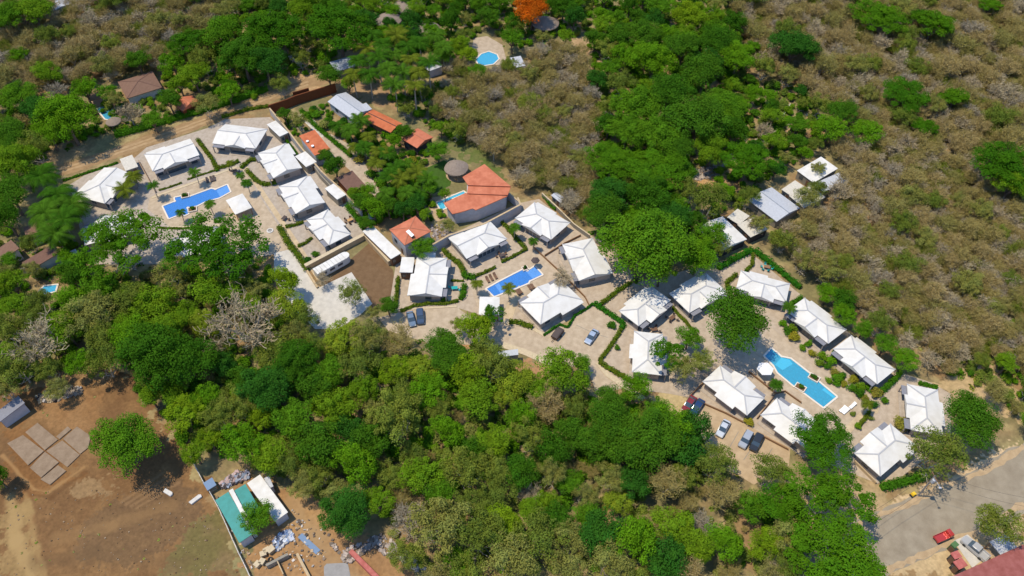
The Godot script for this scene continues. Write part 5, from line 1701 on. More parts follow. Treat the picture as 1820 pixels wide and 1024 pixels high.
func gardens() -> void:
	pool("deep blue stepped pool of the upper left compound", L([-94.2,-27.8,-91.4,-29.7,-92,-31.2,-90.2,-31.8,-88,-31.6,-82.9,-34.8,-81.7,-34.4,-79,-36.4,-77.5,-33.6,-79.9,-31.2,-83.2,-29.8,-85.3,-27.9,-87.6,-27.3,-86.7,-24.9,-87.6,-24.2,-88.4,-25,-91.3,-23.1]), "pool_blue", [L([-81.4,-34.2,-78.9,-36.3,-77.6,-33.7,-79.8,-31.6])], "pool_blue_pale", "")
	pool("long blue pool with two pale shelves in the middle compound", L([-6.2,1.76,-2.89,-0.74,2.68,-4.58,3.89,-4.09,5.74,-5.73,7.5,-2.95,4.3,-0.94,3.99,-0.22,-1.23,2.7,-1.82,2.82,-4.32,4.1]), "pool_blue", [L([-4.23,0.46,-3.25,-0.22,-1.91,2.7,-2.86,3.09]), L([3.59,-3.97,5.74,-5.57,7.41,-3.03,5.06,-1.66])], "pool_blue_pale", "")
	pool("teal stepped pool of the right hand compound", L([59.9,20,61.6,22.4,63.6,22.9,67,27.1,68.9,29.9,71.3,33.1,67.8,35.8,64.8,32.4,62.7,30.3,59.9,26.7,59.4,24.7,57.9,22.1]), "pool_teal", [L([61.6,22.5,63.3,23.1,63.8,24.3,61.1,26,59.7,24.5]), L([69.3,30.8,71.1,33.1,70.6,33.5,68.7,31.3])], "pool_teal_pale", "")
	pool("round cyan pool far off among palms", L([-11.79,-97.7,-10,-101,-7.67,-102.3,-5.04,-100.6,-4.4,-98.1,-6.14,-95.2,-8.91,-94.4,-11.03,-95.6]), "pool_cyan", [], "pool_teal_pale")
	pool("L-shaped teal pool beside the large salmon villa", L([-20.5,-29.2,-13.31,-33.7,-12.82,-33,-18.63,-29.4,-17.9,-27.1,-19.07,-26.4]), "pool_teal_pale", [], "pool_teal_pale")
	pool("little teal pool of the brown tiled house", L([-126.9,-71.1,-124,-72.9,-118.4,-65.1,-122.6,-66.1]), "pool_teal", [], "pool_teal_pale")
	pool("small cyan pool in the woods below the reddish brown house", L([-116.2,3.92,-115.3,0.92,-112.3,0.45,-112,2.54]), "pool_cyan", [], "pool_teal_pale")
	pool("tiny cyan pool hidden in the garden beside the long flat roof", L([-38.2,-24.6,-37.7,-25.3,-36.3,-24.6,-36.9,-23.4,-37.8,-23.3]), "pool_cyan", [], "pool_teal_pale")
	planter("planter with a dark shrub on the far edge of the deep blue pool", Vector2(-89.3, -31.8), 0.33, 2.2, 1.8, 0)
	planter("planter with a dark shrub on the near edge of the deep blue pool", Vector2(-85.9, -26.4), 0.33, 2.4, 1.9, 1)
	planter("planter with a small palm shrub on the far edge of the long blue pool", Vector2(3.29, -4.92), 0.43, 1.6, 1.4, 2)
	planter("planter with a grey-green shrub on the far edge of the teal pool", Vector2(67.6, 28.2), -0.68, 2.4, 1.7, 0)
	planter("planter with a grey-green shrub on the near edge of the teal pool", Vector2(63.9, 30.8), -0.68, 2.4, 1.7, 1)
	hedge("long bushy hedge on the far side of the dirt road", L([-116.9,-57.8,-109,-61.8,-100.3,-66.7,-91.3,-71.7,-83.8,-76.3,-76.8,-81.1]), 2.8899999999999997, 2.2, 0, "")
	hedge("scrubby hedge between the dirt road and the compound at the bend", L([-87.6,-66.7,-80.8,-70.6,-74.6,-72.3]), 1.19, 1.2, 1, "")
	hedge("low green verge along the dirt road at the compound corner", L([-125.1,-38.1,-118.9,-41.9,-112.2,-45.8]), 0.85, 0.6, 0, "")
	hedge("hedge between the two villas on the dirt road", L([-92.1,-55.9,-85.6,-47.1,-83,-42.2]), 1.36, 1.2, 1, "")
	hedge("hedge along the yard of the bend villa facing the pool", L([-83.4,-43.4,-80.6,-44.4,-77.9,-46.3]), 1.275, 1.1, 1, "")
	hedge("hedge under the bend villa running to the row villas", L([-76.7,-43.4,-74.8,-46.8,-72.1,-47.3]), 1.36, 1.2, 1, "")
	hedge("hedge beside the path next to the upper row villa", L([-74.6,-42.2,-71.3,-38.1,-68.6,-36.3,-65.3,-37]), 1.53, 1.3, 1, "")
	hedge("thick hedge between lane and the lower row villa", L([-61.1,-19.67,-58,-14.09,-53.6,-8.12,-51.1,-4.26]), 1.87, 1.4, 1, "")
	hedge("hedge splitting the front yards of the middle and lower row villas", L([-59.6,-19.67,-56.8,-20.7,-55.2,-21.6]), 1.02, 1.0, 1, "")
	hedge("hedge splitting the front yard of the lower row villa", L([-55.1,-12.48,-53.2,-14.09,-52,-15.72]), 0.85, 0.9, 1, "")
	hedge("green strip below the lower row villa along the beige wall", L([-47,-10.09,-43.5,-12.48,-39.5,-15.72]), 1.19, 0.8, 0, "")
	hedge("green strip between the garden wall and the store rooms", L([-65.9,-55.4,-62.5,-50.3,-60.2,-46.3]), 1.02, 1.0, 0, "")
	hedge("climbing hedge behind the lower row villa", L([-44.4,-27.6,-40.3,-21.8,-38.7,-18.62]), 1.87, 1.8, 0, "")
	hedge("thick hedge along the garden drive beside the orange guardhouse", L([-64.3,-70,-58.8,-62.6,-52.8,-55.9,-48.5,-51.3,-46,-48.3]), 1.53, 1.5, 0, "")
	hedge("dotted row of low shrubs above the deep blue pool terrace, left half", L([-97.2,-34.1,-94.6,-35.5,-91.7,-37.3]), 0.51, 0.5, 1, "")
	hedge("dotted row of low shrubs above the deep blue pool terrace, right half", L([-90.6,-38.6,-87.5,-40.4,-83.8,-42.5]), 0.51, 0.5, 1, "")
	hedge("dotted row of low shrubs below the deep blue pool terrace", L([-93.1,-19.59,-88.5,-19.27,-82.2,-19.59]), 0.51, 0.5, 1, "")
	hedge("yellowing straight hedge between the two upper villas of the middle compound", L([-3.43,-22.8,-1.32,-19.42,1.36,-15.19,3.52,-11.72]), 1.275, 1.2, 1, "")
	hedge("curving hedge on the left of the blue-windowed villa", L([-17.57,-11.29,-15.9,-8.95,-13.34,-6.65,-12.34,-4.58,-11.67,-2.95]), 1.615, 1.4, 1, "")
	hedge("dark bushes where the path meets the middle pool terrace", L([-12.27,-2.95,-10.72,-1.74,-9.23,-2.14]), 1.87, 1.5, 0, "")
	hedge("row of clipped shrubs between blue-windowed villa and middle pool, left half", L([-9.38,-2.14,-6.85,-3.56,-4.16,-5.4]), 0.765, 1.0, 1, "")
	hedge("row of clipped shrubs between blue-windowed villa and middle pool, right half", L([-2.65,-7.06,0.11,-8.95,3.83,-11.72]), 0.765, 1.0, 1, "")
	hedge("thin hedge at the path by the teal chairs", L([-15.19,-0.94,-11.88,-0.74]), 0.51, 0.7, 1, "")
	hedge("square hedge block beside the teal chairs", L([-11.77,0.66,-11.87,3.4,-12.52,5.34]), 1.7, 1.3, 0, "")
	hedge("hedge behind the two parked blue cars", L([-26.7,9.03,-23.8,7.28,-20.4,6.57,-16.33,6.57,-12.97,5.69]), 0.935, 0.9, 1, "")
	hedge("narrow hedge on the dirt lot side of the villa", L([-28.3,-1.81,-28.1,2.81,-28,7.81]), 1.105, 1.2, 1, "")
	hedge("green hedge behind the corner villa along the block wall", L([8.61,-31.7,9.92,-29.1,11.8,-26.3]), 1.105, 1.1, 0, "")
	hedge("green hedge at the parking court corner, nearest the silver car", L([19.9,6.62,21.8,8.32,24.2,10.56,26.4,12.76,25.6,14.58]), 1.53, 1.3, 2, "")
	hedge("diagonal hedge from the parking court to the branch shadowed villa", L([21.3,6.81,23.5,4.89,25.8,2.57,29.2,0]), 1.275, 1.2, 1, "")
	hedge("thin trimmed hedge round the near side of the flecked villa", L([19.61,6.62,16.84,9.07,15.04,10.19,13.14,13.85,11.18,12.95,7.37,16.19]), 0.595, 0.8, 2, "")
	hedge("feathery hedge left of the flecked villa beside the path", L([-0.69,12.4,1.45,12.4,4.87,13.85]), 1.53, 1.2, 1, "")
	hedge("hedge along the silver car court running down to the gravel yard", L([25.6,14.58,24,17.43,22.4,19.88,19.85,23.6]), 1.105, 1.0, 1, "")
	hedge("yellow green hedge below the gravel yard with the round bush", L([19.82,24,22.4,26,26.2,28.8,28.5,30.2]), 1.36, 1.2, 1, "")
	hedge("bright green hedge on top of the right hand compound's rear wall", L([62.2,-10.95,65,-6.97,68.3,-2.12,70.8,1.65]), 1.7, 1.8, 2, "")
	hedge("bright green hedge behind the long narrow patio", L([51.7,-4.77,56.2,-7.95,61.5,-11.21]), 1.87, 2.0, 2, "")
	hedge("short hedge between the narrow patio and the teal chair patio", L([61.5,-9.95,60.6,-6.23,58.3,-3.8]), 1.02, 1.1, 1, "")
	hedge("curved hedge beside the villa beyond the round tree", L([56,-2.84,53,-0.23,53.3,2.11]), 1.36, 1.2, 1, "")
	hedge("hedge strip between first and second villa by the teal pool", L([78,18.63,76.1,19.61,73.7,21.2]), 1.02, 0.8, 0, "")
	hedge("hedge strip beside the first villa of the teal pool row", L([70.5,4.61,67.3,6.75,66.1,7.81]), 1.36, 1.2, 0, "")
	hedge("tropical hedge below the second villa of the teal pool row", L([87.4,27,83,30.8,79.9,33]), 1.53, 1.5, 0, "")
	hedge("thin hedge left of the villa between round tree and wood", L([38.5,7.8,41,11.97,42.6,14.97]), 0.85, 0.9, 1, "")
	hedge("green band beside the villa at the road end", L([90.5,29.6,94.3,30.8]), 1.19, 0.9, 0, "")
	hedge("green hedge in front of the utility pole", L([74.4,55,77.5,54.2,81.2,53.3,84.5,52.1]), 2.21, 1.8, 0, "")
	hedge("hedge curving round the circular planting near the pool path", L([76.5,38.3,73.9,40.8,77.5,36.9]), 0.85, 0.9, 1, "")


func small_things() -> void:
	car("parked_car", "grey blue car, left one of the pair below the hedge", "car", Vector2(-23.9, 11.59), -2.870, Color(0.16, 0.22, 0.3), "sedan")
	car("parked_car", "dark navy car, right one of the pair below the hedge", "car", Vector2(-21.8, 10.9), -3.007, Color(0.06, 0.09, 0.15), "suv")
	car("parked_car", "silver blue car alone on the parking court", "car", Vector2(18.53, 16.88), 2.577, Color(0.4, 0.47, 0.58), "sedan")
	car("parked_car", "silver white car parked apart on the tan court", "car", Vector2(44.9, 41.4), 2.557, Color(0.62, 0.64, 0.66), "sedan")
	car("parked_car", "silver grey car next to the black one", "car", Vector2(49.2, 44.1), 2.531, Color(0.42, 0.44, 0.47), "suv")
	car("parked_car", "black car parked at the end of the row", "car", Vector2(51.3, 44.8), 2.581, Color(0.035, 0.038, 0.042), "suv")
	car("parked_car", "dark blue car half under foliage at the court corner", "car", Vector2(40.2, 36.1), 2.507, Color(0.02, 0.05, 0.14), "sedan")
	car("parked_car", "maroon car almost hidden at the court corner", "car", Vector2(38.6, 35.3), 2.511, Color(0.25, 0.03, 0.03), "sedan")
	car("pickup_truck", "silver pickup beside the pink kiosks", "pickup", Vector2(88.4, 67.8), 0.635, Color(0.5, 0.5, 0.5), "pickup")
	car("flatbed_truck", "red flatbed truck on the road edge", "truck", Vector2(83.2, 65.4), -1.199, Color(0.5, 0.05, 0.04), "truck")
	trailer("small trailer under a brown mesh cover beside the flecked villa", Vector2(10.64, 16.13), -0.610)
	container("long white round-nosed trailer body standing in the dirt lot", Vector2(-44.8, -4.93), 0.705, 9.6, 2.3, 2.5)
	tree("bare", -46.5, 0.6, 2.6, 3, 4, "leafless stump with a few branches beside the white trailer body")
	lounger("dark sun lounger beyond the deep blue pool, the one nearest the thin palm", Vector2(-84.8, -38), 0.4, "cushion", "loungers by the deep blue pool")
	lounger("dark sun lounger beyond the deep blue pool, middle of three", Vector2(-83.8, -38.5), 0.4, "cushion", "loungers by the deep blue pool")
	lounger("dark sun lounger beyond the deep blue pool, farthest from the thin palm", Vector2(-83.1, -38.8), 0.4, "cushion", "loungers by the deep blue pool")
	lounger("dark sun lounger this side of the deep blue pool, farther from the pavilion", Vector2(-83.7, -22.9), 3.54, "cushion", "loungers by the deep blue pool")
	lounger("dark sun lounger this side of the deep blue pool, closer to the pavilion", Vector2(-82.7, -23.2), 3.54, "cushion", "loungers by the deep blue pool")
	lounger("brown sun lounger on the far side of the long blue pool, left of its row", Vector2(-6.04, -1.07), 0.45, "shade_wood", "loungers by the long blue pool")
	lounger("brown sun lounger on the far side of the long blue pool, middle of its row", Vector2(-5.15, -1.67), 0.45, "shade_wood", "loungers by the long blue pool")
	lounger("brown sun lounger on the far side of the long blue pool, right of its row", Vector2(-4.17, -2.28), 0.45, "shade_wood", "loungers by the long blue pool")
	lounger("brown sun lounger this side of the long blue pool, first from the pavilion", Vector2(1.43, 3.08), 3.5900000000000003, "shade_wood", "loungers by the long blue pool")
	lounger("brown sun lounger this side of the long blue pool, second from the pavilion", Vector2(2.02, 2.69), 3.5900000000000003, "shade_wood", "loungers by the long blue pool")
	lounger("brown sun lounger this side of the long blue pool, near the villa corner", Vector2(4.41, 1.51), 3.5900000000000003, "shade_wood", "loungers by the long blue pool")
	lounger("brown sun lounger this side of the long blue pool, under the villa eave", Vector2(5.1, 1.12), 3.5900000000000003, "shade_wood", "loungers by the long blue pool")
	lounger("pale sun lounger at the near end of the teal pool, outermost", Vector2(71.7, 36.5), -0.9, "white", "loungers by the teal pool")
	lounger("pale sun lounger at the near end of the teal pool, middle", Vector2(72.2, 37), -0.9, "white", "loungers by the teal pool")
	lounger("pale sun lounger at the near end of the teal pool, beside the palm", Vector2(74.1, 35.6), -0.9, "white", "loungers by the teal pool")
	umbrella("white hexagonal parasol beside the teal pool", Vector2(56.4, 27.2), 1.9, "white")
	umbrella("small dark parasol folded half open at the corner of the long blue pool", Vector2(5.85, -5.85), 1.1, "cushion")
	table_set("orange wooden table behind the lower row villa", Vector2(-42.9, -22), 0.6, "wood_pale", 6, "shade_wood")
	table_set("dark table in front of the blue-windowed villa", Vector2(-2.58, -9.12), 0.4, "cushion", 5, "shade_wood")
	table_set("wooden table with teal chairs behind the villa beyond the round tree", Vector2(64, -5.14), -0.3, "wood", 6, "teal_cloth")
	table_set("teal picnic table beside the villa by the dirt lot", Vector2(-14.08, 1.87), 0.1, "teal_cloth", 2, "teal_cloth")
	table_set("dark table on the pale patio of the hedged hip villa", Vector2(38, 11.26), 0.7, "shade_wood", 4, "cushion")
	table_set("dark table next to the corner of the hedged hip villa", Vector2(33.4, 14.73), 0.2, "shade_wood", 4, "cushion")
	table_set("small dark table between the villa and the teal pool", Vector2(57.5, 30), 0.7, "shade_wood", 4, "cushion")
	table_set("dark table on the yard of the deep blue pool villa", Vector2(-78.1, -41.8), 0.3, "shade_wood", 2, "cushion")
	table_set("dark bench table on the front yard of the middle row villa", Vector2(-60.5, -22.8), 1.1, "cushion", 1, "shade_wood")
	basin("pale round drain basin set into the tan court by the lane", Vector2(-63.5, -18.48), .9)
	utility_pole("utility pole with a transformer beside the asphalt road", Vector2(81.5, 56.6), Vector2(100.2, 62.7), Vector2(63.7, 67))
	yellow_machine("yellow compactor machine at the foot of the utility pole", Vector2(80.4, 56.5), .5)
	skylights("white framed dormer vents on the orange hipped roof", Vector2(-25.5, -11.6), 5.45, 0.663)
	vent("white roof vent on the orange guardhouse, farther from the villas", Vector2(-58, -49.6), 4.35)
	vent("white roof vent on the orange guardhouse, nearer to the villas", Vector2(-56.2, -47.5), 4.35)
	block("pale oblong block lying on the dirt field, closer to the big leafy tree", Vector2(-69.1, 56), 2.2, -0.5)
	block("pale oblong block lying on the dirt field, closer to the fence", Vector2(-63.2, 57.5), 2.6, 0.8)
	crate("rough beige crate beside the debris, upper", Vector2(-47.3, 68.8), 1.0, 0.4)
	crate("rough beige crate beside the debris, farthest", Vector2(-46.8, 68.1), 1.0, 0.6000000000000001)
	crate("rough beige crate nearest the debris heap", Vector2(-46, 68), 1.2, 0.8)
	crate("rough beige crate by the fence", Vector2(-48, 70.8), 1.0, 1.0)
	crate("rough beige crate beside the one by the fence", Vector2(-47.2, 70.3), 1.0, 1.2000000000000002)
	tyre("old tyre lying flat near the crates", Vector2(-45.8, 69.8))
	beam("long blue grey sheet metal strip lying across the yard", Vector2(-41.1, 64.9), Vector2(-37, 68.3), 1.1, .15, "tarp_blue")
	beam("fallen pale trunk in the clearing by the sheds in the woods", Vector2(82.2, -67.8), Vector2(85.7, -73.4), .5, .4, "stone")
	rubble("blue and white scrap heap beside the teal house", "scrap_heap", "scrap heap", L([-46,66.2,-44.7,64.3,-43.2,64,-42.2,65.2,-44,67.1,-44.8,68.1]), [Color(0.65, 0.68, 0.75), Color(0.25, 0.35, 0.55), Color(0.1, 0.12, 0.18), Color(0.5, 0.5, 0.5)], 0.75, 160)
	rubble("grey and pink scrap behind the teal house", "scrap_heap", "scrap heap", L([-59.1,53.9,-56.9,51.5,-54.2,51.2,-53.6,52.7,-56.3,54.2,-58.3,55.3]), [Color(0.55, 0.5, 0.52), Color(0.3, 0.35, 0.45), Color(0.12, 0.1, 0.1), Color(0.55, 0.4, 0.38)], 0.8, 190)
	rubble("pale broken stones along the yard edge under the leafy tree", "rubble", "rubble", L([-35.2,66.2,-32.3,68.1,-28.9,66.2,-25.4,64.6,-21.5,67.3,-19.68,70,-21.2,70.5,-26.7,67.3,-31.4,70.8]), [Color(0.5, 0.42, 0.36), Color(0.36, 0.3, 0.26), Color(0.25, 0.2, 0.16)], 0.7, 260)
	rubble("builders' rubble along the top of the dirt field", "rubble", "rubble", L([-104.9,32.8,-101,30.8,-95.8,30.3,-94.6,32.3,-99.8,34,-103.3,34.8]), [Color(0.5, 0.46, 0.42), Color(0.3, 0.25, 0.2), Color(0.55, 0.42, 0.25), Color(0.1, 0.09, 0.08)], 0.9, 170)
	rubble("broken stones between the sheds in the woods and the clearing", "rubble", "rubble", L([46.6,-40.5,53.3,-43.4,60.8,-45.3,59.2,-40.5,51.7,-38.1]), [Color(0.5, 0.42, 0.36), Color(0.36, 0.3, 0.26), Color(0.6, 0.5, 0.4)], 0.8, 160)
	rubble("stones and pots below the large salmon villa", "rubble", "rubble", L([-21.5,-20.3,-17.9,-21.8,-15.42,-19.67,-16.39,-15.52,-20,-12.88]), [Color(0.5, 0.43, 0.4), Color(0.36, 0.3, 0.26), Color(0.25, 0.2, 0.18)], 0.6, 150)
	rubble("grey stones at the woodland edge near the bottom road stub", "rubble", "rubble", L([-22.8,66,-21,67.5,-18.74,69.2,-15.91,71.3,-17.99,71.9,-21.9,69.2]), [Color(0.5, 0.47, 0.44), Color(0.36, 0.33, 0.3)], 0.6, 90)
	rubble("small stones and clods strewn over the dirt field", "stones", "stones", L([-106.1,54,-89.7,55.2,-63.9,54,-50.6,72.8,-98,72.8]), [Color(0.3, 0.21, 0.13), Color(0.14, 0.09, 0.05), Color(0.36, 0.27, 0.18)], 0.24, 260)
	rubble("scraps strewn along the field fence and the dirt yard", "debris", "debris", L([-59.9,56.4,-50.9,71.3,-36.9,72.4,-33.7,65.8,-43.6,58.8,-44,65.8,-49.4,68.6,-54.8,58.8]), [Color(0.6, 0.55, 0.5), Color(0.3, 0.22, 0.15), Color(0.15, 0.12, 0.1), Color(0.55, 0.4, 0.25)], 0.45, 170)
	rubble("boulders in the clearing above the sheds in the woods", "rubble", "rubble", L([62.2,-52.8,69.3,-55.9,90.8,-69.5,91.5,-65.3,71.8,-52.1,62.8,-47.1]), [Color(0.55, 0.46, 0.36), Color(0.45, 0.36, 0.27)], 0.7, 120)
	palm_tree(-87, -22, 1.35, 3.6, 1, "slim palm on the near terrace of the deep blue pool, farther from the pavilion", "")
	palm_tree(-79.6, -24.4, 1.5, 4.1, 3, "slim palm on the near terrace of the deep blue pool, closer to the pavilion", "")
	palm_tree(-86.8, -36.7, 1.65, 4.6, 5, "slim palm at the far edge of the deep blue pool", "")
	palm_tree(-78.4, -41.7, 1.35, 3.6, 7, "slim palm at the far corner of the pool terrace by the path", "")
	palm_tree(-71.8, -32.8, 1.5, 4.1, 9, "slim palm beside the path behind the white pavilion", "")
	palm_tree(-96.5, -31, 1.65, 4.6, 11, "slim palm at the left corner of the deep blue pool terrace", "")
	palm_tree(-74.5, -36.7, 1.35, 3.6, 13, "slim palm between pavilion and the path hedge", "")
	palm_tree(-8.52, 3.53, 1.5, 4.1, 15, "slim palm between the teal picnic table and the long blue pool", "")
	palm_tree(-0.68, 5.51, 1.65, 4.6, 17, "slim palm at the near edge of the long blue pool", "")
	palm_tree(5.34, -11.48, 1.35, 3.6, 19, "slim palm where the yellowing hedge meets the terrace", "")
	palm_tree(0.73, -15.52, 1.5, 4.1, 21, "slim palm in front of the blue-windowed villa", "")
	palm_tree(64.8, 11.28, 1.65, 4.6, 23, "palm at the upper end of the teal pool planting", "")
	palm_tree(75.9, 37.3, 1.35, 3.6, 25, "slim palm at the near end of the teal pool", "")
	palm_tree(57.3, 32.6, 1.5, 4.1, 27, "squat yellow palm at the corner between the hipped villas", "")
	palm_tree(-103.2, -35.1, 2.5, 4.5, 7, "yellowing date palm beside the far left villa, closer to the pool", "")
	palm_tree(-104, -30.3, 2.7, 4, 8, "yellowing date palm beside the far left villa, lower one", "")


func woods() -> void:
	woods_far()
	woods_near()
	palms_and_shrubs()
	low_growth()


func woods_far() -> void:
	tree("open", -94.8, -4.97, 10.62, 9.37, 31, "airy tree spreading over the hidden villa below the palms")
	tree("open", -70.5, -2.53, 11.58, 9.95, 17, "wide umbrella tree beside the lane of the left compound")
	tree("green", 31.4, -3.25, 10.46, 11.14, 21, "large lime green tree behind the branch shadowed villa")
	wood(4,51.2,-21.9,6.11,7,3,0,0,32,10)
	wood(0,40.9,-17.02,5.73,6.65,25,0,1,36,32)
	wood(0,46,-16.35,4.31,5.3,29,0,2,10,32)
	wood(2,38.3,-32.8,7.79,8.05,21,0,2,32,36)
	wood(2,26.7,-38.1,7.02,7.51,4,0,2,44,32)
	tree("feather", 63.7, -37.6, 7.61, 7.92, 20, "flat topped green tree above the tin sheds")
	wood(0,26.5,-25,6.17,7.06,33,0,2,44,36)
	wood(0,23.8,-19.05,5.77,6.68,31,0,2,44,36)
	wood(0,35.2,-24.6,6.59,7.46,11,0,2,32,36)
	wood(1,35.8,-60.5,7.79,8.6,30,1,2,49,32)
	wood(0,46.2,-66.4,8.55,9.33,1,0,2,49,32)
	wood(0,52.2,-52.3,9.14,9.88,14,1,2,32,9)
	wood(1,39.9,-47.6,7.81,8.62,12,0,2,32,49)
	wood(0,57.7,-76.5,8.46,9.24,22,3,2,35,49)
	wood(0,53.9,-91,7.93,8.74,32,7,2,35,49)
	wood(1,43.3,-83.4,7.78,8.59,18,0,2,49,35)
	wood(0,65.4,-95.4,7.15,7.99,10,1,2,35,49)
	wood(5,59,-112.5,6.36,7.25,11,0,2,35,49)
	wood(1,32.5,-50.3,6.64,7.51,12,2,2,49,32)
	wood(1,62.2,-61.7,6.86,7.72,4,0,2,32,9)
	wood(4,33.1,-74.2,5.94,6.84,32,0,0,49,35)
	wood(1,55.3,-43.7,5.91,6.82,15,0,2,32,9)
	wood(0,45.7,-42.2,6.19,7.08,22,1,0,32,10)
	wood(1,70.4,-88.1,6.68,7.54,20,3,2,35,49)
	wood(0,42,-101.8,6.2,7.09,21,6,2,35,49)
	wood(4,30.6,-94.3,4.67,5.64,28,0,0,49,35)
	tree("feather", -55.7, -99.7, 11.11, 10.38, 35, "broad feathery tree above the shade-net roof")
	wood(0,-83.5,-85.7,8.33,9.11,0,0,2,17,3)
	wood(2,-75.6,-99.2,10.06,9.64,7,0,2,13,18)
	wood(0,-76.6,-84.6,6.96,7.81,26,0,1,17,3)
	wood(1,-68.6,-115.3,7.51,8.33,6,3,2,18,13)
	wood(1,-93.3,-100.2,7.24,8.08,31,3,2,17,16)
	wood(5,-96.7,-77.8,6.5,7.37,32,0,0,17,16)
	wood(0,-102.4,-68.3,4.36,5.35,12,0,0,17,16)
	wood(2,-103,-95.6,7.52,7.86,16,0,1,16,17)
	wood(0,-117.9,-88.7,4.61,5.58,5,0,0,16,17)
	tree("green", -126.4, -53.9, 8.88, 9.63, 18, "bright dense tree left of the little teal pool")
	wood(0,-136.7,-59.5,6.5,7.38,34,0,1,16,46)
	wood(1,-129.1,-72.9,4.75,5.72,29,5,2,16,17)
	wood(1,-122.6,-72.8,3.75,4.76,12,0,0,16,17)
	wood(1,-158.8,-112.9,7.83,8.64,25,0,0,38,47)
	wood(1,-166.2,-110.1,7.42,8.25,5,0,0,38,47)
	wood(1,-147.4,-68.8,5.69,6.61,21,0,2,38,47)
	tree("bare", -112.6, -62.3, 4.62, 5.32, 10, "leafless brown tree in front of the brown tiled house")
	wood(1,-131.5,-51.4,5.73,6.65,20,0,1,46,2)
	tree("green", -132.9, -35.6, 7.84, 8.64, 6, "bright leafy tree at the left edge above the palms")
	wood(0,-131,-24.5,6.73,7.59,4,0,2,46,19)
	wood(4,-132.9,-44.8,5.63,6.54,2,0,2,46,2)
	wood(0,-128.9,-16.55,5.16,6.11,9,0,2,46,19)
	wood(0,-140.8,-49.4,6.32,7.2,4,0,2,46,2)
	wood(4,-70.6,-77.1,3.79,4.8,11,0,1,13,3)
	wood(0,-56.5,-81,4.17,5.16,21,0,2,13,18)
	wood(1,-50.1,-77.6,3.45,4.48,25,0,0,13,18)
	tree("deep", -48.7, -38.8, 3.86, 4.87, 29, "dark round tree beside the maroon lean-to")
	wood(0,-52.4,-44.4,2.52,3.6,21,0,2,4,13)
	tree("olive", -62.2, -59.6, 3.29, 4.32, 34, "olive bush tree next to the orange guardhouse")
	wood(0,-67.3,-63.2,2.99,4.04,32,0,2,3,13)
	wood(0,-39.9,-24.1,3.55,4.57,12,0,2,4,5)
	wood(1,-36.1,-21.7,3.81,4.82,19,0,1,4,5)
	wood(0,-32.5,-23.4,3.54,4.56,32,0,2,12,5)
	wood(0,-28.7,-22.2,3.24,4.28,6,2,2,12,11)
	wood(0,-25.2,-24.4,3.26,4.3,16,1,2,12,11)
	wood(1,-38.5,-29.8,2.72,3.78,20,0,2,4,12)
	wood(0,-37.8,-17.39,2.61,3.68,12,0,2,5,4)
	wood(1,-42.5,-29,2.41,3.49,25,0,2,4,5)
	wood(0,-31.2,-54.8,2.92,3.98,14,0,2,13,12)
	wood(1,-20.9,-46.2,3.17,4.21,21,1,0,12,11)
	wood(1,-33.8,-51.4,2.58,3.65,10,0,2,13,12)
	wood(1,-22,-30.9,2.73,3.79,32,2,0,12,11)
	wood(1,-18.12,-29.3,2.11,3.21,6,0,0,12,11)
	wood(1,-22.8,-21.1,2.21,3.3,16,0,1,11,12)
	wood(4,-16.69,-16.84,2.32,3.41,35,0,2,11,12)
	tree("green", -22.3, -8.49, 3.1, 4.14, 21, "bright shrubby tree at the foot of the tall orange house")
	wood(2,120.7,-110.3,8.53,8.57,4,3,2,37,40)
	tree("feather", 137.7, -105.4, 7.71, 7.99, 23, "green flat crown on the upper right slope")
	wood(2,116.7,-68.1,6.99,7.5,24,0,2,40,45)
	wood(0,88.6,-91.7,7.43,8.26,7,0,1,40,35)
	wood(0,96.4,-60.3,5.88,6.79,32,0,2,40,9)
	wood(1,90.9,-53.9,5.14,6.09,0,0,2,40,9)
	tree("feather", 132.4, -35, 9.31, 9.12, 16, "wide green crown at the right edge")
	wood(1,132.3,-28.6,5.94,6.85,17,0,0,34,45)
	wood(1,101,-52.5,4.81,5.77,0,0,0,40,9)
	wood(4,91.5,-65,4.33,5.31,19,0,2,40,9)
	tree("flame", 6.57, -114.8, 7.87, 8.58, 13, "orange flame tree at the top of the view")
	wood(1,0,-101.3,4.39,5.37,23,0,0,14,15)
	wood(0,0.94,-111.9,4.14,5.13,9,0,0,15,14)
	wood(5,-16.71,-98,4.36,5.34,13,0,0,14,18)
	wood(0,-20.7,-113.1,4.52,5.5,2,1,2,14,15)
	wood(1,-25.9,-105.1,4.07,5.07,27,0,1,18,14)
	wood(0,-7.97,-115.5,4.55,5.52,4,0,2,15,14)
	wood(0,17.21,-120.1,5.73,6.64,11,0,0,15,35)
	wood(0,20.8,-114.2,4.91,5.86,6,0,2,15,49)
	wood(1,-21.5,-92.2,3.94,4.94,7,0,2,14,18)
	wood(1,-32.8,-121.4,3.85,4.86,8,0,2,18,14)
	wood(0,-48.9,-112.5,4.89,5.84,33,1,2,18,13)
	wood(1,-48.3,-122.5,4.25,5.23,34,7,2,18,13)
	wood(4,1.88,-110.8,3.76,4.77,29,0,0,15,14)
	wood(5,-13.98,-92.2,3.94,4.94,1,0,0,14,18)
	wood(6,-6.61,-81.3,4.52,5.2,20,0,0,14,15)
	wood(4,-0.35,-87.1,3.54,4.56,27,0,0,14,15)
	wood(1,-10.54,-84.1,3.51,4.54,4,0,0,14,18)
	wood(1,-104.8,-59.5,3.61,4.63,5,0,0,0,17)
	wood(1,-101.8,-76.7,4.12,5.12,6,0,0,17,16)
	wood(4,-118.9,-69.2,3.71,4.72,34,0,0,16,17)
	wood(4,-91,-66.4,4.34,5.32,17,0,0,17,0)
	wood(1,-85.8,-72.4,4.08,5.07,0,0,2,17,3)
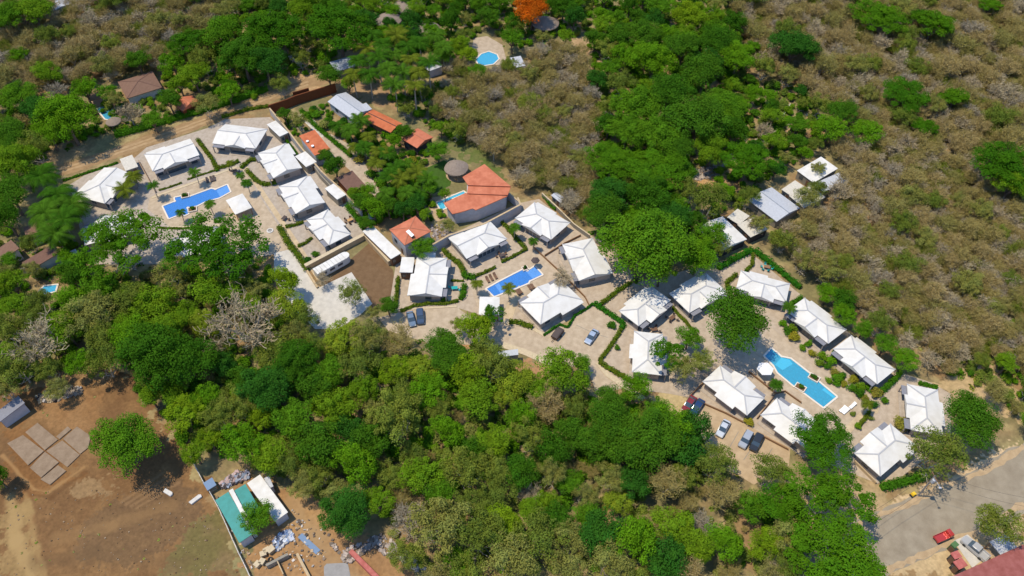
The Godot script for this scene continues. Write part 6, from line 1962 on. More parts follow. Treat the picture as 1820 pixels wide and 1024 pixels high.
	tree("bare", 87.1, -28.7, 4.49, 5.16, 28, "leafless tree overhanging the dappled white tin roof")
	tree("olive", 77.5, -25.9, 3.86, 4.87, 35, "thin olive tree leaning over the wide cream tin roof")
	wood(4,82.2,-29.9,3.02,4.07,3,0,2,9,10)
	wood(4,63.8,-16.56,3.47,4.49,25,0,0,10,9)
	tree("bare", 70.8, -15.6, 4.03, 4.63, 2, "leafless tree in front of the gabled tin shed")
	wood(1,49.9,-11.76,4.25,5.24,21,0,0,10,32)
	wood(4,51.3,-8.24,3.37,4.41,31,0,0,10,36)
	wood(7,62.6,-18.01,3.2,3.68,17,0,0,10,9)
	wood(6,92.6,-34.1,5.16,5.93,24,3,2,40,9)
	wood(4,84.5,-38.9,2.79,3.85,16,0,2,9,40)
	wood(7,-115.4,-94.5,4.13,4.75,32,0,2,16,17)
	wood(6,-159.4,-102.3,5.03,5.79,0,3,0,38,47)
	wood(6,-157.6,-81.5,4.64,5.33,4,2,2,38,47)
	wood(4,-146.8,-106.6,3.43,4.46,2,0,0,47,38)
	wood(6,-150,-82.5,4.15,4.78,15,0,2,38,47)
	wood(6,-136.8,-99.2,4.17,4.79,25,0,2,47,16)
	wood(6,-134.6,-84.5,4.39,5.05,17,1,2,16,47)
	wood(6,-152.4,-89.6,3.9,4.48,9,1,2,38,47)
	wood(6,-140.8,-92.3,4.23,4.86,10,0,2,47,16)
	wood(6,-148.4,-77.4,3.74,4.3,11,2,2,38,47)
	wood(4,-175.6,-114.2,4.02,5.01,33,0,0,38,47)
	wood(6,-140.9,-129.4,4.82,5.54,16,3,2,47,38)
	wood(6,-106.2,-119.8,4.97,5.72,11,2,1,16,17)
	wood(7,-139.5,-75.6,4.19,4.82,33,0,2,16,38)
	wood(7,-143,-115.4,4.65,5.34,4,0,0,47,38)
	wood(7,-112.9,-104.6,4.52,5.2,8,0,2,16,17)
	wood(6,-126.1,-92.9,4.36,5.02,27,0,2,16,47)
	wood(6,-118.3,-106.8,4.13,4.75,19,0,2,16,17)
	wood(6,-100.3,-108.3,4.28,4.92,32,0,2,17,16)
	wood(4,-150.8,-101.1,4.9,5.85,3,1,2,47,38)
	wood(4,-111.5,-112.4,4.48,5.45,25,1,2,16,17)
	wood(6,-141.6,-107.7,4.12,4.74,35,4,2,47,38)
	wood(6,-177.3,-119.8,4.69,5.39,18,4,0,38,47)
	wood(4,-118.8,-113.1,4.28,5.27,7,2,2,16,17)
	wood(6,-103.9,-128.6,5.07,5.83,20,1,1,16,17)
	wood(4,-127.9,-85.7,4.76,5.72,15,0,2,16,47)
	wood(6,-128.3,-108,4.04,4.64,34,2,2,16,47)
	wood(1,-143.5,-81.6,4.61,5.58,26,0,1,38,47)
	wood(1,-106.4,-86.8,4.92,5.88,9,3,2,16,17)
	wood(7,-167.7,-118.4,4.46,5.13,25,0,0,38,47)
	wood(6,-168.2,-125.2,5,5.75,29,5,0,38,47)
	wood(1,-157.7,-93.7,3.41,4.44,9,0,2,38,47)
	wood(1,-111.2,-128.2,4.62,5.59,1,4,2,16,17)
	wood(6,-157.2,-75,5.11,5.87,32,1,2,38,47)
	wood(6,-104.5,-113.3,4.96,5.7,21,0,1,16,17)
	wood(6,-158.4,-122.1,4.99,5.74,16,1,0,47,38)
	wood(6,-143.1,-98.9,4.57,5.25,26,5,2,47,38)
	wood(4,-137.8,-122.8,4.89,5.84,30,2,2,47,38)
	wood(7,-162.8,-92.3,3.9,4.48,34,0,2,38,47)
	wood(6,-151.6,-107.3,3.92,4.5,35,2,0,47,38)
	wood(4,-99,-119.2,4.11,5.11,33,1,2,17,16)
	wood(4,-130.5,-100.2,3.64,4.66,28,0,2,16,47)
	wood(4,-134.7,-128.4,3.54,4.57,5,0,2,47,16)
	wood(4,-97.2,-88.6,5.17,6.11,27,3,2,17,16)
	wood(6,-144.2,-58.8,3.44,3.96,19,2,2,46,2)
	wood(4,-149.9,-59.1,3.75,4.76,29,0,2,46,38)
	wood(6,-147.9,-47.8,3.46,3.98,27,1,2,46,2)
	wood(1,-156.1,-68.1,4.1,5.1,34,0,2,38,47)
	wood(4,-140.6,-39.1,4.16,5.15,26,0,2,46,2)
	wood(1,-146.7,-53,2.9,3.96,3,0,2,46,2)
	wood(4,-75.5,-126.5,3.01,4.06,28,0,2,18,13)
	wood(1,-60.9,-108.9,3.49,4.52,35,6,2,18,13)
	wood(1,-93.6,-129.6,3.88,4.88,21,5,2,17,16)
	wood(0,-81.4,-132.5,3.06,4.11,10,1,2,18,13)
	wood(0,-79.5,-121.1,4.36,5.34,8,2,2,18,13)
	wood(1,-91.2,-124.3,3.14,4.19,30,4,2,17,16)
	wood(0,-59.4,-121.1,4.39,5.37,13,1,2,18,13)
	wood(1,-78.2,-114.2,4.13,5.12,32,0,1,18,13)
	wood(1,-90,-116.1,2.93,3.99,6,0,2,17,16)
	wood(4,-67.5,-91.7,3.64,4.66,10,0,2,13,18)
	wood(1,-84.1,-105.9,2.98,4.03,8,0,2,17,3)
	wood(2,-87.2,-77.5,2.93,4.65,33,0,2,17,3)
	wood(4,-69.1,-131.8,3.84,4.85,4,2,2,18,13)
	wood(4,-91.3,-108,2.9,3.95,29,4,2,17,16)
	wood(4,-85.1,-123.9,4.04,5.04,3,0,2,17,18)
	wood(1,-95.7,-111.6,3.46,4.49,19,0,2,17,16)
	wood(1,-74.1,-131.2,2.82,3.88,29,7,2,18,13)
	wood(1,-55,-128.9,3.06,4.11,33,4,2,18,13)
	wood(4,-55.1,-114.3,4.05,5.05,4,1,2,18,13)
	wood(4,-66.2,-101.3,3.12,4.17,20,2,1,18,13)
	wood(2,-85.3,-117.4,3.02,4.71,21,0,2,17,13)
	wood(0,-62.2,-129.5,3.37,4.4,22,2,2,18,13)
	wood(1,-69.8,-123.5,4.01,5.01,5,1,2,18,13)
	wood(4,-96.8,-124.9,3.72,4.74,33,2,2,17,16)
	wood(1,-53.1,-119.7,3.33,4.36,19,3,2,18,13)
	wood(0,-64.3,-125.1,2.96,4.01,11,2,2,18,13)
	wood(4,-90.7,-90.9,2.96,4.01,27,5,2,17,16)
	wood(1,-84.5,-111.8,2.8,3.86,31,0,2,17,13)
	wood(0,-88,-128.8,3.27,4.31,35,0,2,17,18)
	wood(1,-85.8,-96.3,3.95,4.96,3,0,2,17,3)
	wood(4,-107.9,-107.6,2.89,3.95,22,0,2,16,17)
	wood(0,-33.9,-113.3,4.07,5.07,35,3,2,18,14)
	wood(1,3.88,-127.6,4.15,5.14,27,0,0,15,14)
	wood(4,10.29,-104.2,3.23,4.26,34,0,0,15,14)
	wood(1,-35.4,-99.3,3.32,4.36,14,0,0,18,14)
	wood(1,-4.33,-126.1,4.08,5.08,30,1,0,15,14)
	wood(4,-43.9,-129.1,4.22,5.21,10,0,2,18,14)
	wood(0,-16.55,-127.5,4.21,5.2,2,0,2,15,14)
	wood(0,12.21,-132.8,3.36,4.4,15,0,0,15,14)
	wood(0,-32.2,-104.7,3.58,4.6,34,5,2,18,14)
	wood(1,-26.8,-121.2,3.04,4.09,5,0,2,14,18)
	wood(4,-31.3,-131.4,3.61,4.63,24,0,2,18,14)
	wood(1,22.9,-125.4,2.86,3.92,31,0,2,15,35)
	wood(1,-40.9,-120.7,3.44,4.47,20,0,2,18,14)
	wood(1,-24.3,-133.2,3.18,4.23,9,0,1,14,15)
	wood(1,-37.8,-108.1,3.05,4.1,31,2,2,18,14)
	wood(0,-41.3,-113.8,2.66,3.73,26,4,2,18,14)
	wood(0,-19.12,-121.5,3.28,4.32,27,2,2,14,15)
	wood(1,11.91,-126,3.71,4.72,13,2,0,15,14)
	wood(1,16.86,-129.1,3.2,4.24,20,0,0,15,35)
	wood(1,-9.66,-130.4,4.2,5.19,18,0,2,15,14)
	wood(0,-24.1,-97.4,3.07,4.12,28,0,1,14,18)
	wood(4,-16.17,-116.7,2.72,3.79,35,0,2,14,15)
	wood(0,-30.4,-95.4,3.58,4.6,6,0,0,18,14)
	wood(1,-11.02,-122.7,4.17,5.16,22,0,2,15,14)
	wood(0,-28.4,-112.2,2.82,3.88,2,0,2,18,14)
	wood(4,-16.02,-105.3,3.05,4.1,21,0,0,14,15)
	wood(1,17.63,-104.2,3.24,4.28,34,0,1,15,49)
	wood(1,-41.3,-103.1,3.5,4.52,20,0,0,18,13)
	wood(1,-52.7,-133.4,2.67,3.74,9,4,2,18,13)
	wood(1,-42.8,-108.5,2.73,3.79,19,6,2,18,13)
	wood(1,-23.7,-127.8,3.43,4.46,26,0,2,14,15)
	wood(1,-36.8,-128.1,3.46,4.49,12,1,2,18,14)
	wood(4,24.1,-131,4.3,5.28,13,0,2,15,35)
	wood(6,13.78,-93.2,3.97,4.56,26,0,2,49,15)
	wood(7,2.94,-37.1,3.35,3.85,6,0,1,44,11)
	wood(4,5.11,-83.3,3.26,4.3,7,0,2,14,49)
	wood(6,20.9,-29.2,3.24,3.72,17,0,0,44,36)
	wood(6,10.79,-69.3,3.77,4.34,15,0,2,49,14)
	wood(6,-12.84,-61.3,3.54,4.07,31,0,2,12,14)
	wood(4,-2.95,-56.6,3.13,4.17,35,0,2,12,11)
	wood(4,-0.01,-50.5,3.24,4.28,24,0,1,12,11)
	wood(6,4.61,-61.9,3.91,4.49,7,0,1,14,49)
	wood(6,5.75,-48.7,3.71,4.26,5,1,2,44,11)
	wood(4,18.2,-43.3,3.21,4.25,33,0,2,44,49)
	wood(4,-15.98,-54.9,3.73,4.74,10,0,2,12,11)
	wood(6,-10.1,-70.3,3.69,4.24,26,0,2,14,12)
	wood(6,19.29,-55.6,3.96,4.55,27,0,2,49,44)
	wood(7,18.36,-79.8,3.88,4.46,31,0,0,49,14)
	wood(6,-11.77,-78,3.79,4.36,20,0,0,14,18)
	wood(4,-17.85,-74.1,2.89,3.95,27,0,2,14,18)
	wood(4,15.57,-63.9,3.26,4.29,16,0,2,49,14)
	wood(7,15.4,-27,3.96,4.55,17,0,0,44,11)
	wood(6,13.89,-74.9,3.85,4.43,27,1,0,49,14)
	wood(7,-0.21,-65.1,3.6,4.14,4,0,2,14,12)
	wood(6,-4.75,-67.3,3.62,4.17,2,0,2,14,12)
	wood(7,3.02,-72.8,3.7,4.26,3,0,2,14,49)
	wood(7,-5.35,-73.3,3.68,4.23,7,0,2,14,12)
	wood(4,9.49,-62.7,3.44,4.47,29,0,2,49,14)
	wood(6,18.93,-34,3.43,3.94,18,0,0,44,36)
	wood(6,-5.16,-47,4.12,4.74,25,0,2,12,11)
	wood(6,10.76,-44.4,4.24,4.88,11,0,2,44,11)
	wood(6,-7.93,-62.8,4.09,4.7,30,0,2,14,12)
	wood(6,19.3,-38.6,3.3,3.8,13,2,2,44,11)
	wood(6,-21.3,-70.7,4.24,4.88,26,0,1,18,14)
	wood(4,5.25,-67.5,4.14,5.13,0,0,1,14,49)
	wood(6,1.31,-46.2,3.43,3.94,10,0,1,11,12)
	wood(6,6.65,-56,4.34,4.99,5,0,2,49,44)
	wood(6,18.42,-70.5,3.59,4.13,0,2,0,49,14)
	wood(4,-26.4,-74.6,2.24,3.32,13,0,2,18,14)
	wood(1,-34.2,-71.5,2.17,3.26,23,2,2,18,13)
	wood(1,-20.8,-57.3,2.68,3.74,33,0,2,12,11)
	wood(4,-32.1,-66.1,3.16,4.2,28,1,1,18,13)
	wood(4,-22.8,-65.3,2.46,3.53,23,0,1,18,12)
	wood(0,60.9,-123.4,4.75,5.71,15,2,2,35,49)
	wood(1,35.3,-114.7,3.8,4.81,31,4,0,35,49)
	wood(1,31.4,-18.84,3.57,4.6,20,0,0,36,32)
	wood(1,66.7,-75.4,4.1,5.09,6,0,2,32,35)
	wood(0,51.8,-82.3,3.9,4.9,22,4,2,49,35)
	wood(1,42.6,-23.5,3.71,4.73,5,0,0,32,36)
	wood(1,35.4,-41.3,3.78,4.79,9,0,2,32,44)
	wood(1,57.4,-98.6,4.87,5.83,28,7,2,35,49)
	wood(1,66.2,-106.3,4.47,5.45,14,0,2,35,49)
	wood(0,63,-51.6,5.14,6.08,27,0,2,32,9)
	wood(0,42.9,-115.4,3.67,4.69,31,0,0,35,49)
	wood(1,30.8,-84.6,4.39,5.37,32,0,0,49,35)
	wood(1,45.9,-127.7,5.12,6.06,3,3,0,35,49)
	wood(0,73.8,-109.8,4.88,5.84,19,2,2,35,49)
	wood(1,57.8,-104.2,3.92,4.92,35,8,2,35,49)
	wood(1,71.1,-101,4.17,5.16,15,7,2,35,49)
	wood(1,29.9,-117,3.58,4.6,10,0,2,35,15)
	wood(1,50.4,-119.9,4.96,5.91,14,5,0,35,49)
	wood(1,35.4,-89.8,5.52,6.44,9,0,0,49,35)
	wood(4,28.6,-66.1,3.73,4.74,1,0,2,49,44)
	wood(0,26.5,-79,3.95,4.95,26,0,0,49,35)
	wood(0,54.3,-62.5,4.48,5.46,24,0,2,32,49)
	wood(0,39.3,-8.67,3.68,4.7,25,0,0,36,10)
	wood(1,32.3,-127.3,4.53,5.5,14,0,2,35,15)
	wood(1,42.9,-94.9,4.37,5.35,21,0,1,35,49)
	wood(4,70.5,-123,5.21,6.15,16,0,2,35,49)
	wood(1,50.4,-101.8,4.77,5.73,2,6,2,35,49)
	wood(1,34.9,-12.95,4.63,5.6,30,0,0,36,32)
	wood(7,24.8,-73.5,4.09,4.7,25,0,0,49,14)
	wood(1,67.9,-66.6,3.49,4.51,20,1,2,32,9)
	wood(1,30.9,-110.4,4.15,5.15,24,6,2,35,49)
	wood(0,26.9,-101.3,4.57,5.54,13,5,2,49,35)
	wood(4,45.6,-28.4,4.89,5.84,29,0,0,32,10)
	wood(0,27.7,-55.9,4.27,5.25,27,0,2,49,44)
	wood(1,75.9,-128.6,4.21,5.2,1,4,2,35,49)
	wood(0,42.8,-55.7,4.12,5.11,32,0,2,32,49)
	wood(4,45.8,-106.8,3.62,4.63,24,0,0,35,49)
	wood(0,36.5,-108.7,3.54,4.56,22,4,2,35,49)
	wood(4,30,-31.2,3.44,4.47,2,0,2,44,32)
	wood(1,69.2,-114.7,4.22,5.21,6,3,2,35,49)
	wood(1,40.3,-72.9,4.68,5.65,25,0,2,49,35)
	wood(4,59.2,-68.7,3.87,4.88,14,0,2,32,49)
	wood(0,33.9,-100.2,5.26,6.2,30,3,2,49,35)
	wood(0,46.6,-35.5,4.25,5.24,31,2,0,32,10)
	wood(0,40.4,-123.7,4,5,2,0,0,35,49)
	wood(4,28.5,-12.96,3.4,4.43,18,0,0,36,44)
	wood(0,60.9,-86.4,5.23,6.17,34,1,2,35,49)
	wood(1,26.7,-45.5,3.5,4.53,14,0,2,44,49)
	wood(1,73.1,-95,3.75,4.77,6,4,2,35,49)
	wood(0,47.6,-112.9,4.51,5.48,25,0,0,35,49)
	wood(4,45.5,-75,4.04,5.04,35,0,2,49,35)
	wood(1,77.9,-72.9,2.67,3.73,0,0,2,9,32)
	wood(7,72.9,-56,3.46,3.98,19,0,2,9,32)
	wood(1,72.9,-72.7,3.34,4.37,2,2,2,32,9)
	wood(0,78,-67.1,2.88,3.94,9,0,2,9,32)
	wood(0,72.8,-38.7,2.91,3.97,34,0,0,9,32)
	wood(0,81.4,-50.3,3.03,4.08,14,0,2,9,40)
	wood(1,74.3,-50.2,3.32,4.35,33,2,2,9,32)
	wood(4,76.6,-43.7,2.57,3.65,34,0,2,9,32)
	wood(4,87.4,-69.6,2.52,3.6,20,0,1,40,9)
	wood(4,62.7,-26.5,3.42,4.45,30,0,0,9,10)
	wood(0,88.3,-75.3,2.5,3.58,25,0,2,40,9)
	wood(1,82.9,-57.6,3.36,4.39,14,0,2,9,40)
	wood(1,76.4,-61.6,3.48,4.51,33,1,2,9,32)
	wood(1,56.5,-29.6,2.99,4.04,28,0,0,32,10)
	wood(0,68.9,-47,2.95,4.01,35,0,2,9,32)
	wood(4,86.1,-48.9,2.69,3.76,30,0,2,9,40)
	wood(1,82.4,-45.6,2.48,3.55,19,0,2,9,40)
	wood(0,74,-81.4,2.42,3.5,23,2,2,32,9)
	wood(7,108.4,-80.1,4.4,5.06,21,2,2,40,9)
	wood(4,78.5,-85,4.89,5.84,1,0,2,35,32)
	wood(6,95.7,-117.9,5.23,6.02,29,1,2,35,40)
	wood(7,83.1,-99.2,4.15,4.78,3,1,2,35,40)
	wood(4,121.9,-121.9,3.66,4.67,34,2,2,37,40)
	wood(2,120,-128,5.18,6.22,29,5,2,37,40)
	wood(7,110.3,-128.4,5.02,5.78,27,0,1,37,35)
	wood(6,91.5,-78.6,3.73,4.29,34,7,2,40,9)
	wood(4,90.4,-105.9,5.27,6.21,32,0,2,35,40)
	wood(4,131.6,-119.1,5.35,6.28,24,1,2,37,40)
	wood(6,159.4,-101.9,4.43,5.09,31,1,0,37,40)
	wood(6,109.7,-104.7,5.34,6.14,8,1,2,40,37)
	wood(7,80.4,-91.6,4.63,5.33,12,0,2,35,32)
	wood(2,131.6,-68.2,5.44,6.41,22,0,2,40,37)
	wood(7,101.4,-69.6,4.56,5.25,14,1,2,40,9)
	wood(7,89.3,-112.3,4.05,4.66,33,0,2,35,40)
	wood(6,155,-84.8,4.65,5.35,7,7,2,37,40)
	wood(6,124.4,-57.5,4.67,5.37,17,2,2,40,45)
	wood(4,107.4,-86.1,4.61,5.58,33,0,2,40,37)
	wood(6,96.1,-97.4,5.09,5.85,16,0,2,40,35)
	wood(7,105.7,-95.2,4.61,5.3,8,1,2,40,37)
	wood(6,93.4,-72.2,4.4,5.06,15,6,2,40,9)
	wood(7,101.6,-129.2,5.03,5.79,1,0,2,35,40)
	wood(6,112.5,-96.5,4.2,4.83,26,2,2,40,37)
	wood(7,90.4,-121.9,4.53,5.21,9,0,2,35,49)
	wood(7,123.1,-91.4,4.64,5.34,31,0,2,40,37)
	wood(6,165.7,-105.7,5.35,6.15,11,0,0,37,40)
	wood(6,137,-73.1,4.98,5.73,0,0,2,40,37)
	wood(6,147.7,-62.3,3.9,4.49,13,7,2,34,45)
	wood(7,145.6,-91.3,4.27,4.91,2,2,2,37,40)
	wood(7,112.9,-50.1,4.17,4.79,9,1,0,40,45)
	wood(6,104.4,-119.1,4.12,4.73,34,0,1,35,40)
	wood(7,140.9,-78.5,4.64,5.34,29,1,2,37,40)
	wood(6,77.8,-114.7,4.13,4.75,3,2,2,35,49)
	wood(7,134.1,-129.4,4.69,5.39,4,1,2,37,40)
	wood(6,127.5,-49.7,5.42,6.23,8,1,2,40,45)
	wood(6,145.9,-100.1,5.56,6.39,12,0,2,37,40)
	wood(6,135.7,-84,5.28,6.07,16,3,2,37,40)
	wood(6,153.5,-125.9,5.02,5.77,26,6,2,37,40)
	wood(7,122.5,-80.3,4.46,5.13,33,2,2,40,37)
	wood(7,119.7,-99.4,4.76,5.48,1,1,2,40,37)
	wood(2,164.2,-122.7,4.02,5.41,14,0,0,37,40)
	wood(4,107.4,-71.8,3.76,4.78,15,2,2,40,45)
	wood(7,100.7,-110.4,4.33,4.98,22,0,2,40,35)
	wood(4,141.9,-59.3,4.62,5.59,14,0,2,34,40)
	wood(7,131.5,-91.5,4.16,4.78,21,0,1,37,40)
	wood(6,113.7,-116.7,5.03,5.78,13,0,1,37,40)
	wood(6,133.9,-48.9,3.8,4.37,23,6,2,34,45)
	wood(7,148.8,-74.3,4.91,5.65,21,0,2,37,34)
	wood(7,116.3,-44.5,3.57,4.11,22,0,0,40,45)
	wood(7,143.8,-117,4.23,4.87,5,2,2,37,40)
	wood(2,137.3,-114.9,4.69,5.88,33,4,2,37,40)
	wood(6,136.1,-56.8,3.86,4.44,7,0,2,34,40)
	wood(7,131.3,-78.4,3.76,4.32,2,2,2,40,37)
	wood(6,163.5,-86.4,5.4,6.21,18,1,2,37,34)
	wood(6,142.5,-86.7,4.08,4.69,16,4,2,37,40)
	wood(4,85.3,-81.7,4.18,5.17,8,0,2,40,9)
	wood(6,147.1,-81.7,4.45,5.12,0,5,2,37,40)
	wood(7,153.3,-108.2,4.94,5.69,16,0,0,37,40)
	wood(7,101.8,-79.9,3.93,4.52,29,1,2,40,9)
	wood(7,112.1,-75.8,3.66,4.21,18,0,2,40,45)
	wood(6,107.5,-113.1,4.5,5.17,31,0,2,40,37)
	wood(6,144.3,-68.2,3.87,4.46,2,0,1,34,40)
	wood(7,173.6,-124.2,4.28,4.93,12,0,0,37,40)
	wood(4,126.9,-85.6,4.18,5.17,4,0,2,40,37)
	wood(6,106.3,-58.8,3.71,4.27,5,0,0,40,45)
	wood(4,114,-59.7,4.44,5.42,12,0,0,40,45)
	wood(7,107.2,-46.6,3.97,4.57,1,2,0,40,45)
	wood(4,127.2,-98.4,4.16,5.16,2,1,2,37,40)
	wood(6,171.8,-111.5,4.36,5.01,3,2,0,37,40)
	wood(6,97.2,-86.9,5.02,5.77,4,1,2,40,9)
	wood(2,118.5,-55.6,3.99,5.39,11,0,0,40,45)
	wood(6,147,-52.4,4.66,5.35,30,3,2,34,45)
	wood(6,102.5,-62.1,3.73,4.29,13,2,2,40,9)
	wood(4,85,-126.4,5.16,6.1,14,0,2,35,49)
	wood(6,119.5,-48.6,4.2,4.83,27,0,0,40,45)
	wood(7,93.3,-126.9,4.12,4.74,4,2,2,35,40)
	wood(7,153.9,-70.3,3.83,4.4,8,0,1,34,37)
	wood(6,158.7,-90.3,3.87,4.45,27,4,2,37,40)
	wood(4,113.6,-88,3.74,4.75,10,0,2,40,37)
	wood(4,144.4,-126,3.75,4.76,29,2,2,37,40)
	wood(6,81.6,-105.9,5.51,6.34,3,1,2,35,49)
	wood(6,153.8,-63,4.39,5.04,31,0,2,34,37)
	wood(7,131.9,-60.5,3.95,4.55,14,0,2,40,45)
	wood(4,124.2,-64.7,4.58,5.55,6,1,2,40,45)
	wood(6,140.2,-48,5.35,6.16,1,0,2,34,45)
	wood(2,77.7,-97.6,3.67,5.17,32,0,2,35,49)
	wood(6,146,-107.9,4.12,4.73,24,8,2,37,40)
	wood(7,137,-65.3,3.53,4.06,34,0,2,40,34)
	wood(4,129.6,-104.3,4.46,5.44,14,0,2,37,40)
	wood(6,138,-123.9,5.1,5.86,18,3,2,37,40)
	wood(7,107.2,-65.2,3.54,4.07,25,0,2,40,45)
	wood(6,153.3,-78.4,4.1,4.71,11,2,2,37,34)
	wood(6,99.7,-123.4,4.07,4.68,18,2,2,35,40)
	wood(6,99,-21.9,4.4,5.06,4,0,2,45,40)
	wood(7,105.3,-37.8,4,4.6,24,0,0,40,45)
	wood(4,99.9,-16.11,3.87,4.88,31,0,2,45,40)
	wood(4,124.5,-13.98,2.82,3.88,2,1,2,34,45)
	wood(4,117.4,-25,3.12,4.16,15,2,0,45,34)
	wood(6,106.6,-19.23,3.79,4.36,25,0,0,45,40)
	wood(6,83.3,-8.81,3.16,3.64,23,0,2,9,39)
	wood(4,68.1,-10.57,3.56,4.58,27,0,2,10,9)
	wood(6,106.9,-32.2,4.53,5.21,28,0,1,45,40)
	wood(4,121.6,-21.3,3.71,4.73,7,1,0,45,34)
	wood(6,99.7,-8.62,3.23,3.71,12,0,2,45,39)
	wood(7,76.5,-8.81,3.06,3.52,28,0,2,9,10)
	wood(6,122.8,-29.4,3.71,4.27,29,0,0,45,34)
	wood(4,110.7,-24.2,3.98,4.98,32,0,0,45,40)
	wood(7,127.3,-42.7,3.72,4.27,12,1,2,45,34)
	wood(7,126.5,-20.7,3.67,4.22,28,0,0,34,45)
	wood(6,92.2,-10.4,3.11,3.58,5,0,2,45,9)
	wood(6,119,-14.38,3.83,4.41,12,1,2,45,34)
	wood(4,130,-8.08,2.84,3.9,13,0,2,34,45)
	wood(7,96.3,-42.8,3.37,3.88,29,2,2,40,9)
	wood(4,103.9,-11.82,3.43,4.46,24,2,2,45,34)
	wood(7,88.3,-14.28,3.14,3.61,28,2,2,9,45)
	wood(4,105,-25.9,4.21,5.2,26,0,2,45,40)
	wood(7,89.8,-20.7,3.69,4.24,10,1,2,9,45)
	wood(7,107.8,-9.73,3.23,3.72,29,0,2,45,34)
	wood(7,121.8,-9.88,3.36,3.86,13,0,1,34,45)
	wood(6,76.4,-15.97,3.61,4.15,30,0,2,9,10)
	wood(6,112.4,-17.25,4.28,4.92,3,0,0,45,34)
	wood(7,146.5,-45.7,3.95,4.55,9,0,2,34,45)
	wood(4,134.2,-17.93,2.8,3.86,1,2,2,34,45)
	wood(6,93.3,-47.5,3.59,4.12,15,4,2,40,9)
	wood(4,-121.7,-10.18,2.82,3.88,23,0,0,19,46)
	wood(5,-114.6,-10.78,2.27,3.36,30,0,0,19,46)


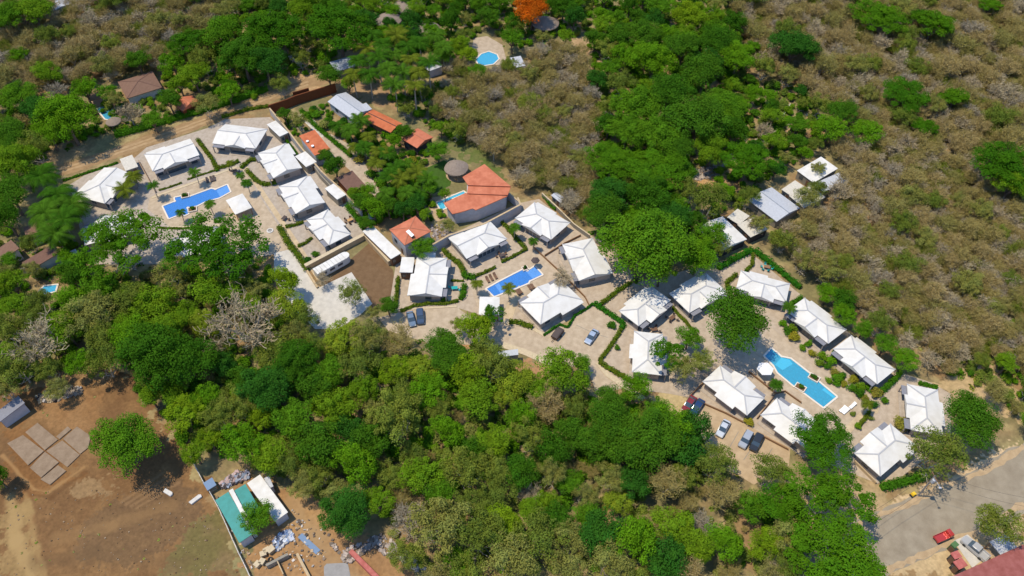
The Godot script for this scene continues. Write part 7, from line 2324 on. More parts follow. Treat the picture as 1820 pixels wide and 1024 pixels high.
func woods_near() -> void:
	tree("green", -77.4, 48.9, 7.17, 8.01, 12, "big bright leafy tree standing alone on the dirt field")
	tree("deep", 50, 19.4, 8.97, 9.72, 13, "huge round green tree over the teal pool terrace")
	tree("feather", 62.4, 47.9, 6.78, 7.34, 8, "dark feathery tree covering the villa beside the teal pool")
	tree("open", 59.6, 61.4, 8.5, 8.1, 3, "wide airy tree with sandy gaps, beside the asphalt road")
	tree("feather", 51.7, 61.8, 5.14, 6.2, 28, "dark feathery tree with deep shade below the tan court")
	tree("feather", 58.2, 73.7, 8.52, 8.56, 5, "broad feathery tree at the bottom hiding the road bend")
	tree("olive", 84.1, 51.7, 6.02, 6.91, 30, "olive feathery tree leaning over the utility pole")
	tree("deep", 93.6, 44, 7.09, 7.93, 13, "dark mango tree beside the villa at the road end")
	tree("dry", 41.5, 58.9, 5.42, 6.23, 11, "pale tan leafy tree below the tan parking court")
	tree("olive", 51.4, 55, 4.64, 5.61, 12, "pale olive tree between parked cars and the wide airy tree")
	wood(1,35.9,0.76,5.41,6.34,16,0,0,36,10)
	wood(1,45.2,-3.21,5.75,6.66,2,0,2,10,36)
	tree("lime", -8.67, 18.52, 4.59, 5.56, 10, "yellow green tree beside the parking court, left of the lane")
	wood(3,-4.16,13.98,3.38,5.03,17,0,2,6,28)
	wood(4,-12.74,15.69,2.34,3.42,6,2,2,29,28)
	wood(4,-6.28,23.8,3.77,4.78,13,0,0,28,29)
	tree("olive", -37.8, 7.1, 3.99, 4.99, 2, "thin sparse tree on the pale entrance court")
	wood(0,-29.1,10.36,2.65,3.71,21,0,0,29,5)
	wood(4,-32.3,12.02,2.37,3.45,25,0,1,29,5)
	tree("green", 11.15, 31.1, 5.57, 6.49, 35, "leafy tree standing at the mouth of the parking court")
	wood(1,6.06,33.8,3.39,4.42,24,2,2,28,33)
	wood(1,15.62,26.5,2.5,3.57,4,0,0,43,28)
	tree("open", 34.4, 26.2, 4.95, 5.97, 2, "thin airy tree over the gravel yard villa")
	wood(1,40.2,20,3.32,4.35,12,0,2,8,43)
	wood(4,37.5,29.1,4.18,5.17,25,0,2,8,43)
	wood(1,26.5,34.2,4.1,5.09,29,0,2,43,33)
	wood(4,42.5,26,3,4.05,0,0,2,8,7)
	tree("bare", 11.88, 0.91, 3.55, 4.08, 4, "leafless tree casting branch shadows by the long blue pool")
	tree("deep", -31.6, 63.7, 5.72, 6.64, 8, "dark leafy tree in the yard below the teal house")
	tree("green", -48.7, 63, 3.23, 4.27, 21, "young leafy tree over the teal house roof")
	wood(5,-64.3,49.4,3.42,4.44,13,0,2,23,21)
	wood(5,-62.1,46.1,3.23,4.27,29,2,2,23,31)
	tree("bare", -59.2, 19.65, 10.1, 11.62, 0, "big grey leafless tree in front of the entrance court")
	tree("bare", -105, 23.2, 7.41, 8.53, 13, "grey leafless tree near the left edge above the dirt field")
	wood(7,-67.4,21.9,3.8,4.37,32,0,2,31,30)
	tree("deep", -76.6, 29.2, 8.66, 9.43, 18, "big dark spreading tree above the dirt field")
	wood(0,-70.6,28.7,6.81,7.67,10,0,2,31,30)
	wood(1,-84.4,22.1,6.25,7.13,20,0,2,20,31)
	wood(1,-76.7,20.6,6.28,7.17,6,0,2,31,20)
	wood(1,-100.7,18.89,5.08,6.03,7,0,2,20,48)
	wood(4,-96.6,15.8,6.39,7.27,17,0,2,20,19)
	wood(1,-116,11.38,3.94,4.94,33,0,0,20,48)
	wood(5,-119,5.12,4.81,5.77,22,0,0,20,19)
	wood(4,-117.7,-1.17,2.75,3.81,26,0,0,19,20)
	wood(4,-99.4,5.8,3.48,4.51,12,2,2,20,19)
	wood(4,-107.5,29.3,5.49,6.42,1,1,0,48,20)
	wood(4,-101.5,29,3.94,4.94,29,0,2,48,20)
	wood(4,-90.8,21.3,5.04,5.99,27,0,2,20,48)
	wood(1,-97.1,6.21,5.05,6,4,0,2,20,19)
	wood(0,-52.3,35.8,6.17,7.06,17,1,2,31,30)
	wood(0,-47,28.9,6.09,6.99,9,0,1,31,30)
	wood(0,-42,34.7,4.8,5.76,13,0,1,30,31)
	wood(4,-57.3,38.8,4.72,5.69,11,0,2,31,23)
	tree("lime", -36.5, 39.7, 4.94, 5.89, 3, "bright lime tree in the middle of the near woods")
	wood(4,-23.6,43.4,6.66,7.53,1,0,2,29,28)
	wood(5,-25.7,29.9,4.17,5.16,29,0,2,29,28)
	wood(1,-17.98,35.2,4.55,5.53,0,0,1,28,29)
	wood(0,-14.23,25.6,5.69,6.6,4,0,2,29,28)
	wood(4,-33.2,28.7,4.67,5.63,14,0,2,29,30)
	wood(4,-32.8,21.1,4.8,5.76,15,0,2,29,30)
	wood(5,-54.5,3.8,4.3,5.29,19,0,0,30,31)
	wood(4,-47.8,15.53,3.88,4.88,23,0,0,30,31)
	wood(5,-37.9,20.9,4.55,5.52,24,0,2,30,29)
	tree("green", 14.56, 62.6, 3.23, 4.27, 4, "vivid green tree among olive crowns near the bottom")
	tree("green", 11.13, 55.6, 2.67, 3.74, 14, "vivid green round bush crown below the grassy gap")
	tree("lime", 20.5, 60.1, 2.84, 3.9, 33, "yellow lime crown beside the vivid green tree")
	wood(5,7.12,59.7,2.63,3.7,31,0,0,42,33)
	wood(4,-0.51,73.7,6.27,7.15,8,0,0,41,42)
	wood(4,-6.22,68.7,5.8,6.71,30,0,2,41,24)
	wood(4,-13.6,66.2,6.27,7.16,7,0,2,24,41)
	wood(4,5.21,68.5,5.2,6.14,14,1,2,41,42)
	wood(4,-8.84,54.3,5.52,6.45,27,1,2,33,42)
	wood(5,-3.44,47.2,4.12,5.12,4,0,2,33,42)
	wood(1,1.76,41.8,3.98,4.98,2,0,2,33,28)
	wood(5,-1.2,36.3,4.07,5.06,6,0,2,28,33)
	wood(1,-7.1,38.1,4.73,5.7,7,1,2,28,33)
	wood(4,10.47,68.2,4.39,5.38,26,0,1,42,41)
	wood(0,27.2,47.3,6.56,7.43,21,0,1,33,42)
	wood(0,20.2,43,6,6.9,13,3,2,33,42)
	wood(1,32.2,45.2,5.28,6.22,11,0,2,25,33)
	wood(0,22.5,49.8,5.4,6.33,30,0,1,42,33)
	wood(0,35.1,49.4,4.53,5.5,7,0,2,25,42)
	tree("bare", 29.4, 49.4, 1.84, 2.12, 29, "small grey leafless crown inside the dark green canopy")
	wood(0,37,44.3,4.85,5.81,15,0,2,25,7)
	wood(1,75,6.6,2.95,4,20,0,2,39,8)
	wood(1,77,13.49,3.39,4.42,9,0,0,39,7)
	wood(1,80.5,17.4,3.09,4.14,13,0,0,39,7)
	wood(1,84.2,21.9,3.29,4.33,32,0,2,39,27)
	wood(1,87.4,26,3,4.05,0,0,2,27,39)
	wood(0,78.1,9.27,3.44,4.47,1,0,2,39,7)
	wood(4,84.6,16.16,3.62,4.64,23,0,2,39,7)
	tree("olive", 91.9, 65.6, 4.86, 5.81, 27, "brownish green shrubby tree beside the zinc porch")
	wood(4,-98.4,33.5,2.92,3.97,24,0,2,22,48)
	wood(4,-108.9,34.4,4.33,5.32,34,0,2,48,22)
	tree("deep", -102.1, 54.8, 2.9, 3.96, 11, "dark crown cut by the left edge beside the slabs")
	wood(1,-54.5,48.3,4.99,5.94,27,0,2,23,31)
	wood(5,-48.5,50.6,4.51,5.48,4,0,2,23,24)
	wood(4,-60.8,41.6,4.67,5.64,29,0,2,23,31)
	wood(5,-68.1,40.7,4.46,5.43,0,0,1,31,23)
	wood(6,110,22.4,2.94,3.38,8,4,2,27,39)
	wood(6,92.1,-3.8,2.92,3.35,15,0,2,39,45)
	wood(6,86.9,-6.19,3.2,3.68,4,2,2,39,9)
	wood(4,96.9,-1.89,3.7,4.72,14,0,2,45,39)
	wood(4,90.1,5.95,2.93,3.99,5,0,2,39,45)
	wood(6,96.7,5.15,3.71,4.27,12,2,2,39,45)
	wood(7,105,9.07,3.23,3.71,16,1,2,39,45)
	wood(7,95.9,18.82,2.69,3.1,0,0,1,27,39)
	wood(1,109.4,27.1,3.06,4.1,16,0,2,27,39)
	wood(6,88.7,11.41,4.53,5.21,29,0,2,39,7)
	wood(7,99.5,15.11,4.12,4.74,32,1,2,39,27)
	wood(6,123.8,-4.06,3.4,3.91,15,0,2,34,45)
	wood(6,104.7,20.7,3.13,3.6,25,3,2,27,39)
	wood(6,114,16.73,3.39,3.9,23,1,2,27,39)
	wood(6,83.7,2.11,4.57,5.26,30,1,2,39,9)
	wood(4,112.2,33.5,3.26,4.3,22,0,2,27,26)
	wood(6,119.7,6.9,3.81,4.38,14,0,1,34,45)
	wood(4,82.2,-3.67,2.94,3.99,9,0,2,39,9)
	wood(6,110.2,13.72,2.88,3.31,14,2,2,27,39)
	wood(4,71.8,-3.12,3.76,4.77,15,0,2,10,9)
	wood(7,115.5,4.56,2.95,3.4,16,0,2,45,34)
	wood(4,108.5,4.65,4.58,5.55,16,1,2,45,34)
	wood(7,103.7,0.93,3.72,4.28,20,0,2,45,39)
	wood(6,93.5,8.91,3.53,4.05,0,0,2,39,27)
	wood(7,128.9,-4.27,2.95,3.39,3,0,2,34,45)
	wood(6,118.3,16.03,2.96,3.4,15,0,2,27,34)
	wood(7,116.8,-1.75,3.66,4.21,23,2,2,45,34)
	wood(7,116.1,20.4,2.82,3.24,27,2,2,27,39)
	wood(6,113.9,26.6,3.66,4.21,19,1,2,27,39)
	wood(6,97.7,26.7,3.11,3.58,26,5,2,27,39)
	wood(4,77.9,-4.21,3.31,4.34,25,0,1,9,39)
	wood(7,91.2,1.72,2.95,3.39,26,2,2,39,45)
	wood(7,100.8,23.2,3.13,3.6,31,0,2,27,39)
	wood(4,120.6,2.48,2.87,3.92,23,0,1,34,45)
	wood(6,118.5,-6.67,3.2,3.68,26,0,2,45,34)
	wood(7,89.2,20.1,3.35,3.85,31,2,2,39,27)
	wood(4,113,10.98,2.86,3.92,8,0,1,45,27)
	wood(6,100.1,9.58,3.82,4.39,3,1,2,39,45)
	wood(4,76.3,0.42,4.03,5.03,34,0,2,39,10)
	wood(7,93.3,25,3.83,4.41,20,1,2,27,39)
	wood(6,93.8,13.74,3.1,3.57,12,0,2,39,27)
	wood(6,125.6,1.2,2.91,3.35,13,4,2,34,45)
	wood(6,103.9,-6.43,3.36,3.87,32,2,2,45,34)
	wood(6,83.8,7.93,3.9,4.49,24,0,2,39,7)
	wood(6,104.1,33.7,3.48,4,31,1,2,27,26)
	wood(6,107.9,37.3,2.69,3.09,14,2,2,27,26)
	wood(4,104.9,25.6,2.29,3.38,18,0,2,27,39)
	wood(6,109.3,18.17,2.71,3.12,19,2,2,27,39)
	wood(1,108.8,42.4,3.21,4.25,20,0,2,27,26)
	wood(4,-114.4,18.61,4.75,5.72,18,2,0,48,20)
	wood(1,-102.9,10.37,4.6,5.57,10,0,0,20,19)
	wood(1,-95,27.5,3.82,4.83,29,0,2,48,20)
	wood(0,-105,2.7,4.74,5.7,3,0,0,20,19)
	wood(4,-124.1,1.33,3.74,4.75,7,0,1,19,20)
	wood(4,-109.2,15.49,4.31,5.3,32,0,0,20,48)
	wood(1,-113.1,26.5,3.95,4.96,24,0,0,48,20)
	wood(7,-124.3,6.46,3.02,3.48,25,0,1,48,20)
	wood(4,-120.7,14.39,3.68,4.7,23,0,0,48,20)
	wood(4,-110.6,10.38,3.88,4.88,3,0,0,20,19)
	wood(4,-89.4,27.6,4.88,5.84,31,0,1,20,48)
	wood(4,-23,37.4,4.32,5.31,14,0,2,29,28)
	wood(0,-39.1,49.1,5.56,6.48,30,0,2,23,24)
	wood(1,-31.2,52.8,5.26,6.19,19,0,1,24,23)
	wood(4,-4.1,28.5,5.38,6.31,11,0,0,28,29)
	wood(1,-31.7,34.5,3.76,4.77,15,0,2,29,30)
	wood(0,8.18,49.4,4.34,5.32,19,0,0,33,42)
	wood(0,-33.3,44.8,4.05,5.05,26,0,2,23,29)
	wood(0,-58,32.3,4.01,5.01,3,0,2,31,30)
	wood(1,-13.25,45.1,4.19,5.18,19,0,1,33,28)
	wood(1,-69.4,7.89,5.55,6.47,17,1,2,31,30)
	wood(6,7.33,38.3,5.03,5.79,24,0,2,33,28)
	wood(1,-88.1,16.48,3.91,4.91,25,0,2,20,31)
	wood(4,-82.1,1.59,5.19,6.13,8,0,1,31,1)
	wood(4,-52.3,24.4,5.16,6.1,0,0,2,31,30)
	wood(1,-44.9,42.5,5.01,5.96,4,0,2,23,31)
	wood(5,-70.2,16.85,3.77,4.78,35,0,0,31,30)
	wood(4,-49.3,19.58,3.89,4.9,15,0,2,30,31)
	wood(0,-63.7,27.8,3.66,4.68,34,2,2,31,30)
	wood(5,-61.3,11.46,3.65,4.67,5,0,0,31,30)
	wood(1,-17.64,55.5,4.6,5.57,33,0,2,24,33)
	wood(4,-60.8,6.87,3.88,4.89,16,0,0,31,30)
	wood(0,12.1,45.7,4.13,5.12,14,0,0,33,42)
	wood(5,-82.7,11.92,5.45,6.38,30,0,2,31,20)
	wood(0,-7.66,48.6,3.72,4.73,13,4,2,33,42)
	wood(4,-3.5,53.8,4.39,5.37,20,2,2,33,42)
	wood(4,19.43,55,3.7,4.71,33,0,2,42,33)
	wood(4,-19.95,50.6,3.42,4.45,31,0,2,24,33)
	wood(5,-52.3,12.51,4.96,5.91,8,0,0,30,31)
	wood(4,-88.6,10.81,4.99,5.94,21,1,2,20,19)
	wood(1,-77,36,3.43,4.46,25,0,2,22,31)
	wood(1,-64.8,37.4,3.91,4.92,2,0,2,31,23)
	wood(0,1.95,54.1,4.18,5.17,0,0,1,33,42)
	wood(1,30.7,39.5,3.68,4.69,13,0,2,25,43)
	wood(4,-45,23.3,4.23,5.22,2,0,2,30,31)
	wood(5,-19.45,29.3,3.98,4.98,33,0,2,29,28)
	wood(5,-52.7,41.3,3.54,4.56,1,1,2,23,31)
	wood(5,-92.3,6.85,3.58,4.61,32,0,2,20,19)
	wood(4,-14.88,38.9,3.61,4.63,9,0,2,28,29)
	wood(1,-39.4,30,4.37,5.35,4,0,2,30,29)
	wood(4,-43.7,52.2,3.92,4.93,23,0,2,23,24)
	wood(6,-25.7,21.7,5.3,6.1,9,0,0,29,5)
	wood(4,-78.5,6.7,3.86,4.86,16,0,2,31,1)
	wood(5,0.77,32,4.57,5.54,8,0,0,28,33)
	wood(4,-28.5,40.8,3.66,4.67,24,1,2,29,28)
	wood(6,30,57,4.64,5.34,28,0,1,42,25)
	wood(5,-9.12,31,4.87,5.83,2,0,2,28,29)
	wood(4,40.4,52.9,4.48,5.46,21,0,2,25,7)
	wood(0,-28.4,47.5,4.56,5.53,31,0,1,24,23)
	wood(1,-76,13.47,3.81,4.82,8,2,2,31,30)
	wood(4,34,54.8,3.46,4.49,18,0,2,25,42)
	wood(0,16.25,47.8,4.29,5.28,4,5,2,33,42)
	wood(4,-23.9,54.6,3.51,4.54,20,0,2,24,23)
	wood(7,-17.81,21.5,3.12,3.59,33,0,0,29,28)
	wood(4,3.74,46.6,4.47,5.44,19,0,0,33,42)
	wood(4,13.68,39.4,3.65,4.67,23,0,2,33,43)
	wood(0,20.5,37.3,3.66,4.68,21,0,1,33,43)
	wood(1,-72,35.7,3.54,4.57,16,0,2,31,22)
	wood(4,-2.9,58.9,3.9,4.91,14,0,2,42,33)
	wood(7,-19.73,63.6,4.69,5.4,15,0,2,24,41)
	wood(6,32.9,75,4.19,4.81,34,0,2,42,25)
	wood(4,51.2,73.4,4.34,5.32,32,0,1,25,26)
	wood(1,-10.05,72,3.35,4.39,9,0,2,41,24)
	wood(1,39.3,68.4,3.89,4.89,28,0,2,25,42)
	wood(6,25.5,64,3.23,3.72,17,0,2,42,33)
	wood(5,30.8,66.5,4.8,5.76,12,0,2,42,25)
	wood(5,-1.79,64.7,4.1,5.1,28,0,2,41,42)
	wood(5,47,68.8,3.92,4.92,29,0,2,25,26)
	wood(4,9.85,75.3,4.85,5.81,24,0,2,41,42)
	wood(1,3.5,62.2,3.32,4.35,16,0,2,42,41)
	wood(4,17.51,72.9,5.09,6.03,8,0,1,41,42)
	wood(4,-19.43,70.8,3.77,4.78,18,0,0,24,41)
	wood(6,-13.99,75.5,4.2,4.83,31,0,1,24,41)
	wood(4,51.5,67.5,4.61,5.58,17,0,2,25,26)
	wood(7,3.52,57.9,3.3,3.8,12,0,2,42,33)
	wood(7,36.9,64.8,3.65,4.2,25,0,2,25,42)
	wood(6,34.7,60,3.43,3.95,20,2,2,25,42)
	wood(4,14.25,59,3.38,4.41,6,2,0,42,33)
	wood(0,28.2,72.4,5.05,5.99,16,1,2,42,41)
	wood(6,46.4,75.1,5.08,5.85,32,0,2,25,26)
	wood(1,-26.1,60.1,3.38,4.41,33,0,2,24,23)
	wood(1,22.4,68.5,5.21,6.15,1,0,2,42,41)
	wood(0,24.2,56.1,3.67,4.68,17,0,2,42,33)
	wood(4,7.59,54.3,4,5,6,1,0,42,33)
	wood(4,-38,54.2,3.48,4.51,10,0,2,23,24)
	wood(6,40,74.4,3.5,4.02,11,1,2,25,42)
	wood(1,46.6,61,3.44,4.47,30,0,2,25,7)
	wood(0,8.42,63.9,3.58,4.6,28,0,2,42,41)
	wood(4,-34,59.2,3.7,4.72,17,0,1,24,23)
	wood(0,16.41,67,5.03,5.98,24,2,2,42,41)
	wood(1,-13.68,58.8,4.15,5.14,13,0,2,24,41)
	wood(4,22.7,75.3,3.72,4.74,20,0,1,41,42)
	wood(6,-22.1,58.3,3.48,4,18,0,2,24,41)
	wood(5,35,69.3,3.86,4.87,13,0,2,25,42)
	wood(4,-7.31,75.9,4.84,5.8,20,0,0,41,24)
	wood(4,-41.4,56,3.43,4.45,24,0,2,23,24)
	wood(4,-7.67,61.2,4.11,5.1,4,2,2,41,42)
	wood(1,-109.5,-1.1,2.4,3.48,6,0,0,19,20)
	wood(1,-106.4,-4.55,2.54,3.62,31,0,2,19,20)
	wood(1,-124.6,-4.3,2.65,3.72,5,0,0,19,20)
	wood(1,-111.2,-5.67,2.74,3.8,28,0,0,19,20)


func wood(what: int, x: float, z: float, r: float, h: float, pick: int, pre: int, form: int, a: int, b: int) -> void:
	var marks := ["the dirt road", "the deep blue pool", "the far left villa", "the bend villa", "the row villas", "the dirt lot", "the long blue pool", "the teal pool", "the huge round tree", "the tin sheds", "the hedge-side sheds", "the large salmon villa", "the thatched gazebo", "the zinc barn", "the cyan pool", "the orange flame tree", "the brown tiled house", "the salmon cottage", "the palm grove", "the reddish brown house", "the small cyan pool", "the dirt field", "the concrete slabs", "the teal house", "the pink wall", "the parked cars", "the asphalt road", "the road end villa", "the container shed", "the blue cars", "the entrance court", "the big grey bare tree", "the soil clearing", "the grassy gap", "the right edge", "the top edge", "the lime green tree", "the upper right corner", "the top left corner", "the pool row", "the dry slope", "the bottom edge", "the vivid green bush", "the silver car court", "the tiny zinc shed", "the sandy track", "the lower left palms", "the zinc cabin", "the left edge", "the woodland path"]
	var looks := {"deep": ["dark green dense tree", "deep green rounded tree", "dark glossy bluish green tree"], "green": ["bright green leafy tree", "mid green leafy tree", "fresh grass green tree"], "feather": ["feathery flat-topped green tree", "feathery flat-topped green tree", "feathery flat-topped green tree"], "open": ["airy open-crowned tree", "airy open-crowned tree", "airy open-crowned tree"], "olive": ["olive green scrubby tree", "dull green scrubby tree", "pale olive scrubby tree"], "lime": ["yellow green tree", "lime green tree", "pale lime tree"], "dry": ["tan dry-leaved tree", "straw coloured dry-leaved tree", "pinkish tan dry-leaved tree"], "bare": ["leafless grey-brown tree", "leafless pale tree", "leafless dark grey tree"], "flame": ["orange tree", "orange tree", "orange tree"]}
	var sizes := ["", "larger ", "smaller ", "largest ", "smallest ", "middle-sized ", "mid-sized inner ", "mid-sized outer ", "ordinary "]
	var kind: String = looks.keys()[what]
	var look: String = looks[kind][(pick / 3) % 3]
	var base: String = ["%s at %s, towards %s", "%s between %s and %s", "%s off %s, towards %s"][form] % [look, marks[a], marks[b]]
	tree(kind, x, z, r, h, pick, sizes[pre] + base, "%s trees %s" % [kind, marks[a]] if pre == 8 else "")


func palms_and_shrubs() -> void:
	palm_tree(-47.6, -84.2, 3.12, 8.5, 0, "leftmost palm of the tall grove, next to the shade-net roof", "tall palms above the zinc barn")
	palm_tree(-43.3, -76.7, 3.31, 9.1, 1, "outermost tall slender palm near the shade-net roof, towards the zinc barn", "tall palms above the zinc barn")
	palm_tree(-41.2, -84.2, 3.63, 9.7, 2, "outer tall slender palm near the shade-net roof, towards the tan thatch", "tall palms above the zinc barn")
	palm_tree(-37.3, -77.2, 3.05, 10.3, 3, "tall slender palm between the zinc hut and the shade-net roof", "tall palms above the zinc barn")
	palm_tree(-36.5, -88.2, 3.42, 8.5, 4, "tall slender palm between the zinc hut and the tan thatch", "tall palms above the zinc barn")
	palm_tree(-33.2, -77.6, 3.57, 9.1, 5, "outermost tall slender palm near the zinc hut, towards the domed thatch", "tall palms above the zinc barn")
	palm_tree(-31.1, -83.3, 3.11, 9.7, 6, "middle tall slender palm near the zinc hut, towards the domed thatch", "tall palms above the zinc barn")
	palm_tree(-27.8, -75.5, 3.29, 10.3, 7, "tall palm at the outer corner of the grove facing the barn", "tall palms above the zinc barn")
	palm_tree(-45.6, -91.4, 3.72, 8.5, 8, "inner tall slender palm near the shade-net roof, towards the tan thatch", "tall palms above the zinc barn")
	palm_tree(-40.8, -92.6, 3.19, 9.1, 9, "outer tall slender palm near the tan thatch, towards the shade-net roof", "tall palms above the zinc barn")
	palm_tree(-33.1, -90.4, 3.43, 9.7, 10, "outer tall slender palm near the domed thatch, towards the zinc hut", "tall palms above the zinc barn")
	palm_tree(-25.3, -80.2, 3.59, 10.3, 11, "palm of the tall grove nearest the zinc hut", "tall palms above the zinc barn")
	palm_tree(-21.6, -91.4, 3.18, 8.5, 12, "palm of the tall grove nearest the cyan pool", "tall palms above the zinc barn")
	palm_tree(-24.2, -97.8, 3.5, 9.1, 13, "tall slender palm beside the domed thatch, towards the zinc hut", "tall palms above the zinc barn")
	palm_tree(-34.9, -70, 3.49, 9.7, 14, "front palm of the tall grove, closest to the barn", "tall palms above the zinc barn")
	palm_tree(-28.9, -68.6, 2.98, 10.3, 15, "tall slender palm near the zinc hut, towards the orange longhouse", "tall palms above the zinc barn")
	palm_tree(-48, -77, 3.32, 8.5, 16, "innermost tall slender palm near the shade-net roof, towards the zinc barn", "tall palms above the zinc barn")
	palm_tree(-36.8, -97.8, 3.77, 9.1, 17, "tall slender palm near the tan thatch, towards the domed thatch", "tall palms above the zinc barn")
	palm_tree(-29.2, -92.6, 3.18, 9.7, 18, "inner tall slender palm near the domed thatch, towards the zinc hut", "tall palms above the zinc barn")
	palm_tree(-44.6, -96.5, 3.48, 10.3, 19, "inner tall slender palm near the tan thatch, towards the shade-net roof", "tall palms above the zinc barn")
	palm_tree(-51.3, -58.7, 2.47, 3.6, 1, "short spreading palm near the zinc barn, towards the orange guardhouse", "palms and tropical shrubs of the walled garden")
	palm_tree(-46.8, -55.2, 2.68, 4.3, 3, "short spreading palm near the zinc barn, towards the orange longhouse", "palms and tropical shrubs of the walled garden")
	palm_tree(-44.3, -59.2, 2.95, 5, 5, "short spreading palm between the zinc barn and the orange longhouse", "palms and tropical shrubs of the walled garden")
	palm_tree(-41.3, -53.5, 2.43, 3.6, 7, "short spreading palm near the orange longhouse, towards the zinc barn", "palms and tropical shrubs of the walled garden")
	palm_tree(-35, -45.1, 2.6, 4.3, 9, "short spreading palm between the garden drive and the salmon house", "palms and tropical shrubs of the walled garden")
	palm_tree(-32, -37.5, 2.77, 5, 11, "middle short spreading palm near the garden drive, towards the garden lawn", "palms and tropical shrubs of the walled garden")
	palm_tree(-29.4, -41.5, 2.35, 3.6, 13, "short spreading palm between the salmon house and the garden lawn", "palms and tropical shrubs of the walled garden")
	palm_tree(-37.3, -46, 2.61, 4.3, 15, "short spreading palm between the garden drive and the orange longhouse", "palms and tropical shrubs of the walled garden")
	palm_tree(-25.7, -36.1, 2.76, 5, 17, "short spreading palm near the garden lawn, towards the thatched gazebo", "palms and tropical shrubs of the walled garden")
	palm_tree(-31.5, -32.2, 2.28, 3.6, 19, "innermost short spreading palm near the garden drive, towards the garden lawn", "palms and tropical shrubs of the walled garden")
	palm_tree(-28.2, -28.7, 2.48, 4.3, 21, "short spreading palm between the garden drive and the garden lawn", "palms and tropical shrubs of the walled garden")
	palm_tree(-22.8, -33.4, 2.73, 5, 23, "short spreading palm beside the garden lawn, towards the L-shaped pool", "palms and tropical shrubs of the walled garden")
	palm_tree(-44.7, -48.4, 2.39, 3.6, 25, "short spreading palm between the maroon lean-to and the orange guardhouse", "palms and tropical shrubs of the walled garden")
	palm_tree(-41.6, -47.5, 2.62, 4.3, 27, "short spreading palm near the orange longhouse, towards the maroon lean-to", "palms and tropical shrubs of the walled garden")
	palm_tree(-33.6, -34.7, 2.75, 5, 29, "short spreading palm beside the garden drive, towards the maroon lean-to", "palms and tropical shrubs of the walled garden")
	palm_tree(-26.6, -32.2, 2.28, 3.6, 31, "short spreading palm near the garden lawn, towards the L-shaped pool", "palms and tropical shrubs of the walled garden")
	palm_tree(-37.7, -40.7, 2.57, 4.3, 33, "outer short spreading palm near the garden drive, towards the maroon lean-to", "palms and tropical shrubs of the walled garden")
	palm_tree(-30.1, -33.4, 2.73, 5, 35, "outermost short spreading palm near the garden drive, towards the garden lawn", "palms and tropical shrubs of the walled garden")
	palm_tree(-24.7, -28.8, 2.26, 3.6, 37, "short spreading palm between the L-shaped pool and the garden lawn", "palms and tropical shrubs of the walled garden")
	palm_tree(-33.9, -28.1, 2.47, 4.3, 39, "inner short spreading palm near the garden drive, towards the maroon lean-to", "palms and tropical shrubs of the walled garden")
	palm_tree(-125.9, -31.9, 4.5, 7.5, 0, "tall palm at the top of the clump left of the far left villa", "")
	palm_tree(-118.7, -24.5, 4.39, 7.5, 1, "large palm of the left clump touching the far left villa", "")
	palm_tree(-113.3, -14.7, 4.26, 7.5, 2, "large drooping palm of the left clump above the hidden villa", "")
	palm_tree(-118.9, -17.57, 4.3, 7.5, 3, "palm in the middle of the left clump", "")
	palm_tree(-113.2, -20.9, 4.34, 7.5, 4, "palm of the left clump leaning over the far left patio", "")
	palm_tree(-113.9, -10.1, 4.19, 7.5, 5, "lowest palm of the left clump, near the reddish brown house", "")
	tree("bush", 64.1, 12.86, 1.2, 0.5, 0, "leafy green bush near the round tree, towards the first far villa", "planted strip beside the teal pool")
	tree("deepbush", 64.6, 15.48, 1.51, 0.64, 5, "dark leafy bush near the first far villa, towards the round tree", "planted strip beside the teal pool")
	tree("croton", 65.7, 17.39, 1.83, 0.77, 10, "golden croton shrub near the first far villa, towards the round tree", "planted strip beside the teal pool")
	tree("bush", 66.9, 19.96, 1.17, 0.49, 15, "leafy green bush between the first far villa and the far planter", "planted strip beside the teal pool")
	tree("croton", 68.9, 21.7, 1.48, 0.62, 20, "golden croton shrub near the far planter, towards the first far villa", "planted strip beside the teal pool")
	tree("bush", 70.9, 22.5, 1.8, 0.75, 25, "outermost leafy green bush near the far planter, towards the second far villa", "planted strip beside the teal pool")
	tree("deepbush", 71.2, 25.2, 1.14, 0.48, 30, "dark leafy bush near the far planter, towards the second far villa", "planted strip beside the teal pool")
	tree("croton", 72.4, 26.8, 1.45, 0.61, 35, "reddish croton shrub near the far planter, towards the second far villa", "planted strip beside the teal pool")
	tree("bush", 72.5, 28.4, 1.76, 0.74, 40, "innermost leafy green bush near the far planter, towards the second far villa", "planted strip beside the teal pool")
	tree("croton", 73.8, 30, 1.12, 0.47, 45, "golden croton shrub between the far planter and the second far villa", "planted strip beside the teal pool")
	tree("bush", 75, 31.3, 1.43, 0.6, 50, "outer leafy green bush near the pool path, towards the second far villa", "planted strip beside the teal pool")
	tree("deepbush", 76.1, 32.9, 1.73, 0.73, 55, "dark leafy bush near the pool path, towards the second far villa", "planted strip beside the teal pool")
	tree("croton", 77.3, 33.6, 1.11, 0.47, 60, "reddish croton shrub near the pool path, towards the second far villa", "planted strip beside the teal pool")
	tree("bush", 79.1, 31.5, 1.43, 0.6, 65, "inner leafy green bush near the pool path, towards the second far villa", "planted strip beside the teal pool")
	tree("croton", 80.3, 32.7, 1.73, 0.73, 70, "reddish croton shrub near the pool path, towards the road end villa", "planted strip beside the teal pool")
	tree("bush", 81.4, 34.3, 1.11, 0.46, 75, "leafy green bush between the pool path and the road end villa", "planted strip beside the teal pool")
	tree("deepbush", 78.8, 35.3, 1.41, 0.59, 80, "dark leafy bush near the pool path, towards the road end villa", "planted strip beside the teal pool")
	tree("croton", 65.8, 14.41, 1.85, 0.78, 85, "light green croton shrub near the first far villa, towards the round tree", "planted strip beside the teal pool")
	tree("bush", 68.5, 18.99, 1.17, 0.49, 90, "leafy green bush near the first far villa, towards the far planter", "planted strip beside the teal pool")
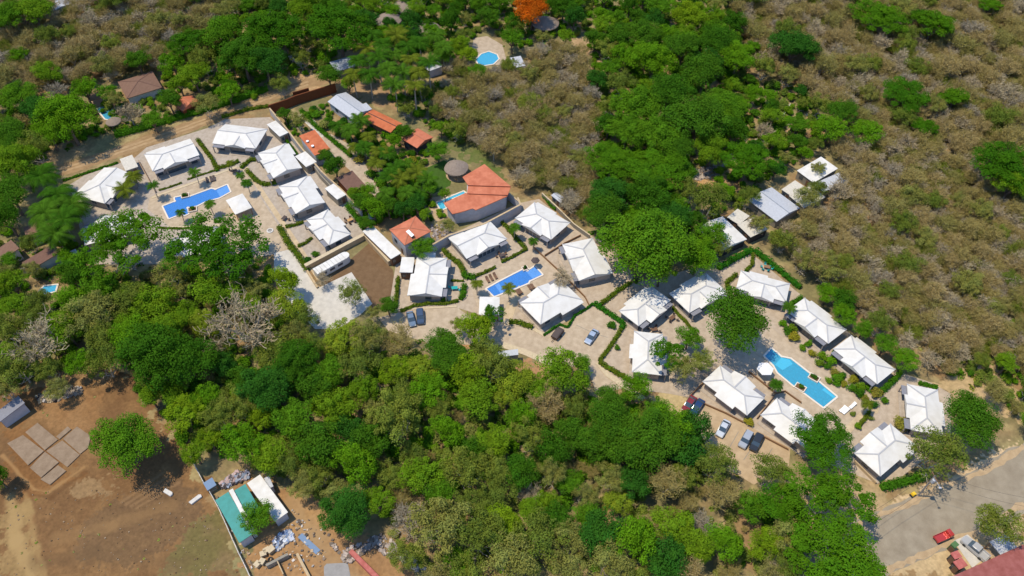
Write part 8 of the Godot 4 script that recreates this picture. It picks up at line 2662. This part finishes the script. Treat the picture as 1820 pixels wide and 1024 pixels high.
	tree("croton", 69.5, 24.3, 1.47, 0.62, 95, "light green croton shrub near the far planter, towards the near planter", "planted strip beside the teal pool")
	tree("bush", 72.3, 23.6, 1.79, 0.75, 100, "middle leafy green bush near the far planter, towards the second far villa", "planted strip beside the teal pool")
	tree("deepbush", 74.1, 27.8, 1.13, 0.48, 105, "dark leafy bush between the second far villa and the far planter", "planted strip beside the teal pool")
	tree("croton", 76, 29.1, 1.44, 0.61, 110, "golden croton shrub near the second far villa, towards the far planter", "planted strip beside the teal pool")
	tree("bush", 77, 31.3, 1.74, 0.73, 115, "leafy green bush between the pool path and the second far villa", "planted strip beside the teal pool")
	tree("deepbush", 23.6, 13.4, 1.33, 0.56, 0, "round dark bush on the parking court beside the hedge", "")
	tree("deepbush", 24.1, 19.92, 1.04, 0.44, 4, "small round bush on the gravel yard", "")
	tree("bush", 70.5, 29, 1.13, 0.47, 8, "clipped oval shrub at the middle of the teal pool strip", "")
	tree("bush", 72.1, 30, 1.12, 0.47, 12, "second clipped oval shrub beside the teal pool path", "")
	tree("bush", 73.8, 40.7, 1.2, 0.5, 16, "round shrub inside the circular planting", "")
	tree("olivebush", 77.2, 38.7, 0.97, 0.41, 20, "olive shrub beside the circular planting", "")
	tree("croton", 82.9, 40.2, 1.92, 0.81, 24, "yellow palm-like shrub between the two road end villas", "")
	tree("croton", 50.7, 40.1, 1.44, 0.61, 28, "yellow green shrub beside the pair of silver and black cars", "")
	tree("deepbush", 0.88, -15.18, 0.87, 0.37, 32, "small bush on the sandy patch before the blue-windowed villa", "")
	tree("bush", -89.2, -40.1, 0.79, 0.33, 36, "small slim bush before the porch of the pool villa", "")
	tree("olivebush", 73.5, 37.6, 0.85, 0.36, 40, "pale shrub at the near end of the teal pool", "")
	tree("deepbush", 62.8, 42.4, 0.95, 0.4, 44, "dark shrub by the circular path", "")
	tree("deepbush", -50.1, -9.54, 1.43, 0.6, 48, "dark palm-like shrub at the lane corner", "")
	tree("deepbush", -51.5, -7.59, 1.42, 0.6, 52, "second palm-like shrub at the lane corner", "")
	tree("deepbush", -28.2, 1.27, 0.83, 0.35, 56, "spiky dark shrub against the dirt lot hedge", "")
	tree("bush", -16.37, 5.47, 0.95, 0.4, 60, "shrub at the corner of the gable-ended villa", "")
	tree("bush", 39.4, 34.2, 0.74, 0.31, 64, "shrub beside the maroon car", "")
	tree("bush", -55.3, -67.3, 1.36, 0.57, 2, "green garden bush near the zinc barn, towards the red gate wall", "palms and tropical shrubs of the walled garden")
	tree("deepbush", -50.2, -64.4, 1.69, 0.71, 7, "dark garden bush near the zinc barn, towards the orange longhouse", "palms and tropical shrubs of the walled garden")
	tree("bush", -59.4, -67, 2.04, 0.86, 12, "outer green garden bush near the red gate wall, towards the orange guardhouse", "palms and tropical shrubs of the walled garden")
	tree("olivebush", -56.1, -62.2, 2.35, 0.99, 17, "olive garden bush near the orange guardhouse, towards the zinc barn", "palms and tropical shrubs of the walled garden")
	tree("croton", -51.4, -57.9, 1.32, 0.56, 22, "croton bush near the orange guardhouse, towards the zinc barn", "palms and tropical shrubs of the walled garden")
	tree("bush", -44.5, -56.4, 1.65, 0.69, 27, "green garden bush near the orange longhouse, towards the zinc barn", "palms and tropical shrubs of the walled garden")
	tree("deepbush", -40.1, -53.7, 1.97, 0.83, 32, "dark garden bush near the orange longhouse, towards the salmon house", "palms and tropical shrubs of the walled garden")
	tree("bush", -36.3, -57.4, 2.32, 0.97, 37, "green garden bush near the orange longhouse, towards the salmon house", "palms and tropical shrubs of the walled garden")
	tree("olivebush", -31.6, -50.2, 1.3, 0.54, 42, "olive garden bush near the salmon house, towards the orange longhouse", "palms and tropical shrubs of the walled garden")
	tree("croton", -28, -46.3, 1.6, 0.67, 47, "croton bush between the salmon house and the garden lawn", "palms and tropical shrubs of the walled garden")
	tree("bush", -35.1, -44.9, 1.92, 0.8, 52, "green garden bush near the garden drive, towards the salmon house", "palms and tropical shrubs of the walled garden")
	tree("deepbush", -39.3, -40, 2.2, 0.93, 57, "dark garden bush beside the garden drive, towards the maroon lean-to", "palms and tropical shrubs of the walled garden")
	tree("bush", -28.3, -39.9, 1.26, 0.53, 62, "green garden bush near the garden lawn, towards the garden drive", "palms and tropical shrubs of the walled garden")
	tree("olivebush", -25.5, -45.1, 1.6, 0.67, 67, "olive garden bush near the garden lawn, towards the salmon house", "palms and tropical shrubs of the walled garden")
	tree("croton", -30.4, -32, 1.84, 0.77, 72, "croton bush near the garden drive, towards the garden lawn", "palms and tropical shrubs of the walled garden")
	tree("bush", -36.5, -36.4, 2.18, 0.92, 77, "green garden bush beside the garden drive, towards the maroon lean-to", "palms and tropical shrubs of the walled garden")
	tree("deepbush", -26.6, -37.6, 1.25, 0.52, 82, "dark garden bush near the garden lawn, towards the L-shaped pool", "palms and tropical shrubs of the walled garden")
	tree("bush", -33.8, -47.5, 1.61, 0.68, 87, "green garden bush between the garden drive and the salmon house", "palms and tropical shrubs of the walled garden")
	tree("olivebush", -23, -30.9, 1.84, 0.77, 92, "olive garden bush near the L-shaped pool, towards the garden lawn", "palms and tropical shrubs of the walled garden")
	tree("croton", -43.2, -46, 2.24, 0.94, 97, "croton bush near the maroon lean-to, towards the garden drive", "palms and tropical shrubs of the walled garden")
	tree("bush", -47.7, -55.3, 1.31, 0.55, 102, "green garden bush near the orange guardhouse, towards the orange longhouse", "palms and tropical shrubs of the walled garden")
	tree("deepbush", -59.9, -70, 1.71, 0.72, 107, "dark garden bush near the red gate wall, towards the zinc barn", "palms and tropical shrubs of the walled garden")
	tree("bush", -61.4, -67, 2.04, 0.86, 112, "inner green garden bush near the red gate wall, towards the orange guardhouse", "palms and tropical shrubs of the walled garden")
	tree("bush", -130.8, -57.8, 1.49, 0.63, 0, "outermost road bank bush near the thatched shelter, towards the brown tiled house", "bushes on the dirt road bank")
	tree("bush", -126, -58.3, 1.49, 0.63, 3, "middle road bank bush near the thatched shelter, towards the brown tiled house", "bushes on the dirt road bank")
	tree("bush", -121.6, -59.9, 1.5, 0.63, 6, "middle road bank bush near the thatched shelter, towards the brown tiled house", "bushes on the dirt road bank")
	tree("bush", -115.5, -59.1, 1.5, 0.63, 9, "innermost road bank bush near the thatched shelter, towards the brown tiled house", "bushes on the dirt road bank")
	tree("bush", -84.9, -74.3, 1.56, 0.65, 12, "road bank bush near the bend villa, towards the salmon cottage", "bushes on the dirt road bank")
	tree("bush", -79.8, -76.6, 1.57, 0.66, 15, "road bank bush between the bend villa and the red gate wall", "bushes on the dirt road bank")
	tree("bush", -102.9, -64.5, 1.52, 0.64, 18, "road bank bush near the salmon cottage, towards the brown tiled house", "bushes on the dirt road bank")
	tree("bush", -95.5, -68.6, 1.54, 0.64, 21, "road bank bush near the salmon cottage, towards the bend villa", "bushes on the dirt road bank")


func low_growth() -> void:
	var holes := [
		PackedVector2Array(L([-136,-41.9,-125.5,-47.1,-114.2,-54.4,-98.2,-65,-83.6,-75.8,-72.8,-83.2,-65.2,-88.4,-59.8,-90.9,-58.7,-83.5,-64,-81.1,-71.5,-76,-82.1,-68.9,-96.4,-58.6,-112.2,-48.3,-123.4,-41.2,-133.8,-36.3])),
		PackedVector2Array(L([116,42.2,102.2,49.5,92.7,53.3,82.3,57,71.6,62.4,66.8,65.8,67.6,68.6,72.2,74.5,103.5,74.5])),
		PackedVector2Array(L([-123.3,-35.8,-120,-40.5,-108.2,-48.3,-106.3,-52.8,-90.9,-61.8,-86.6,-66.1,-73.2,-67.2,-65.4,-57.3,-55.7,-43.4,-45.8,-31.7,-37.8,-19.67,-39.5,-15.72,-47.7,-8.12,-51.4,-3.5,-56,-11.28,-63.1,-9.49,-86.7,-6.57,-106.6,-6.57,-114.5,-20.7,-115.1,-26.8])),
		PackedVector2Array(L([-98.9,-31.2,-97.9,-32.6,-78.2,-44.1,-76.5,-44.4,-70.3,-33.9,-61.2,-19.67,-56,-11.48,-60.8,-10.09,-73.2,-9.49,-76.7,-21.1,-90.6,-20.3,-98.2,-26.8])),
		PackedVector2Array(L([-76.7,-44.6,-75.9,-45.3,-69,-35.1,-55.4,-14.5,-46.3,-0.13,-47.2,0.61])),
		PackedVector2Array(L([-60.9,-10.48,-56.7,-11.88,-51.4,-3.69,-47.4,1.16,-40.2,-3.88,-33.8,6.4,-36.3,9.9,-41.1,14.17,-46.4,14.17,-52.9,7.28,-59.2,-1.81])),
		PackedVector2Array(L([-48.8,-0.87,-36.5,-14.5,-29,-4.64,-27.6,9.9,-35,9.9,-41,15])),
		PackedVector2Array(L([-29.7,9.03,-29.3,-10.09,-20.4,-14.09,-16.17,-16.96,1.53,-29,7.36,-30.8,15.19,-21.1,26.4,-12.48,30.1,-1.81,27,1.35,20.6,7.46,18.25,8.51,12,12.48,7.23,16.34,-1.33,12.31,-12.87,7.81,-23.7,8.51])),
		PackedVector2Array(L([-9.95,1.9,-8.93,-0.87,5.22,-12.48,13.2,-2.75,10.01,0.06,2.31,7.28,0.81,10.25,-0.67,12.99,-2.27,12.48,-2.31,7.28,-5.75,4.61,-8.13,7.81])),
		PackedVector2Array(L([-31.9,10.76,-23.7,7.98,-13.29,7.46,-10.76,9.9,-2,12.31,4.64,14.17,7.5,16.34,11.72,12.82,13.27,13.83,15.07,9.9,20.1,7.46,25.3,12.48,22.9,17.98,19.59,23.9,21.5,27.5,25,30.8,18.62,32.3,17.19,25.5,9.59,24.4,3.23,21.1,-1.95,18.96,-18.53,18.63,-29.1,14.67])),
		PackedVector2Array(L([20.6,7.46,27.5,0.61,39.4,-3.12,46.8,-5.6,61.2,-10.48,69.4,1.9,79.2,15.34,86.6,26.2,93.5,29.3,96.8,32.3,92.8,43.6,79.1,52.7,73.7,53.7,57.8,45.6,40.7,33.7,34.8,32.3,25,30.8,21.5,27.5,19.59,23.9,22.9,17.98,25.3,12.48])),
		PackedVector2Array(L([54.6,23.1,58.1,16.67,61.1,13.66,77.2,35.9,70.7,41.5,63.9,40.1,59.9,33.7,55.2,29.3])),
		PackedVector2Array(L([38.6,33.2,46.3,37.3,52.1,41.5,58.3,45.9,57.1,49.9,49,54.2,41.1,48.2,40.1,42.2,39.1,38.3])),
		PackedVector2Array(L([70.8,41.1,76.4,36.3,79.9,35.9,79.2,37.3,76.3,38,72,42.2,70.7,42.5])),
		PackedVector2Array(L([-2.4,12.48,-1.36,7.28,0.28,2.81,1.67,0.61,2.77,1.35,1.09,7.28,-0.53,13.32])),
		PackedVector2Array(L([-12.95,-110.7,-8.41,-112,-3.2,-106.5,-1.84,-97.9,-4.03,-94.7,-11.75,-95.9,-13.46,-103.2])),
		PackedVector2Array(L([-57.5,-56.5,-53.6,-59.1,-44,-51.3,-37.9,-43.9,-35,-37.4,-34.8,-32.3,-38.1,-32.3,-40.2,-35.8,-45.8,-42.7,-50.7,-48.3])),
		PackedVector2Array(L([-24.7,-43.4,-19.31,-47.1,-16.24,-43.4,-17.15,-36.3,-21.6,-32.8,-25.7,-36.3])),
		PackedVector2Array(L([-63.4,-69.5,-59.3,-65.3,-55.7,-58.6,-50.7,-52.8,-47.6,-48.3,-49,-47.8,-55.1,-54.6,-60,-61.8,-64.8,-67.8])),
		PackedVector2Array(L([-103.4,42.1,-101.7,39.8,-95.8,43.9,-97.6,46.4])),
		PackedVector2Array(L([-106.1,44.8,-103.6,42.8,-97.7,46.6,-99.7,49.9])),
		PackedVector2Array(L([-99.1,50.5,-97.4,46.8,-93.6,49.2,-95.9,52.7])),
		PackedVector2Array(L([-97.2,46.6,-94.8,44.1,-89.9,47.5,-91.5,50.3])),
		PackedVector2Array(L([-94.8,43.7,-92.9,40.7,-89.2,43,-88.7,45.7,-89.9,47.3])),
		PackedVector2Array(L([-96.4,43.2,-94.9,40.7,-93.9,41.4,-95.5,43.8])),
		PackedVector2Array(L([-95.9,53.1,-93.5,49.9,-91.4,51.2,-93.5,54.3])),
		PackedVector2Array(L([-112.1,-46.6,-109,-48.2,-105.6,-43.3,-108.6,-41.3])),
		PackedVector2Array(L([-72.9,-62.3,-71,-64.3,-66.3,-58.6,-68.4,-56.2])),
		PackedVector2Array(L([-61.9,-47.7,-59.5,-50.1,-55.8,-45.3,-58.1,-42.7])),
		PackedVector2Array(L([-51.3,-33.9,-49.4,-36.1,-45.3,-31.4,-47.5,-29.4])),
		PackedVector2Array(L([-28,-8.12,-24.6,-8.12,-24.9,-2.94,-28.1,-2.94])),
		PackedVector2Array(L([-22.8,-9.69,-19.39,-9.69,-19.55,-7.73,-22.6,-7.92])),
		PackedVector2Array(L([-77.6,-29.6,-73.7,-32.1,-70.2,-26.7,-73.8,-23.4])),
		PackedVector2Array(L([-7.99,4.71,-2.98,5.09,-3.07,10.56,-7.83,10.56])),
		PackedVector2Array(L([-39,-17.58,-36.7,-19.46,-28.3,-9.69,-30.8,-7.24])),
		PackedVector2Array(L([-56.8,-73.8,-48.2,-65.2,-42.7,-69.8,-52,-78.8])),
		PackedVector2Array(L([-46.3,-72.1,-44.9,-73.1,-42.7,-70,-44.2,-68.9])),
		PackedVector2Array(L([-45.1,-65.7,-35.9,-58.2,-32.9,-63.2,-42.4,-69.9])),
		PackedVector2Array(L([-32,-55.6,-27.9,-51.6,-22.8,-56.4,-28.3,-60.7])),
		PackedVector2Array(L([-62.8,-56.6,-58.3,-58.9,-52.1,-50.8,-56.5,-48.4])),
		PackedVector2Array(L([-49.1,-38,-44.8,-41.2,-40.5,-35.2,-44.4,-32.5])),
		PackedVector2Array(L([-32.7,-17.79,-27.6,-13.49,-20.7,-16.96,-25.8,-23.3])),
		PackedVector2Array(L([-13.87,-39.9,-7.85,-45.5,-0.31,-35.8,1.53,-29.9,-9.58,-22.9,-16.12,-24.9,-20.6,-29.4])),
		PackedVector2Array(L([-19.77,-49.5,-12.16,-49.5,-11.77,-38.6,-19.15,-38.6])),
		PackedVector2Array(L([80.5,-41.7,83.6,-36.1,91.5,-41.9,88.2,-46.8])),
		PackedVector2Array(L([83.6,-35.5,85,-33.8,94.9,-36.2,91.2,-40.8])),
		PackedVector2Array(L([73.6,-34,76.3,-31.2,80.7,-34.9,78.8,-36.8])),
		PackedVector2Array(L([76.5,-30.8,78.1,-25.8,84.9,-30.4,82.4,-36.1])),
		PackedVector2Array(L([64.9,-28.7,69.7,-21.5,77.5,-25.6,71.4,-35.7])),
		PackedVector2Array(L([49,-18.94,53.2,-10.28,61.1,-14.7,55.9,-23.2])),
		PackedVector2Array(L([59.6,-19.88,62.1,-14.91,66.7,-18.2,64.7,-23.1])),
		PackedVector2Array(L([56.6,-23.2,59.7,-20.3,64.4,-23.6,60.4,-24.8])),
		PackedVector2Array(L([10.91,-31.6,13.01,-28.2,14.76,-29.9,12.19,-32.8])),
		PackedVector2Array(L([13.15,-28,13.72,-27,14.99,-28.2,14.34,-29])),
		PackedVector2Array(L([-124.9,-84.5,-119.1,-74.9,-110.2,-81.5,-115.5,-89.9])),
		PackedVector2Array(L([-102.1,-71.4,-100.8,-68.9,-96,-73.2,-100.2,-78.4])),
		PackedVector2Array(L([-133,-79.1,-130.5,-73.9,-126.4,-75.4,-129.4,-81])),
		PackedVector2Array(L([-164.9,-129.5,-161.5,-125.8,-157.5,-131,-160.3,-136.5])),
		PackedVector2Array(L([-128.7,-18.86,-125.6,-14.67,-121.6,-17.27,-123.8,-21.3])),
		PackedVector2Array(L([-123.8,-6.12,-121.3,-3.45,-114.3,-8.33,-117.3,-11.85])),
		PackedVector2Array(L([-132.8,-9.58,-129.2,-6.12,-126.3,-10.58,-128.8,-13.89])),
		PackedVector2Array(L([-114.8,-8.58,-114,-7.34,-110.9,-9.83,-111.9,-11.09])),
		PackedVector2Array(L([-59.1,58.1,-52.3,67,-50.3,65.2,-56.8,56.2])),
		PackedVector2Array(L([-54,54.5,-46.2,62.3,-44.4,60.7,-51.2,52.4])),
		PackedVector2Array(L([-56.1,55.9,-51.6,62,-49.5,60.3,-53.9,54.7])),
		PackedVector2Array(L([-57,56.1,-50.7,64.8,-50,64.2,-56.2,55.7])),
		PackedVector2Array(L([-50.4,53.2,-49,55.8,-48.2,55,-49.4,52.9])),
		PackedVector2Array(L([81.1,73.2,84.2,80.7,100.7,74.2,97.6,68])),
		PackedVector2Array(L([91.9,66.5,92.7,69.4,96.9,67.7,95.3,65.4])),
		PackedVector2Array(L([83.7,68.9,83.8,70.2,85.6,69.6,85.1,68.3])),
		PackedVector2Array(L([83.5,70.5,84,72.2,86,71.2,85.4,69.8])),
		PackedVector2Array(L([84.3,67.2,84.6,68,85.7,67.3,85.2,66.3])),
		PackedVector2Array(L([-4.42,21.3,-3.29,22.7,1.46,23,1.41,21.3])),
		PackedVector2Array(L([-54.9,5.92,-53.5,7.3,-52,6.44,-53.5,4.52])),
		PackedVector2Array(L([-52.7,7.48,-50.6,11.88,-49,11.38,-51.5,6.44])),
		PackedVector2Array(L([-28.8,-92.7,-26.8,-90.9,-21.8,-91.5,-24.8,-95.9])),
		PackedVector2Array(L([-59.8,-94.7,-56,-89.9,-50.3,-92.7,-52.7,-98.5])),
		PackedVector2Array(L([-0.92,-97.6,0.91,-92.1,4.55,-92.7,2.77,-98.5])),
		PackedVector2Array(L([-62.6,54.4,-61.3,55.9,-59.7,54.9,-61,53.1])),
		PackedVector2Array(L([-112,38.4,-109.9,39.6,-105.7,35.8,-108.3,33.6])),
		PackedVector2Array(L([-73.3,-98.5,-70.8,-95.4,-69.6,-97.6,-71.7,-100.5])),
		PackedVector2Array(L([-118.2,0.06,-112.2,-0.87,-109.9,4.61,-115.8,5.51])),
		PackedVector2Array(L([-13.28,-109.3,-3.8,-110,-3.28,-93.4,-11.85,-93.4])),
	]
	undergrowth("dry brown scrub and grass under the leafless woods", 31, [
		L([-190.2,-141.2,-104.3,-141.2,-96.1,-106.5,-104.9,-90.2,-126.4,-84.1,-139,-79.6,-163.7,-79.6]),
		L([-19.82,-88.7,-0.92,-98.2,16.89,-104.8,23.9,-96.6,25.7,-69.5,23.2,-45.8,19.08,-16.55,14.92,-21.8,7.69,-31.7,0.78,-35.1,-1.59,-43.4,-11.45,-52.8,-23.9,-68.1]),
		L([77.7,-141.2,190.2,-141.2,154.6,-58.6,127.6,-48.3,105.7,-50.8,94.7,-78.1,76.6,-93.4]),
		L([90.4,-61.2,105.7,-50.8,127.6,-48.3,154.6,-58.6,115.5,32.3,109.1,23.1,100.9,24.7,92.2,19.93,82.3,9.03,72,-4.64,64.2,-14.5,75.8,-20.7,95.1,-36.3]),
		L([95.9,16.67,125.1,9.9,111.8,40.8,104.3,32.3,97.2,27.8]),
	], holes, 900, "dry_0", Vector2(0.5, 1.3), [Color(1, 1, 1), Color(0.9, 1, 0.7), Color(1, 0.85, 0.75), Color(0.7, 0.75, 0.6)])
	undergrowth("green undergrowth below the leafy woods", 32, [
		L([-165.6,-84.1,-149,-78.1,-123,-58.6,-131.9,-47.1,-148.1,-43.4]),
		L([-118.6,-141.2,-55.2,-141.2,-50.5,-103.2,-63.3,-90.2,-73,-84.1,-92.6,-84.1,-106.6,-96.6]),
		L([-55.2,-141.2,28.6,-141.2,24.9,-113.5,-1.87,-103.2,-24.1,-99.9,-51.3,-110]),
		L([26.6,-141.2,79.8,-141.2,74.8,-84.1,60.9,-45.8,50.9,-43.4,45.5,-16.55,31.7,2.81,20.5,-16.55,24.6,-53.4]),
		L([68.7,-90.2,93.6,-81.1,94.8,-58.6,70.2,-36.3,58,-20.7,51.4,-16.55,60.6,-53.4]),
		L([-131.4,-4.64,-104.5,-4.64,-89.9,23.1,-106.7,29.3,-116.1,30.8]),
		L([-100.9,-6.57,-59.7,-6.57,-41,15,-25.3,13.32,-5.2,19.93,6.24,30.8,21.2,30.8,39.7,40.8,42.9,50.2,35.2,55.2,5.73,52.7,-24.1,52.7,-52.1,50.2,-68.6,44.9,-81.9,32.3,-93.3,16.67]),
		L([-135.3,-20.7,-108.7,-12.48,-106,-0.87,-128.4,-0.87]),
		L([-38.3,-75.2,-19.59,-84.1,-13.11,-53.4,-23.4,-59.9]),
	], holes, 900, "green_1", Vector2(0.5, 1.4), [Color(1, 1, 1), Color(0.8, 0.9, 1), Color(1.0, 0.85, 0.8), Color(0.6, 0.7, 0.7)])
	undergrowth("olive undergrowth below the near woods", 33, [
		L([-100.9,-6.57,-59.7,-6.57,-41,15,-25.3,13.32,-5.2,19.93,6.24,30.8,21.2,30.8,39.7,40.8,42.9,50.2,35.2,55.2,5.73,52.7,-24.1,52.7,-52.1,50.2,-68.6,44.9,-81.9,32.3,-93.3,16.67]),
		L([-49.8,50.2,-24.3,50.2,5.76,51.4,39.4,50.2,55.9,54,53.3,74.5,-15.69,74.5,-22.8,65.8,-30.2,58.8,-42,55.2]),
		L([69.1,63.5,55.4,70.3,51.5,63.5,55.4,56.4]),
		L([95.9,16.67,125.1,9.9,111.8,40.8,104.3,32.3,97.2,27.8]),
		L([68.7,-90.2,93.6,-81.1,94.8,-58.6,70.2,-36.3,58,-20.7,51.4,-16.55,60.6,-53.4]),
		L([-38.3,-75.2,-19.59,-84.1,-13.11,-53.4,-23.4,-59.9]),
	], holes, 600, "olive_0", Vector2(0.5, 1.4), [Color(1, 1, 1), Color(0.8, 0.9, 0.9), Color(1.0, 0.85, 0.8)])
	var dry_woods := [L([-190.2,-141.2,-104.3,-141.2,-96.1,-106.5,-104.9,-90.2,-126.4,-84.1,-139,-79.6,-163.7,-79.6]), L([-19.82,-88.7,-0.92,-98.2,16.89,-104.8,23.9,-96.6,25.7,-69.5,23.2,-45.8,19.08,-16.55,14.92,-21.8,7.69,-31.7,0.78,-35.1,-1.59,-43.4,-11.45,-52.8,-23.9,-68.1]), L([77.7,-141.2,190.2,-141.2,154.6,-58.6,127.6,-48.3,105.7,-50.8,94.7,-78.1,76.6,-93.4]), L([90.4,-61.2,105.7,-50.8,127.6,-48.3,154.6,-58.6,115.5,32.3,109.1,23.1,100.9,24.7,92.2,19.93,82.3,9.03,72,-4.64,64.2,-14.5,75.8,-20.7,95.1,-36.3])]
	var leafy_woods := [L([-137.3,-79.6,-104.9,-90.2,-76.6,-84.1,-99,-68.1,-118.2,-59.1,-134.2,-52.8,-140.7,-61.2]), L([-165.6,-84.1,-149,-78.1,-123,-58.6,-131.9,-47.1,-148.1,-43.4]), L([-118.6,-141.2,-55.2,-141.2,-50.5,-103.2,-63.3,-90.2,-73,-84.1,-92.6,-84.1,-106.6,-96.6]), L([-55.2,-141.2,28.6,-141.2,24.9,-113.5,-1.87,-103.2,-24.1,-99.9,-51.3,-110]), L([26.6,-141.2,79.8,-141.2,74.8,-84.1,60.9,-45.8,50.9,-43.4,45.5,-16.55,31.7,2.81,20.5,-16.55,24.6,-53.4]), L([68.7,-90.2,93.6,-81.1,94.8,-58.6,70.2,-36.3,58,-20.7,51.4,-16.55,60.6,-53.4]), L([-131.4,-4.64,-104.5,-4.64,-89.9,23.1,-106.7,29.3,-116.1,30.8]), L([-100.9,-6.57,-59.7,-6.57,-41,15,-25.3,13.32,-5.2,19.93,6.24,30.8,21.2,30.8,39.7,40.8,42.9,50.2,35.2,55.2,5.73,52.7,-24.1,52.7,-52.1,50.2,-68.6,44.9,-81.9,32.3,-93.3,16.67]), L([-135.3,-20.7,-108.7,-12.48,-106,-0.87,-128.4,-0.87]), L([-38.3,-75.2,-19.59,-84.1,-13.11,-53.4,-23.4,-59.9]), L([95.9,16.67,125.1,9.9,111.8,40.8,104.3,32.3,97.2,27.8])]
	var near_woods := [L([-100.9,-6.57,-59.7,-6.57,-41,15,-25.3,13.32,-5.2,19.93,6.24,30.8,21.2,30.8,39.7,40.8,42.9,50.2,35.2,55.2,5.73,52.7,-24.1,52.7,-52.1,50.2,-68.6,44.9,-81.9,32.3,-93.3,16.67]), L([-49.8,50.2,-24.3,50.2,5.76,51.4,39.4,50.2,55.9,54,53.3,74.5,-15.69,74.5,-22.8,65.8,-30.2,58.8,-42,55.2]), L([69.1,63.5,55.4,70.3,51.5,63.5,55.4,56.4])]
	thicket("tangled leafless thicket filling the dry woods", 41, "thicket", dry_woods, holes, 2.7, Vector2(2.4, 4.3), [["bare_0", "bare_0"], ["dry_0", "dry_0"], ["dry_1", "dry_2"], ["bare_1", "bare_1"], ["dry_2", "dry_1"], ["dry_0", "olive_0"], ["dry_1", "dry_0"], ["bare_2", "bare_2"]], 0.0, 0.35)
	thicket("leafy shrub layer below the green woods", 42, "shrubbery", leafy_woods, holes, 2.7, Vector2(1.0, 2.3), [["bush_0", "green_0"], ["bush_1", "deep_1"], ["bush_2", "olive_0"], ["bush_0", "olive_1"], ["bush_1", "green_2"]], 0.4, 0.2)
	var garden := [L([-62.8,-70.9,-53.7,-73.7,-42.3,-65.3,-27.9,-53.4,-19.38,-48.3,-12.47,-36.3,-19.33,-20.7,-31.5,-23.9,-40.6,-23.9,-46.5,-36.3,-33.8,-31.2,-34.5,-38.6,-40.4,-48.3,-51.5,-58.6]), L([-69.6,-66.1,-64.8,-67.8,-58.2,-58.6,-59.2,-52.8,-64.8,-58.6]), L([-45.2,-36.3,-38.4,-31.7,-21.5,-31.7,-22,-20.7,-31.4,-22.9,-37.7,-18.62])]
	thicket("tropical ground planting of the walled garden", 44, "shrubbery", garden, holes, 2.0, Vector2(0.7, 1.6), [["bush_0", "green_0"], ["bush_1", "deep_1"], ["bush_2", "green_2"], ["bush_0", "deep_0"], ["bush_1", "lime_1"]], 0.4, 0.15)
	thicket("olive shrub layer below the near woods", 43, "shrubbery", near_woods, holes, 2.9, Vector2(1.0, 2.4), [["bush_0", "olive_0"], ["bush_1", "olive_1"], ["bush_2", "olive_2"], ["dry_0", "dry_0"], ["bush_1", "green_1"]], 0.3, 0.2)
	undergrowth("sparse dry weeds on the dirt field", 34, [
		L([-107.8,52.7,-89.7,55.2,-62.6,58.8,-50.6,72.8,-99,72.8]),
		L([-106.1,30.8,-82.4,30.8,-81.1,35.2,-102.2,40.8]),
	], holes, 260, "dry_1", Vector2(0.15, 0.5), [Color(1, 1, 1), Color(0.8, 1, 0.6), Color(0.7, 0.9, 0.5)])
